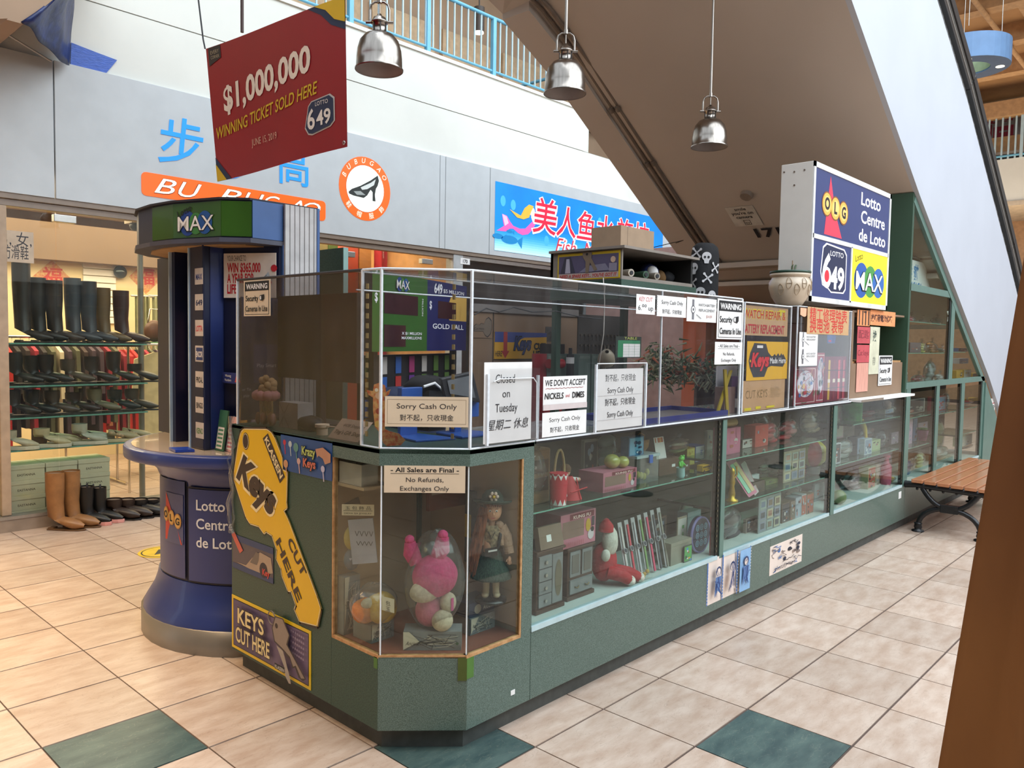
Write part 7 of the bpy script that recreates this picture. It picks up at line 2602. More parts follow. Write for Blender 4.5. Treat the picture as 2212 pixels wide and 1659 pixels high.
rows=[('carton','doll_carton','pink edged black doll carton at the left of the second window','box',1567,1600,924,.30,B2_,'#c8708c',51),('carton','puzzle_card','black and yellow printed card beside the doll carton','card',1603,1628,948,.36,B2_,'#3a3830',52),('carton','red_gift_box','red gift box with brown lid standing open in the second window','box',1632,1660,918,.34,B2_,'#c84a3c',53),('bag','red_packet','left red packet wrapped in clear plastic in the second window','bag',1662,1690,908,.34,B2_,'#c83a40',54),('bag','red_packet','right wide bundle of red packets wrapped in clear plastic','bag',1692,1734,904,.36,B2_,'#c84448',55),('bag','wrapped_sweets','heap of clear wrapped sweets at the top right of the second window','bag',1738,1782,884,.42,B2_,'#a89a80',56),('carton','craft_book','dark patterned craft book standing askew on the middle shelf','book',1626,1652,1040,.26,A_,'#4c4238',57),('carton','green_game_box','green box with yellow star border on the middle shelf','box',1654,1680,1042,.34,A_,'#6a7a48',58),('carton','white_leaflet','white leaflet leaning behind the craft book','leaflet',1618,1640,1026,.40,A_,'#d0d4d8',59),('carton','card_pouch','clear pouch of trading cards standing on the middle shelf','card',1694,1740,972,.30,A_,'#a8a088',60),('bag','toy_bag','red and white toys in a crinkled bag on the middle shelf','bag',1738,1766,1004,.34,A_,'#b8605c',61),('bag','umbrella_bag','dark folded umbrella in a clear bag on the bottom deck','bag',1562,1612,1092,.28,Z_,'#4c4850',62),('carton','greeting_card','red and white greeting card leaning beside the umbrella bag','card',1612,1638,1118,.30,Z_,'#a89a90',63),('carton','card_sheet','tall clear sheet of nine trading cards on the bottom deck','card',1640,1687,1070,.24,Z_,'#8f9a9c',64),('carton','figure_box','first figure box from the left of the bottom row in the second window','box',1690,1706,1086,.26,Z_,'#6c5c4c',65),('carton','figure_box','second figure box from the left of the bottom row in the second window','box',1708,1718,1082,.26,Z_,'#7a6a5c',66),('carton','figure_box','third figure box, pale grey blue, of the bottom row in the second window','box',1719,1731,1074,.26,Z_,'#a0a8b4',67),('carton','figure_box','fourth figure box, silver, of the bottom row in the second window','box',1732,1742,1068,.26,Z_,'#b0b8bc',68),('carton','figure_box','rightmost brown figure box of the bottom row in the second window','box',1743,1758,1066,.26,Z_,'#8a7458',69),('carton','clear_toy_pack','grey blister pack hanging at the lower right of the second window','pack',1760,1780,1044,.40,Z_,'#8a9496',70),('carton','doll_card','tall pink and white doll card at the left of the third window','card',1803,1824,876,.40,SH['w3a']+.14,'#c8a0b0',71),('carton','brown_block','plain brown carton under the pink doll card','box',1800,1846,922,.42,SH['w3a'],'#6f6258',72),('bag','plate_stack','stack of red and blue plates wrapped in plastic on the top shelf','plate',1862,1908,888,.36,SH['w3b'],'#a8404c',73),('carton','domino_box','white box with black dots under the shell ornament','box',1912,1930,884,.36,SH['w3b'],'#c8c8b8',74),('carton','blister_pack','white blister pack at the front left of the third window','pack',1799,1817,958,.24,SH['w3a'],'#c8ced4',75),('bag','figure_bag','wide clear bag of small figures in the third window','bag',1819,1852,948,.28,SH['w3a'],'#98a09c',76),('carton','phone_box','dark blue grey phone box in the third window','box',1852,1868,944,.30,SH['w3a'],'#3c4858',77),('carton','toy_phone','white toy phone leaning beside the dark phone box','toy',1868,1884,948,.26,SH['w3a'],'#c8d4dc',78),('carton','mint_card_box','mint green domino card box with dark side','box',1884,1902,950,.28,SH['w3a'],'#b0bc90',79),('bag','picture_frame','ornate brown picture frame of two dolls on the middle shelf','frame',1866,1898,920,.40,SH['w3a'],'#8a5a50',80),('bag','blue_box_bag','dark blue box in clear wrap right of the mint box','bag',1902,1926,930,.32,SH['w3a'],'#4c5a68',81),('carton','purple_pack','purple and green pack beside the fourth post','pack',1926,1941,934,.34,SH['w3a'],'#8a7a8c',82),('bag','snack_bag','bag of orange and green sweets at the bottom left of the third window','bag',1797,1812,1020,.30,Z_,'#c8743c',83),('carton','card_album','fanned pale green card album on the bottom deck of the third window','book',1876,1892,1008,.30,Z_,'#a8b088',84),('carton','card_album','second pale card album overlapping the green one','book',1893,1908,1002,.32,Z_,'#b8a898',85),('carton','maroon_booklet','maroon booklet behind the pale card albums','book',1862,1880,1010,.44,Z_,'#5c1c30',86),('bag','yellow_toy_bag','yellow toy in a bag at the right end of the bottom deck','bag',1922,1942,1040,.26,Z_,'#d8c060',87),('carton','magazine_row','row of cards in striped sleeves on the upper shelf of the fourth window','card',1960,1998,862,.34,SH['w4b'],'#a8a498',88),('carton','pink_puppy_pack','pink pack with brown print in the fourth window','pack',1955,1972,906,.30,SH['w4a'],'#c8a8c0',89),('carton','blue_blister','narrow blue blister pack beside the pink pack','pack',1974,1982,904,.34,SH['w4a'],'#6a8ab8',90),('bag','beach_toy_bag','bag of red and blue beach toys at the bottom of the fourth window','bag',1958,1984,990,.28,Z_,'#3f5f8c',91),('bag','green_cushion_bag','pale green cushion in clear bag at the bottom of the fourth window','bag',1986,2006,976,.34,Z_,'#b8c890',92),('carton','red_book_row','red spined books on the upper shelf of the fifth window','book',2022,2044,856,.32,SH['w5'],'#a82c44',93),('bag','dark_toy_bag','dark round toy in wrap right of the red books','bag',2045,2058,846,.36,SH['w5'],'#3c3a40',94),('bag','white_fan_bag','bundle of white paper fans at the bottom of the fifth window','bag',2020,2056,962,.34,Z_,'#c8c4b0',95),('bag','red_cloth_bag','red folded cloth with white heart in the sixth window','bag',2078,2110,884,.34,SH['w6'],'#c83a44',96),('carton','orange_box','orange and black boxed toy in the sixth window','box',2094,2112,860,.44,SH['w6'],'#c89a30',97),('carton','animal_box','cream box with brown dots in the sixth window','box',2076,2100,940,.30,Z_+.1,'#c8b8a0',98),('bag','red_mug_bag','red mug in clear wrap at the top left of the sloping cabinet','bag',1965,1986,682,.34,1.831,'#c8485a',99),('bag','brown_animal_bag','small brown animal figures in a row of the sloping cabinet','figurine',1989,2012,690,.34,1.831,'#6a5a4c',100),('bag','teal_jar_bag','teal jar with clear lid beside the star card','jar',2022,2044,684,.34,1.831,'#5a9a9c',101),('carton','dark_toy_box','purple brown toy box on the middle shelf of the sloping cabinet','box',1966,1990,740,.30,1.551,'#7a6468',102),('bag','yellow_duck_bag','pale yellow figurine on the middle shelf of the sloping cabinet','figurine',1991,2006,738,.28,1.551,'#d8cc80',103),('bag','orange_dog_bag','orange dog figurine with white neighbour on the middle shelf','figurine',2009,2034,736,.28,1.551,'#d88a50',104),('bag','white_vase_bag','white ornament at the lower left of the sloping cabinet','ornament',1957,1968,796,.26,1.241,'#d0c8c4',105),('bag','red_ladybird','deep red shiny ornament on the lower deck of the sloping cabinet','ornament',1980,2004,808,.30,1.241,'#8c1c2c',106),('bag','crystal_swan','clear crystal swan ornament on the lower deck of the sloping cabinet','ornament',2006,2030,776,.36,1.241,'#a8b4b4',107),('carton','gold_clock_box','left gold box with dark print in the far slope of the cabinet','box',2066,2080,800,.28,1.241,'#c8962c',108),('carton','gold_clock_box','middle gold box with red print in the far slope of the cabinet','box',2082,2098,798,.28,1.241,'#c89a34',109),('carton','gold_clock_box','right gold box with round window in the far slope of the cabinet','box',2101,2118,806,.28,1.241,'#d0a030',110),('carton','white_toy_box','white printed box above the gold boxes in the far slope','box',2072,2092,774,.42,1.42,'#d0ccc8',111),('carton','blue_tin','blue rimmed clear tin on the far upper shelf','tin',2070,2090,752,.34,1.561,'#4a7ab0',112),]
rows+=[('bag','sweet_wrap','bundle of striped sweets in clear wrap beside the card pouch','bag',1672,1692,1012,.44,A_,'#a8a090',130),('bag','toy_car_bag','small pale toy in crinkled wrap behind the green game box','bag',1652,1674,1000,.47,A_,'#c8c0b8',131),('carton','puzzle_box','low brown puzzle box behind the toy watches','box',1392,1440,1120,.50,W1b,'#7a5a48',132),('bag','ribbon_bag','clear bag of pale ribbons right of the toy watches','bag',1428,1452,1150,.36,W1b,'#b8b0a8',133),('carton','photo_card','small framed photo card behind the pear ornament','card',1262,1292,950,.50,W1,'#8a8478',134),('bag','glass_bag','milky wrapped glass set at the rear of the first window','bag',1296,1350,924,.50,W1,'#98a8a4',135),('carton','pin_card','narrow white card of pins beside the first post','card',1528,1540,930,.50,W1,'#c8c4bc',136),('bag','purse_bag','grey purse in clear wrap at the top rear of the second window','bag',1640,1672,884,.50,B2_,'#6a6460',137),('bag','necklace_bag','clear bag of small chains hanging low in the second window','bag',1700,1740,1040,.46,Z_,'#9a948c',138),('bag','cup_bag','pale blue cup in wrap at the rear of the third window','bag',1826,1858,1022,.42,Z_,'#8aa0a8',139),('bag','belt_bag','clear bag of pink and white straps on the third window deck','bag',1846,1874,1020,.34,Z_,'#b89aa0',140),('bag','glove_bag','soft grey gloves in a bag on the top shelf of the third window','bag',1930,1942,876,.36,SH['w3b'],'#8a8880',141),('carton','striped_card','striped card beside the magenta plant pot','card',1984,2004,912,.44,SH['w4a'],'#a890a8',142),('bag','shell_bag','bag of cream shells at the bottom of the sixth window','bag',2080,2106,990,.40,Z_,'#c8bca8',143),('bag','flower_bag','wrapped yellow flower spray in the fifth window','bag',2026,2050,905,.46,Z_,'#b8b070',144),('bag','pearl_bag','bag of white beads on the middle shelf of the sloping cabinet','bag',2034,2050,752,.40,1.551,'#c8c4c0',145),('bag','white_bear_bag','white bear figurine on the lower deck of the sloping cabinet','figurine',2030,2046,806,.30,1.241,'#ccc8c4',146),]
for r_ in rows:
 kind,nm,lb_,ct,u0,u1,v,y,zb,c_,sd=r_
 if kind=='carton':
  cl=[c_,c_,'#c8c0b8','#3c3a40',c_,'#b0604c','#8a9ab0']
  if nm in('card_sheet','card_pouch'):
   x0,x1,_,zt=px4(u0,v,u1,v+10,y)
   s=Sheet((x0,y,zb),(1,0,0),(0,0.0,1),x1-x0,zt-zb,mat('pack '+c_,c_,rough=.4),th=.006)
   rg=random.Random(sd)
   for i in range(3):
    for j in range(3):
     s.rect(.05+i*.31,.05+j*.31,.31+i*.31,.31+j*.31,ink(rg.choice(['#b8b49a','#98a8a0','#c8c0a0','#8a90a0'])))
     s.rect(.09+i*.31,.10+j*.31,.27+i*.31,.26+j*.31,ink(rg.choice(['#5a5a60','#7a6a5a','#6a7a90','#a07a6a'])))
   s.done(nm,lb_,ct)
  else:
   carton(nm,lb_,ct,u0,u1,v,y,zb,c_,dep=.02 if ct in('card','leaflet','pack')else .08,seed=sd,cols=cl,plain=nm=='brown_block')
 else:
  bagged(nm,lb_,ct,u0,u1,v,y,zb,c_,seed=sd)
zt_=px4(1567,924,1600,934,.30)[3]
p=aty(1584,915,.30)
m=MB()
m.cyl((p.x-.09,.34,zt_+.026),(p.x+.09,.34,zt_+.026),.026,mt=mat('gold green roll','#b89a5a',rough=.4),n=18)
quick('ribbon_roll',m,'gold ribbon roll lying on the black doll carton','roll')
ball('beach_ball','yellow and red beach ball on the middle shelf of the second window','ball',1757,970,.33,A_+.05,.10,['#d8cc30','#c83c3c'])
m=MB()
p=aty(1757,970,.33)
m.lathe([(.05,0),(.055,.05),(.05,.055)],(p.x,.33,A_),16,mat('clear ball ring','#98a0a0',rough=.3))
quick('ball_stand',m,'small ring stand holding up the beach ball','stand')
t=thing('gold_statue','gold standing figure at the left of the middle shelf','figurine',(aty(1580,1080,.25).x,.25,A_))
c_=t.location
GO=mat('gold paint','#c8a030',metal=.6,rough=.3)
m=MB()
m.lathe([(.04,0),(.04,.01),(.02,.02),(.022,.05),(.014,.09),(.02,.12),(.012,.15),(.018,.17),(.016,.19),(.001,.205)],c_,14,GO)
m.tube([c_+V((.012,0,.13)),c_+V((.04,-.01,.16)),c_+V((.03,-.01,.21))],.006,6,GO)
m.build('figure',t)
for k_,(u0,v0,u1,v1,c_,lb_)in enumerate(((1572,1004,1618,1076,'#c87088','pink framed fan box with green and peach folds leaning in the second window'),(1604,1008,1632,1048,'#c8b8b4','narrow box of chopsticks leaning behind the fan box'))):
 a,b_=aty(u0,v0,.40),aty(u1,v1,.22)
 b_.z=A_+.004
 d_=b_-a
 t=thing('leaning_box',lb_,'box',(b_.x,.22,A_))
 m=MB()
 m.obox(a,d_,V((.11 if k_==0 else .05,0,.02)),V((0,.012,.012)),mat('pack '+c_,c_))
 m.build('tray',t)
 m=MB()
 m.obox(a+d_*.06+V((.01,-.004,.004)),d_*.85,V((.04 if k_==0 else .015,0,.007)),V((0,.003,.003)),ink('#8ac0a0' if k_==0 else '#5a6a58'))
 m.obox(a+d_*.06+V((.055 if k_==0 else .03,-.004,.012)),d_*.85,V((.04 if k_==0 else .012,0,.007)),V((0,.003,.003)),ink('#c8b080' if k_==0 else '#a04a50'))
 m.build('folds',t)
p=aty(1841,900,.33)
m=MB()
m.cyl((p.x,.33,1.001),(p.x,.33,px4(1830,870,1855,880,.33)[3]),.075,mt=mat('green tin','#3f9a44',rough=.3,hex2='#2a6a34',scale=14),n=20)
m.cyl((p.x,.33,px4(1830,870,1855,880,.33)[3]),(p.x,.33,px4(1830,868,1855,880,.33)[3]),.078,mt=mat('green tin lid','#2c7a34'),n=20)
o=quick('green_tin',m,'tall bright green tin on the top shelf of the third window','tin')
m=MB()
m.tube([(p.x+.12,.30,1.0),(p.x+.115,.27,.94),(p.x+.10,.25,.86)],[.02,.02,.012],8,mat('yellow sash','#c8a820'))
quick('fabric_strip',m,'yellow fabric strip hanging from the top shelf beside the green tin','sash')
m=MB()
p=aty(1922,872,.36)
zz=px4(1912,884,1930,894,.36)[3]
m.blob((p.x,.38,zz+.04),(.06,.035,.038),mat('shell pink','#c8a898',rough=.3),14,10,wob=.12)
quick('shell_ornament',m,'pinkish shell ornament on the dotted box','ornament')
m=MB()
p=aty(1992,950,.30)
m.lathe([(.035,0),(.055,.10),(.05,.10)],(p.x,.30,SH['w4a']),18,mat('magenta pot','#a83a80',rough=.4))
for i in range(9):
 a=i*.7
 m.blob((p.x+.03*cos(a),.30+.03*sin(a),SH['w4a']+.115),(.018,.018,.012),mat('plant leaf','#5a9a4c'),7,5)
quick('potted_plant',m,'magenta pot with small green plant in the fourth window','plant')
ball('green_ball','pale green glossy ball at the front of the third window deck','ball',1812,1082,.24,Z_,.055,['#8a9a6a','#8a9a6a'])
m=MB()
p=aty(1914,1020,.28)
PB_=mat('pink plastic bottle','#c8607c',rough=.3)
m.lathe([(.04,0),(.045,.02),(.045,.16),(.02,.20),(.018,.23),(.03,.24),(.03,.26),(.001,.265)],(p.x,.28,Z_),16,PB_)
quick('pink_bottle',m,'tall pink bottle at the right of the third window deck','bottle')
m=MB()
p=aty(2041,690,.22)
st=[]
for i in range(10):
 r_=.09 if i%2==0 else .04
 st.append((r_*cos(radians(90+i*36)),r_*sin(radians(90+i*36))))
m.prism(st,Fr((p.x,.185,1.93),(1,0,0),(0,0,1)),.004,PAPER)
quick('star_card',m,'blank white star card stuck inside the sloping cabinet','card')
s=Sheet((5.10,.30,2.12),(1,0,0),(0,0,1),1.05,.28,PAPER,th=.003,pts=[(0,0),(1.05,0),(.93,.12),(.80,.28),(0,.28)])
s.text('旅 猫',.42,.42,.15,ink('#2a8ac8'),sx=-1.0,bold=.03)
s.text('ADARAZ',.5,.04,.10,ink('#2a8ac8'),sx=-1.0,bold=.03)
s.done('backwards_banner','white banner with mirrored blue characters behind the sloping glass','banner')
bagged('crinkled_bag','empty crinkled clear bag at the very top of the sloping cabinet','bag',1976,2008,560,.30,2.42,'#8f8f8c',seed=120)
#  CORNER CASE
KF=.385
def vbox(x0,x1,y,z0,z1,dep,label,seed,base='#a89c8c',nm='gift_carton'):
 s=Sheet((x0,y,z0),(1,0,0),(0,0,1),x1-x0,z1-z0,mat('grey village carton',base,rough=.5,scale=60,hex2='#5f564e'),th=dep)
 rg=random.Random(seed)
 for i in range(14):
  s.line([(rg.uniform(.05,.9),rg.uniform(.05,.9))for _ in range(3)],.0015,ink(rg.choice(['#4a443e','#d8ccb8'])))
 s.poly([(0,.1),(.3,1),(.0,1)],ink('#c8bca8')).text('Ancient',.16,.45,(z1-z0)*.3,BLACK,shear=.5,width=.22)
 return s.done(nm,label,'box')
def dbox(a,b,dep,h,z,label,seed):
 """box whose long face follows the angled glass"""
 a,b=V((*a,z)),V((*b,z))
 s=Sheet(a,b-a,(0,0,1),(b-a).length,h,mat('grey village carton'),th=dep)
 rg=random.Random(seed)
 for i in range(16):
  s.line([(rg.uniform(.05,.95),rg.uniform(.05,.9))for _ in range(3)],.0015,ink(rg.choice(['#4a443e','#d8ccb8','#3c3834'])))
 s.poly([(0,.05),(.28,.5),(.1,1),(0,1)],ink('#cfc2ac')).text('Ancient',.16,.3,h*.3,BLACK,shear=.5,width=.24).disc(.93,.4,.006,ink('#3a5a3c'),n=8)
 return s.done('gift_carton',label,'box')
dbox((-.365,.375),(-.205,.215),.09,.075,KF,'grey printed gift carton lying in the middle of the corner case floor',1)
vbox(-.415,-.30,.515,KF,KF+.075,.12,'lower left grey gift carton in the corner case under the duck plush',2)
vbox(-.44,-.36,.665,KF,KF+.24,.05,'tall grey gift carton at the left rear of the corner case',3)
vbox(-.075,.07,.30,KF,KF+.07,.12,'bottom gift carton on the right of the corner case',4)
s=Sheet((-.08,.305,KF+.0705),(1,0,0),(0,0,1),.15,.06,mat('navy gift carton','#28324e',rough=.4),th=.11)
s.disc(.35,.5,.02,ink('#b0a898'),n=14).text('Ancient',.75,.35,.03,PAPER,shear=.4,width=.4)
s.done('gift_carton','navy gift carton under the standing porcelain doll','box')
pk=thing('pink_plush','pink rabbit eared plush toy in a clear bag in the corner case','plush toy',(-.22,.33,KF+.075))
PPK=mat('hot pink plush','#e0487e',rough=.9,bump=.3,scale=70)
PPL=mat('soft pink plush','#d8708a',rough=.9,bump=.3,scale=70)
CRP2=mat('cream plush','#d8c4a8',rough=.9,bump=.3,scale=70)
b0=KF+.078
rt=V((_R.x,_R.y,0)).normalized()
fw_=V((-_F.x,-_F.y,0)).normalized()
pc=onvp(928,1330,V((-.25,.35,0)),rt)
pc.z=b0
def PP(a,d,z):
 return pc+rt*a+fw_*d+V((0,0,z))
m=MB()
m.blob(PP(0.02,0,.20),(.095,.085,.085),PPK,20,14)
m.tube([PP(-.055,0,.25),PP(-.075,0,.29),PP(-.08,.005,.335)],[.028,.034,.022],12,PPK)
m.blob(PP(-.082,.005,.345),(.02,.018,.018),PPK,10,8)
m.tube([PP(.02,0,.26),PP(.045,.01,.31),PP(.05,.015,.36)],[.026,.034,.024],12,PPK)
m.blob(PP(.05,.015,.368),(.022,.02,.02),PPK,10,8)
m.build('head_and_ears',pk)
m=MB()
m.blob(PP(-.012,.035,.15),(.075,.045,.045),CRP2,16,12)
m.build('muzzle',pk)
m=MB()
m.blob(PP(0,0,.06),(.06,.055,.065),PPL,16,12)
m.build('body',pk)
m=MB()
m.blob(PP(.055,.045,.035),(.045,.04,.042),CRP2,14,10)
m.blob(PP(.075,.02,.10),(.035,.03,.04),CRP2,14,10)
m.build('paws',pk)
m=MB()
m.obox(PP(.09,.05,.075),V((.012,0,0)),V((0,.003,0)),V((0,0,.05)),ink('#e04a90'))
m.build('tag',pk)
m=MB()
m.blob(PP(.02,.0,.18),(.125,.11,.20),BAG,24,18,wob=.035,seed=7)
m.build('bag',pk)
dk=thing('yellow_plush','round yellow and orange plush toys in clear bag left of the pink plush','plush toy',(-.40,.48,KF+.078))
dc=onvp(808,1310,V((-.38,.52,0)),rt)
dc.z=KF+.078
YP=mat('yellow plush','#cfa030',rough=.95,bump=.4,scale=60)
OP=mat('orange plush','#d07a2c',rough=.95,bump=.4,scale=60)
m=MB()
m.blob(dc+rt*.03+V((0,0,.06)),(.065,.06,.062),YP,16,12,wob=.03)
m.build('yellow_body',dk)
m=MB()
m.blob(dc-rt*.035+V((0,0,.05))+fw_*.01,(.055,.05,.05),OP,14,10,wob=.03)
m.blob(dc-rt*.02+V((0,0,.085))+fw_*.03,(.03,.025,.022),CRP2,12,8)
m.build('orange_body',dk)
m=MB()
m.blob(dc+V((0,0,.075)),(.10,.085,.085),BAG,20,14,wob=.04,seed=9)
m.build('bag',dk)
s=Sheet(dc+rt*.045+fw_*.085+V((0,0,.08)),rt+V((0,0,-.25)),(0,0,1),.05,.055,PAPERW,th=.001)
s.text('包',.5,.45,.02,BLACK).text('玉',.5,.05,.02,BLACK)
s.done('swing_tag','cream swing tag with characters on the yellow plush bag','tag')
cc_=onvp(775,1250,V((-.42,.63,0)),rt)
s=Sheet(V((-.44,.64,KF+.30)),rt,V((0,0,1)),.12,.19,mat('grey white bag','#a8a4b0',rough=.6),th=.01,pts=[(.02,0),(.12,.01),(.10,.19),(0,.18)])
for i in range(4):
 s.line([(.25+i*.16,.72),(.31+i*.16,.62),(.37+i*.16,.72)],.003,ink('#5a545c'))
 s.line([(.3+i*.14,.50),(.36+i*.14,.42),(.42+i*.14,.5)],.003,ink('#5a545c'))
s.text('♥',.1,.1,.01,ink('#a8a4b0'))
s.done('drawstring_bag','grey white bag with small tick marks at the left of the corner case','bag')
s=Sheet(V((-.455,.66,KF+.50)),rt,V((0,0,1)),.13,.045,PAPERW,th=.002)
s.text('玉 包 飾 品',.5,.55,.016,BLACK,width=.8).rect(.05,.42,.95,.46,BLACK).text('DRIVA SIA JEWELRY',.5,.12,.01,INK3,width=.85)
s.done('header_card','cream header card with characters above the grey white bag','card')
m=MB()
m.blob((-.405,.66,KF+.40),(.035,.03,.05),mat('pale yellow plush','#b8a060',rough=.9),12,10)
m.blob((-.405,.66,KF+.31),(.035,.03,.045),mat('grey blue plush','#6a7888',rough=.9),12,10)
quick('small_plush',m,'small yellow and grey plush behind the grey white bag','plush toy')
m=MB()
m.box((-.44,.55,1.013),(-.36,.70,1.10),mat('white box','#b8aca4'))
quick('white_box',m,'plain white box on the little shelf of the corner case','box')
bagged('rope_bag','dark coiled rope in clear bag on the little shelf','bag',782,822,985,.56,1.013,'#4c3c34',seed=44)
s=Sheet((-.13,.50,1.118-.24),(1,0,0),(0,0,1),.26,.22,mat('rust red folder','#7c3c2c',rough=.5),th=.02)
s.rect(.05,.3,.35,.65,ink('#a88a7c')).disc(.9,.6,.01,BLACK,n=10)
s.done('red_folder','rust red folder hung at the back right of the corner case','folder')
m=MB()
m.tube([(-.0,.5,1.10),(-.0,.5,1.118)],.003,5,BLACK)
m.box((0.04,.42,.64),(.07,.46,.95),mat('dark strip box','#22201e'))
m.box((0.039,.421,.75),(.04,.459,.85),ink('#d8b020'))
quick('black_yellow_box',m,'black and yellow upright pack behind the porcelain doll','box')
m=MB()
m.prism([(-.40,.91),(-.32,.93),(-.31,.90)],Fr((0,.7345,0),(1,0,0),(0,0,1)),.001,mat('torn grey tape','#6a5f58'))
quick('tape_scrap',m,'torn dark grey tape scrap on the case back panel','tape')
DZ=KF+.1315
dp=onvp(1060,1310,V((-.03,.33,0)),rt)
dp.z=DZ
d=thing('porcelain_doll','porcelain doll with long red hair, green hat and plaid skirt','doll',dp)
def D(a,f_,z):
 return dp+rt*a+fw_*f_+V((0,0,z))
TW=mat('green striped wool','#3f4c40',rough=.9,scale=6,stretch=(60,60,1),hex2='#242c26')
SKD=mat('porcelain skin','#d8a080',rough=.35,var=.02)
HR=mat('auburn hair','#8f4a26',rough=.6,stretch=(40,40,3),scale=6,hex2='#5c2a14')
CRE=mat('cream leather','#cdb695',rough=.5)
FUR=mat('beige fur','#b08a72',rough=.95,bump=.5,scale=80)
m=MB()
m.lathe([(.055,0),(.055,.008),(.03,.014),(.008,.016),(.006,.10)],dp,24,mat('black glossy stand','#141314',rough=.15),axis=None)
m.build('stand',d)
m=MB()
for s_ in(-1,1):
 m.tube([D(s_*.018,.0,.14),D(s_*.017,.0,.09),D(s_*.016,.002,.055)],[.017,.014,.011],10,SKD)
m.blob(D(0,0,.20),(.034,.026,.07),SKD,12,10)
m.tube([D(0,0,.25),D(0,0,.285)],[.012,.011],10,SKD)
m.blob(D(.004,.006,.318),(.029,.030,.037),SKD,18,14)
m.blob(D(.005,.036,.312),(.0045,.005,.006),SKD,8,6)
m.build('body',d)
m=MB()
for s_ in(-1,1):
 m.blob(D(.005+s_*.011,.0325,.321),(.0052,.003,.0036),PAPER,8,6)
 m.blob(D(.005+s_*.011,.0350,.3205),(.0028,.0018,.0028),ink('#3a2a24'),8,6)
 m.tube([D(.005+s_*.006,.0335,.328),D(.005+s_*.011,.034,.3305),D(.005+s_*.017,.031,.3285)],.0009,4,ink('#5c3420'))
m.tube([D(-.002,.0355,.2975),D(.005,.037,.2965),D(.012,.0355,.2975)],.0016,5,ink('#b04a44'))
m.build('face',d)
m=MB()
m.blob(D(0,-.008,.325),(.036,.032,.036),HR,16,12)
rg=random.Random(19)
for k in range(20):
 a=-.5-k*.115
 xx,ff=.036*sin(a),.030*cos(a)-.006
 L=rg.uniform(.19,.25)if xx<.02 else .06
 pts_=[D(xx*(1+.5*q/5)-(.03*q/5 if xx<0 else 0),ff*(1-.1*q)+.006*q/5*4+.002*sin(q*3+k),.33-L*q/5)for q in range(6)]
 m.tube(pts_,[.008,.009,.009,.008,.006,.003],6,HR)
for k in range(7):
 m.tube([D(-.016+k*.007,.018,.350),D(-.018+k*.0075,.030,.344),D(-.018+k*.0075,.031,.334)],[.004,.004,.002],5,HR)
m.build('hair',d)
m=MB()
m.lathe([(.001,.052),(.022,.048),(.036,.030),(.040,.008),(.052,.002),(.066,.008),(.068,.014),(.055,.010),(.040,.012)],D(0,-.002,.338),26,TW,axis=V((.12,.08,1)))
m.build('hat',d)
m=MB()
for k in range(6):
 a=k*pi/3
 m.blob(D(.006+.012*cos(a),.040,.372+.012*sin(a)),(.007,.005,.007),ink('#d8b8a8'),8,6)
m.blob(D(.006,.045,.372),.006,ink('#d8a82c'),8,6)
m.build('hat_flower',d)
m=MB()
m.lathe([(.024,.185),(.030,.175),(.048,.13),(.060,.112),(.066,.092),(.072,.085),(.064,.083),(.05,.11),(.02,.15)],dp,30,TW)
m.lathe([(.030,.27),(.036,.25),(.033,.22),(.027,.185)],dp,18,mat('patterned blouse','#a89272',rough=.8,scale=90,hex2='#5c4a38'))
m.build('dress',d)
m=MB()
for s_,hand in((-1,(-.055,.01,.165)),(1,(.062,.012,.150))):
 m.tube([D(s_*.030,.0,.262),D(s_*.050,.0,.225),D(hand[0],hand[1],hand[2]+.02)],[.020,.021,.017],12,FUR)
 m.blob(D(s_*.026,.008,.268),(.016,.016,.014),FUR,10,8)
 m.tube([D(s_*.030,.012,.255),D(s_*.034,.016,.20)],[.012,.010],8,FUR)
m.build('fur_jacket',d)
for s_,hand in((-1,(-.055,.01,.165)),(1,(.062,.012,.150))):
 m=MB()
 m.blob(D(*hand),(.008,.006,.011),SKD,10,8)
 for k in range(4):
  m.tube([D(hand[0]-.006+k*.004,hand[1]+.002,hand[2]-.006),D(hand[0]-.006+k*.004,hand[1]+.004,hand[2]-.016-.002*(k in(1,2)))],[.0022,.0016],5,SKD)
 m.tube([D(hand[0]-s_*.007,hand[1]+.003,hand[2]+.002),D(hand[0]-s_*.011,hand[1]+.006,hand[2]-.007)],[.0025,.0018],5,SKD)
 m.build('hand',d)
m=MB()
BLK=mat('black leather bag','#17171a',rough=.3)
m.obox(D(-.022,.034,.165),rt*.044+V((0,0,.008)),fw_*.012,V((0,0,.026)),BLK)
m.tube([D(.022,.036,.19),D(.030,.024,.235),D(.026,.0,.272)],.006,6,BLK)
m.obox(D(-.010,.0465,.182),rt*.03+V((0,0,.006)),fw_*.0006,V((0,0,.006)),PAPER)
m.tube([D(-.010,.034,.25),D(.0,.037,.225),D(.012,.034,.25)],.0015,5,BLACK)
m.build('shoulder_bag',d)
m=MB()
for s_ in(-1,1):
 m.tube([D(s_*.017,.0,.085),D(s_*.017,.002,.04),D(s_*.018,.004,.028)],[.0135,.012,.0125],10,CRE)
 m.blob(D(s_*.020,.016,.024),(.012,.012,.009),CRE,12,8)
 m.blob(D(s_*.020,.006,.024),(.012,.014,.009),CRE,12,8)
m.build('boots',d)
d.scale=(1.2,1.2,1.2)
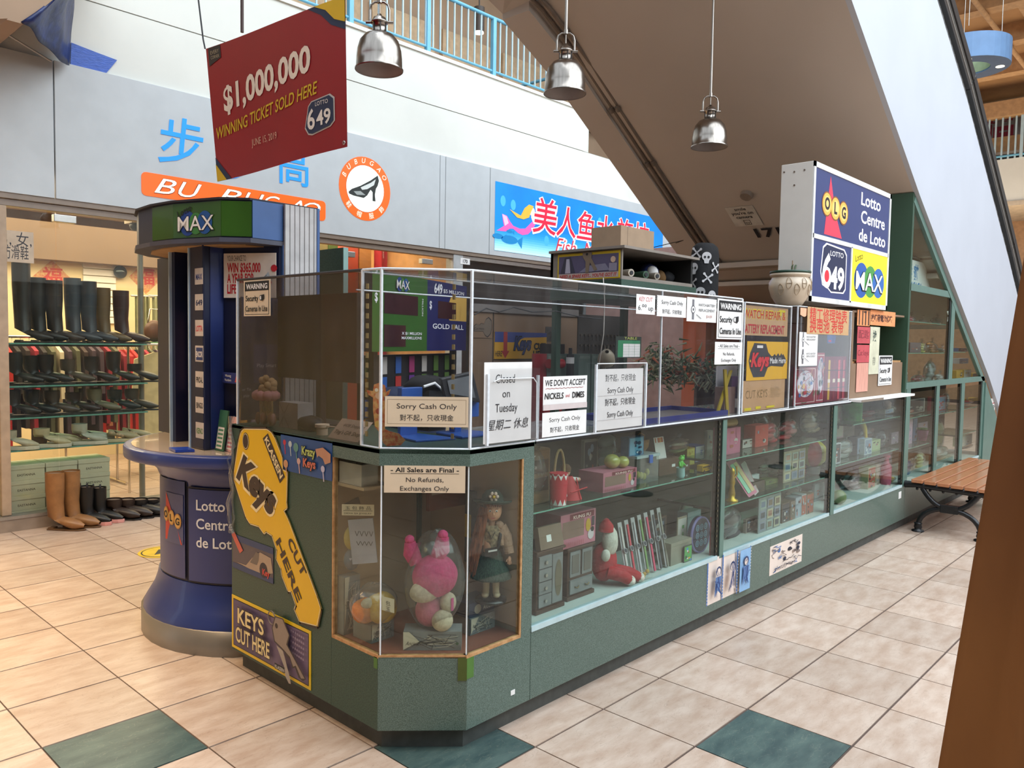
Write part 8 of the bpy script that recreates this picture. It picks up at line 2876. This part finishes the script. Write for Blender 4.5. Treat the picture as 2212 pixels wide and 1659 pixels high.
#  SHOE SHOP
LEA={}
def leather(c,r=.42):
 return mat('leather '+c,c,rough=r,var=.12,scale=14,bump=.15)
def boot(nm,label,u,v0,v1,y,zb,c,ln=.25,sole='#1a1512',sh=1.0,pull=0,lace=None,tilt=20,toe=1.0):
 """boot in side view, toe to the right; shaft top at v0, sole at zb"""
 p=aty(u,v1,y)
 h=max(.07,aty(u,v0,y).z-zb)
 t=thing(nm,label,'shoe' if h<.1 else 'boot',(p.x,y,zb),-radians(tilt))
 L=leather(c)
 r=.056*sh
 n=14
 q=1.12*max(1,sh*.88)
 prof=[(h,-.00,r,r*.9),(h*.72,0,r*.99,r*.88),(h*.4+.03,.0,r*.88,r*.78),(.105,.008,r*.94,r*.74),(.08,.03*q,r*1.12,r*.76),(.064,.07*q,r*1.02,r*.78),(.054,.11*q,r*.86,r*.76),(.045,.15*q,r*.64,r*.60),(.036,.192*toe*q,.014,.014)]
 vs,fs_=[],[]
 N=len(prof)
 for i,(z,x,ra,rb)in enumerate(prof):
  tt=max(0,min(1,(i-2)/(N-4)))
  ang=tt*pi/2
  for k in range(n):
   a=2*pi*k/n
   ca,sa=cos(a)*ra,sin(a)*rb
   zz=z-ca*sin(ang)*.78+(0 if i<5 else .002)
   vs.append((x+ca*cos(ang),sa,max(.012,zz)))
 for i in range(N-1):
  for k in range(n):
   l=(k+1)%n
   fs_.append((i*n+k,i*n+l,(i+1)*n+l,(i+1)*n+k))
 m=MB()
 m.add(vs,fs_,L,True)
 m.add([(r*.9*cos(2*pi*k/n),r*.8*sin(2*pi*k/n),h-.012)for k in range(n)],[tuple(range(n))],mat('boot lining','#8a7460',rough=.9))
 m.build('upper',t,local=True)
 m=MB()
 so=[(x*q,y)for x,y in((-.045,-.03),(.03,-.032),(.11,-.042),(.165,-.034),(.197*toe,-.010),(.197*toe,.010),(.165,.034),(.11,.042),(.03,.032),(-.045,.03))]
 th=.014 if sole[1]<'d' else .03
 m.prism(so,Fr((0,0,0),(1,0,0),(0,1,0)),th,mat('sole '+sole,sole,rough=.5))
 m.box((-.047,-.03,0),(.0,.03,.024),mat('sole '+sole))
 m.build('sole',t,local=True,bevel=.004)
 if lace:
  m=MB()
  for k in range(5):
   f=k/5
   m.tube([(.045+f*.05,-.022,.095-f*.03),(.052+f*.05,0,.104-f*.03),(.045+f*.05,.022,.095-f*.03)],.0035,5,mat('lace '+lace,lace))
  m.build('laces',t,local=True)
 for k in range(pull):
  m=MB()
  m.tube([(-.03+k*.06,-.03,h-.02),(-.03+k*.06,-.034,h+.025),(-.03+k*.06,-.026,h+.03),(-.03+k*.06,-.02,h-.02)],.006,6,BLACK)
  m.build('pull_loop',t,local=True)
 return t
shf=thing('shoe_rack','glass shoe rack with four shelves on grey posts behind the left shop window','shelf',(.15,5.6,0))
SZ=(1.516,1.163,.900,.632)
for z in SZ:
 m=MB()
 m.box((-.44,5.36,z-.012),(.70,5.68,z),SHELFG)
 m.box((-.44,5.358,z-.012),(.70,5.36,z),GLEDGE)
 m.box((-.44,5.50,z-.03),(.70,5.52,z-.013),mat('shelf bracket metal'))
 m.build('glass_shelf',shf)
for x in(-.455,.74):
 m=MB()
 m.cyl((x,5.60,0),(x,5.60,3.05),.026,mt=mat('grey rack post','#8f8a7c',metal=.3,rough=.4),n=16)
 m.build('post',shf)
rowsb=[(0,'tall_boot',((48,568,'#1c1816','far left black knee high boot on the top shelf'),(82,600,'#191614','second black knee boot with brass tag on the top shelf'),(118,606,'#241b17','third knee boot, dark brown, on the top shelf'),(158,601,'#3a4048','fourth knee boot, grey suede with scalloped top'),(192,608,'#343b44','fifth knee boot, slate suede, on the top shelf'),(222,622,'#6e5434','sixth knee boot, tan brown, on the top shelf'),(262,628,'#3a1c1a','rightmost knee boot, black with wine red foot'))),(1,'ankle_boot',((30,762,'#1a1715','far left black boot on the second shelf'),(66,768,'#17130f','black lace up boot on the second shelf'),(98,766,'#1c1310','dark wine lace up boot on the second shelf'),(146,776,'#5a4a3a','taupe ankle boot in the middle of the second shelf'),(196,770,'#1e1c1a','black wide ankle boot on the second shelf'),(244,760,'#22201f','black pointed boot with silver edge on the second shelf'),(290,786,'#1d1e1b','rightmost black ankle boot on the second shelf'))),(2,'ankle_boot',((24,842,'#201c1a','far left black ankle boot on the third shelf'),(66,842,'#14151a','black patent ankle boot on the third shelf'),(110,844,'#43342a','dark brown ankle boot on the third shelf'),(156,848,'#341c1c','burgundy ankle boot with buckle on the third shelf'),(202,840,'#7a7058','pale taupe ankle boot on the third shelf'),(246,842,'#191b1c','black low ankle boot on the third shelf'),(284,840,'#3c3226','rightmost dark olive pointed boot on the third shelf')))]
for si,nm,lst in rowsb:
 for k,(u,v,c,lb_)in enumerate(lst):
  boot(nm,lb_,u,v,740,5.54+.04*(k%2),SZ[si],c,tilt=38,sh=1.25 if si==0 else 1.15,toe=1.05,lace='#0f0d0c' if 'lace up' in lb_ else None)
for u,v,lb_,la,c in((90,925,'left cream sneaker with black laces on the bottom shelf','#26211d','#c8bb94'),(116,938,'second cream sneaker with dark eyelets on the bottom shelf','#6a6050','#c8bb94'),(172,915,'third sneaker, white with black tongue, on the bottom shelf','#1c1a18','#b8b8a4'),(190,935,'fourth sneaker, white low, on the bottom shelf','#8a8474','#b8b8a4'),(18,930,'far left white braided shoe on the bottom shelf','#e8dcc0','#c8bca0')):
 boot('sneaker',lb_,u,v,950,5.42+.1*(u in(116,190)),SZ[3],c,sole='#d8d0bc',lace=la,sh=1.1)
for k,(u,lb_)in enumerate(((246,'left beige fluffy slipper at the right of the bottom shelf'),(276,'right beige fluffy slipper beside the grey post'))):
 t=boot('slipper',lb_,u,935,950,5.42+.06*k,SZ[3],'#b0a078',sole='#dccaa0')
 m=MB()
 for i in range(5):
  m.blob((-.02+i*.022,-.01,.085-i*.006),(.024,.04,.022),mat('beige fluff','#c8a882',rough=.95,bump=.5,scale=60),9,7)
 m.build('fluff_cuff',t,local=True)
BXC=mat('pale green shoe box','#d3cdae',rough=.7,var=.04)
ub=((15,98,'left'),(99,168,'middle'),(169,238,'right'))
for(u0,u1,nm)in ub:
 for k in range(4):
  x0,x1=aty(u0,1040,5.38).x+.004,aty(u1,1040,5.38).x-.004
  z0=.002+k*.126
  t=Sheet((x0,5.38,z0),(1,0,0),(0,0,1),x1-x0,.088,BXC,th=.30)
  t.text('EASTANNA',.5,.38,.026,ink('#4a4636'),bold=.02)
  t=t.done('shoe_box',('bottom','second lowest','third','topmost')[k]+' pale green shoe box of the '+nm+' stack','box','shoe boxes stacked behind the window')
  m=MB()
  m.box((x0-.003,5.376,z0+.088),(x1+.003,5.684,z0+.124),BXC)
  m.build('lid',t,bevel=.002)
boot('tan_boot','left tall tan knee boot standing on the tiles outside the shop',120,1020,1138,5.05,0,'#9c6c40',sole='#6a4c30',sh=1.3,tilt=50)
boot('tan_boot','right tall tan knee boot with creased ankle outside the shop',154,1016,1135,5.08,0,'#94683e',sole='#6a4c30',sh=1.3,tilt=50)
boot('chelsea_boot','left black chelsea boot with pink sole outside the shop',186,1050,1128,5.08,0,'#191817',sole='#e09a90',sh=1.1,pull=2,tilt=50)
boot('chelsea_boot','right black chelsea boot with pink sole outside the shop',214,1052,1122,5.11,0,'#191817',sole='#e0a098',sh=1.1,pull=2,tilt=50)
for u,c,lb_ in((246,'#33241c','left dark brown suede ankle boot outside the shop'),(274,'#33241c','right dark brown suede ankle boot outside the shop'),(302,'#1d1a19','left black leather ankle boot nearest the booth'),(328,'#1d1a19','right black leather ankle boot touching the booth edge')):
 boot('ankle_boot',lb_,u,1077,1112,5.12,0,c,sh=1.25,tilt=50)
FY2=SY-.004
for u,lb_ in((113,'left red and gold fortune diamond on the shop back wall'),(315,'right red and gold fortune diamond on the shop back wall')):
 c_=aty(u,600,FY2)
 r_=.22
 s=Sheet((c_.x-r_,FY2,c_.z-r_),(1,0,0),(0,0,1),2*r_,2*r_,mat('gold fortune paper','#d8b878',scale=40,hex2='#c8705a'),th=.004,pts=[(r_,0),(2*r_,r_),(r_,2*r_),(0,r_)])
 s.text('福',.5,.33,.24,ink('#c83c34'),bold=.02)
 s.done('fortune_sign',lb_,'decoration')
x0,x1,z0,z1=px4(180,568,250,700,SY-.02)
sl=thing('slat_wall','white slat wall panel on the shop back wall','panel',((x0+x1)/2,SY-.02,z0))
for k in range(9):
 m=MB()
 hh=(z1-z0)/9
 m.box((x0,SY-.03,z0+k*hh+.012),(x1,SY-.005,z0+(k+1)*hh),WHITE)
 m.build('slat',sl)
m=MB()
p=aty(260,588,SY-.06)
m.blob((p.x,SY-.06,p.z),(.085,.05,.085),mat('dark dome','#4a5458',rough=.1,metal=.6),18,12)
quick('convex_mirror',m,'small dark convex dome mirror beside the slat wall','mirror')
for k_,(u0,u1,v0,v1,yy,c_,lb_)in enumerate(((292,325,640,745,8.2,'#9ea07c','left pale green fitting room curtain'),(329,368,640,745,8.2,'#a6a884','right pale green fitting room curtain'),(808,882,520,600,6.6,'#b8202c','bright red curtain hanging in the second shop window'))):
 x0,x1,z0,z1=px4(u0,v0,u1,v1,yy)
 m=MB()
 m.grid(lambda a,b:V((x0+(x1-x0)*a,yy+.03*sin(a*26),z1-(z1-(.9 if k_==2 else .4))*b)),40,3,mat('curtain '+c_,c_,rough=.8))
 m.tube([(x0-.05,yy,z1),(x1+.05,yy,z1)],.012,6,ALU)
 quick('curtain',m,lb_,'curtain')
for u,w_,lb_ in((225,.28,'large beige cloth bundle on the ledge above the shop wall'),(305,.18,'smaller beige cloth bundle on the ledge above the shop wall')):
 p=aty(u,565,SY-.5)
 m=MB()
 m.blob((p.x,SY-.5,zb+.12),(w_*1.6,.16,w_*.7),mat('beige bundle cloth','#a88c68',rough=.8,bump=.5,scale=5),16,10,wob=.06,seed=u)
 m.box((p.x-w_,SY-.62,zb-.08),(p.x+w_,SY-.3,zb-.04),CREAM)
 quick('cloth_bundle',m,lb_,'bundle')
def garment_mesh(c,L,w_=.23):
 m=MB()
 mt=mat('cloth '+c,c,rough=.9,var=.1,scale=12)
 pts=[(-.05,0),(-w_,-.07),(-w_-.03,-.5),(-w_+.05,-.5),(-w_+.07,-.16),(-w_+.04,-L),(w_-.04,-L),(w_-.07,-.16),(w_-.05,-.5),(w_+.03,-.5),(w_,-.07),(.05,0)]
 m.prism(pts,Fr((-.018,0,0),(0,1,0),(0,0,1)),.036,mt)
 m.tube([(0,-.16,-.05),(0,0,.02),(0,0,.06),(0,.015,.075),(0,0,.09)],.003,5,ALU)
 return m
GC_=['#8c2230','#c8a070','#2a2422','#5c5c44','#a83040','#d8c49c','#3c2c28','#b87a58','#c8302c','#6a5a48','#e0d0b0','#4a3a44']
GN='dark red,tan,black,olive,red,cream,dark brown,rust,bright red,taupe,ivory,plum'.split(',')
ORD=',first,second,third,fourth,fifth,sixth,seventh,eighth,ninth,tenth,eleventh,twelfth,thirteenth,fourteenth,fifteenth,sixteenth,seventeenth,eighteenth,nineteenth,twentieth,twenty-first,twenty-second'.split(',')
protos={}
rk=0
for(xa,xb,yy,zr,nm,dx)in((-.55,1.0,6.9,1.56,'near',.075),(.62,1.75,7.3,1.50,'right',.07)):
 t=thing('clothes_rail','chrome clothes rail, '+nm+' one of two behind the shoe rack','clothes rail',((xa+xb)/2,yy,0))
 m=MB()
 m.tube([(xa,yy,zr),(xb,yy,zr)],.014,8,mat('chrome','#d8d0c4',metal=1,rough=.15))
 for x in(xa,xb):
  m.tube([(x,yy,0),(x,yy,zr)],.014,8,mat('chrome'))
  m.tube([(x,yy-.25,.02),(x,yy+.25,.02)],.014,8,mat('chrome'))
 m.build('frame',t)
 x=xa+.05
 gi=0
 rg=random.Random(int(yy*10))
 while x<xb-.04:
  c=rg.choice(GC_)
  if c not in protos:
   o=garment_mesh(c,.95).build('garment',origin=(0,0,0))
   protos[c]=o
   g=o
  else:
   g=protos[c].copy()
   COL.objects.link(g)
  g.location=(x,yy,zr-.075)
  g.scale=(1,1,rg.uniform(.85,1.1))
  gi+=1
  tag(g,GN[GC_.index(c)]+' garment, '+ORD[gi]+' from the left on the '+nm+' chrome rail','garment','garments on the '+nm+' rail')
  x+=dx
g=garment_mesh('#e0c894',1.1).build('cream_coat',origin=(0,0,0))
p=aty(343,860,6.2)
g.location=(p.x,6.2,1.42)
g.rotation_euler=(0,0,radians(80))
tag(g,'long cream coat with black cuffs hanging at the end of the rail','coat')
m=MB()
m.tube([(p.x-.3,6.2,1.50),(p.x+.5,6.2,1.50)],.012,6,mat('chrome'))
m.tube([(p.x+.5,6.2,1.50),(p.x+.5,6.2,0)],.012,6,mat('chrome'))
m.tube([(p.x-.3,6.2,1.50),(p.x-.3,6.2,0)],.012,6,mat('chrome'))
quick('coat_stand',m,'thin chrome coat rail holding the cream coat','clothes rail')
for k_,(u,c_,lb_)in enumerate(((333,'#5c3c2a','brown handbag with curved handle above the clothes rail'),(362,'#a88c58','gold patterned handbag above the clothes rail'))):
 p=aty(u,715,6.8)
 m=MB()
 m.blob((p.x,6.8,p.z),(.11,.05,.12),leather(c_),12,10)
 m.tube([(p.x-.07,6.8,p.z+.08),(p.x-.04,6.8,p.z+.24),(p.x+.04,6.8,p.z+.24),(p.x+.07,6.8,p.z+.08)],.008,6,mat('chrome'))
 m.box((p.x-.15,6.7,p.z-.14),(p.x+.15,6.9,p.z-.12),SHELFG)
 quick('handbag',m,lb_,'bag')
p=aty(352,950,7.1)
m=MB()
m.grid(lambda a,b:V((p.x-.15+.4*a,7.1+.03*sin(a*14),1.40-1.0*b)),16,6,mat('patterned rust cloth','#9c4a30',scale=7,hex2='#3c2420',lo=.45,hi=.5))
quick('patterned_dress',m,'rust and black patterned dress hanging beside the booth','dress')
x0,x1,z0,z1=px4(-18,498,73,566,5.25)
s=Sheet((x0,5.252,z0),(1,0,0),(0,0,1),x1-x0,z1-z0,mat('notice paper','#c9b49c',rough=.7),th=.002)
s.text('男, 女,',.52,.56,.12,INK3,width=.86).text('防滑鞋',.56,.14,.12,INK3,width=.62)
s.done('window_notice','cream window notice with large black Chinese characters at far left','sign')
m=MB()
p=aty(292,488,5.7)
m.blob((p.x,5.7,p.z),(.05,.05,.05),DKP,14,10)
m.box((p.x-.06,5.62,p.z+.02),(p.x+.06,5.8,p.z+.08),mat('camera body','#a89a88'))
m.cyl((p.x,5.7,p.z+.08),(p.x,5.7,3.05),.015,mt=mat('camera body'))
quick('dome_camera',m,'dome security camera inside the shoe shop by the booth canopy','camera')
for k_,(u0,u1,c_)in enumerate(((681,690,'#b83c34'),(691,708,'#c8bc8a'),(709,730,'#7a9a5a'))):
 x0,x1,z0,z1=px4(u0,514,u1,532,6.0)
 m=MB()
 m.box((x0,6.0,z0-.05),(x1,6.2,z1),ink(c_))
 m.box((x0-.02,6.0,z0-.07),(x1+.02,6.2,z0-.05),WOODB)
 quick('stock_box',m,('red','cream','green')[k_]+' stock box high on the second shop shelf','box')
x0,x1,z0,z1=px4(748,510,802,610,6.3)
m=MB()
m.box((x0,6.3,.0),(x0+.18,6.5,z1),ink('#a8402c'))
m.box((x0+.2,6.3,.0),(x1,6.36,z1),mat('orange brown wood','#a8703c',rough=.5,stretch=(1,1,6)))
m.cyl((x0+.45,6.29,1.9),(x0+.45,6.29,2.05),.01,mt=ALU)
quick('wooden_door',m,'orange brown wooden panel with red and green shelf in the second shop','door panel')
#  BENCH
bn_=thing('bench','black cast iron bench with six varnished orange wooden slats','bench',(6.1,-.18,0))
SLT=mat('varnished orange wood','#c08058',rough=.28,var=.06,scale=3,stretch=(1,12,1),coat=.5)
BZ=.455
for k in range(6):
 y0=.10-k*.103
 m=MB()
 m.box((5.06,y0-.09,BZ-.03-.003*k),(7.0,y0,BZ-.003*k),SLT)
 m.build('slat',bn_,bevel=.004)
for x in(5.10,6.92):
 m=MB()
 m.tube([(x,.16,BZ-.055),(x,.08,BZ-.05),(x,-.2,BZ-.058),(x,-.5,BZ-.07),(x,-.56,BZ-.075)],[.032,.026,.026,.026,.03],8,IRON)
 for q_ in range(6):
  m.blob((x,.06-q_*.103,BZ-.085),.012,IRON,8,6)
 m.build('seat_support',bn_)
 for s_ in(-1,1):
  yc_=-.20
  m=MB()
  up_=[V((x,yc_+s_*(.02+.20*i/7),.235+.15*(i/7)**2.2))for i in range(8)]
  m.tube(up_,.022,8,IRON)
  dn=[V((x,yc_+s_*(.02+.22*sin(i*pi/14)),.225-.17*(1-cos(i*pi/14))))for i in range(8)]
  m.tube(dn,.022,8,IRON)
  yl_=dn[-1].y
  lg_=m.build('leg',bn_)
  m=MB()
  m.lathe([(.05,0),(.05,.012),(.026,.02),(.034,.04),(.028,.06),(.034,.075),(.02,.08)],(x,yl_,0),14,IRON)
  m.build('foot',lg_)
 m=MB()
 m.box((x-.026,-.27,.195),(x+.026,-.13,.265),IRON)
 m.build('collar',bn_,bevel=.006)
#  BROWN DRAPE AT THE RIGHT EDGE
SU=mat('brown suede cloth','#8c5a2a',rough=.8,var=.10,scale=2.2,hex2='#70431d',stretch=(1,1,.4))
m=MB()
nu,nv=46,24
def drp(a,b):
 z=2.35*(1-b)
 y0=-1.564+(1.82-z)*.102
 s_=a*1.2
 fold=.035*sin(s_*17+.5)*(.35+.65*b)*min(1,a*5)+.02*sin(s_*41+z*2)*min(1,a*3)
 return V((-.0+fold+.05*a,y0-s_*(.72+.1*b),z))
m.grid(drp,nu,nv,SU)
o=m.build('brown_drape')
md=o.modifiers.new('t','SOLIDIFY')
md.thickness=.012
tag(o,'tall brown suede cloth drape at the right edge, nearest the camera','drape')
m=MB()
m.box((.10,-2.75,0),(.16,-1.62,2.36),mat('drape support','#6a4a2c'))
quick('drape_stand',m,'plain brown board standing behind the suede drape','board')
for k_,(x,y)in enumerate(((4.66,-2.32),(7.62,-2.06))):
 t=thing('barrier_post',('nearer','farther')[k_]+' black barrier post on a round base, mirrored in the counter glass','barrier post',(x,y,0))
 m=MB()
 m.lathe([(.17,0),(.17,.015),(.05,.035),(.001,.035)],(x,y,0),24,DKP)
 m.build('base',t)
 m=MB()
 m.cyl((x,y,.03),(x,y,.95),.03,mt=DKP,n=16)
 m.cyl((x,y,.95),(x,y,1.0),.04,mt=DKP,n=16)
 m.build('post',t)
bpy.data.objects.remove(_fo)
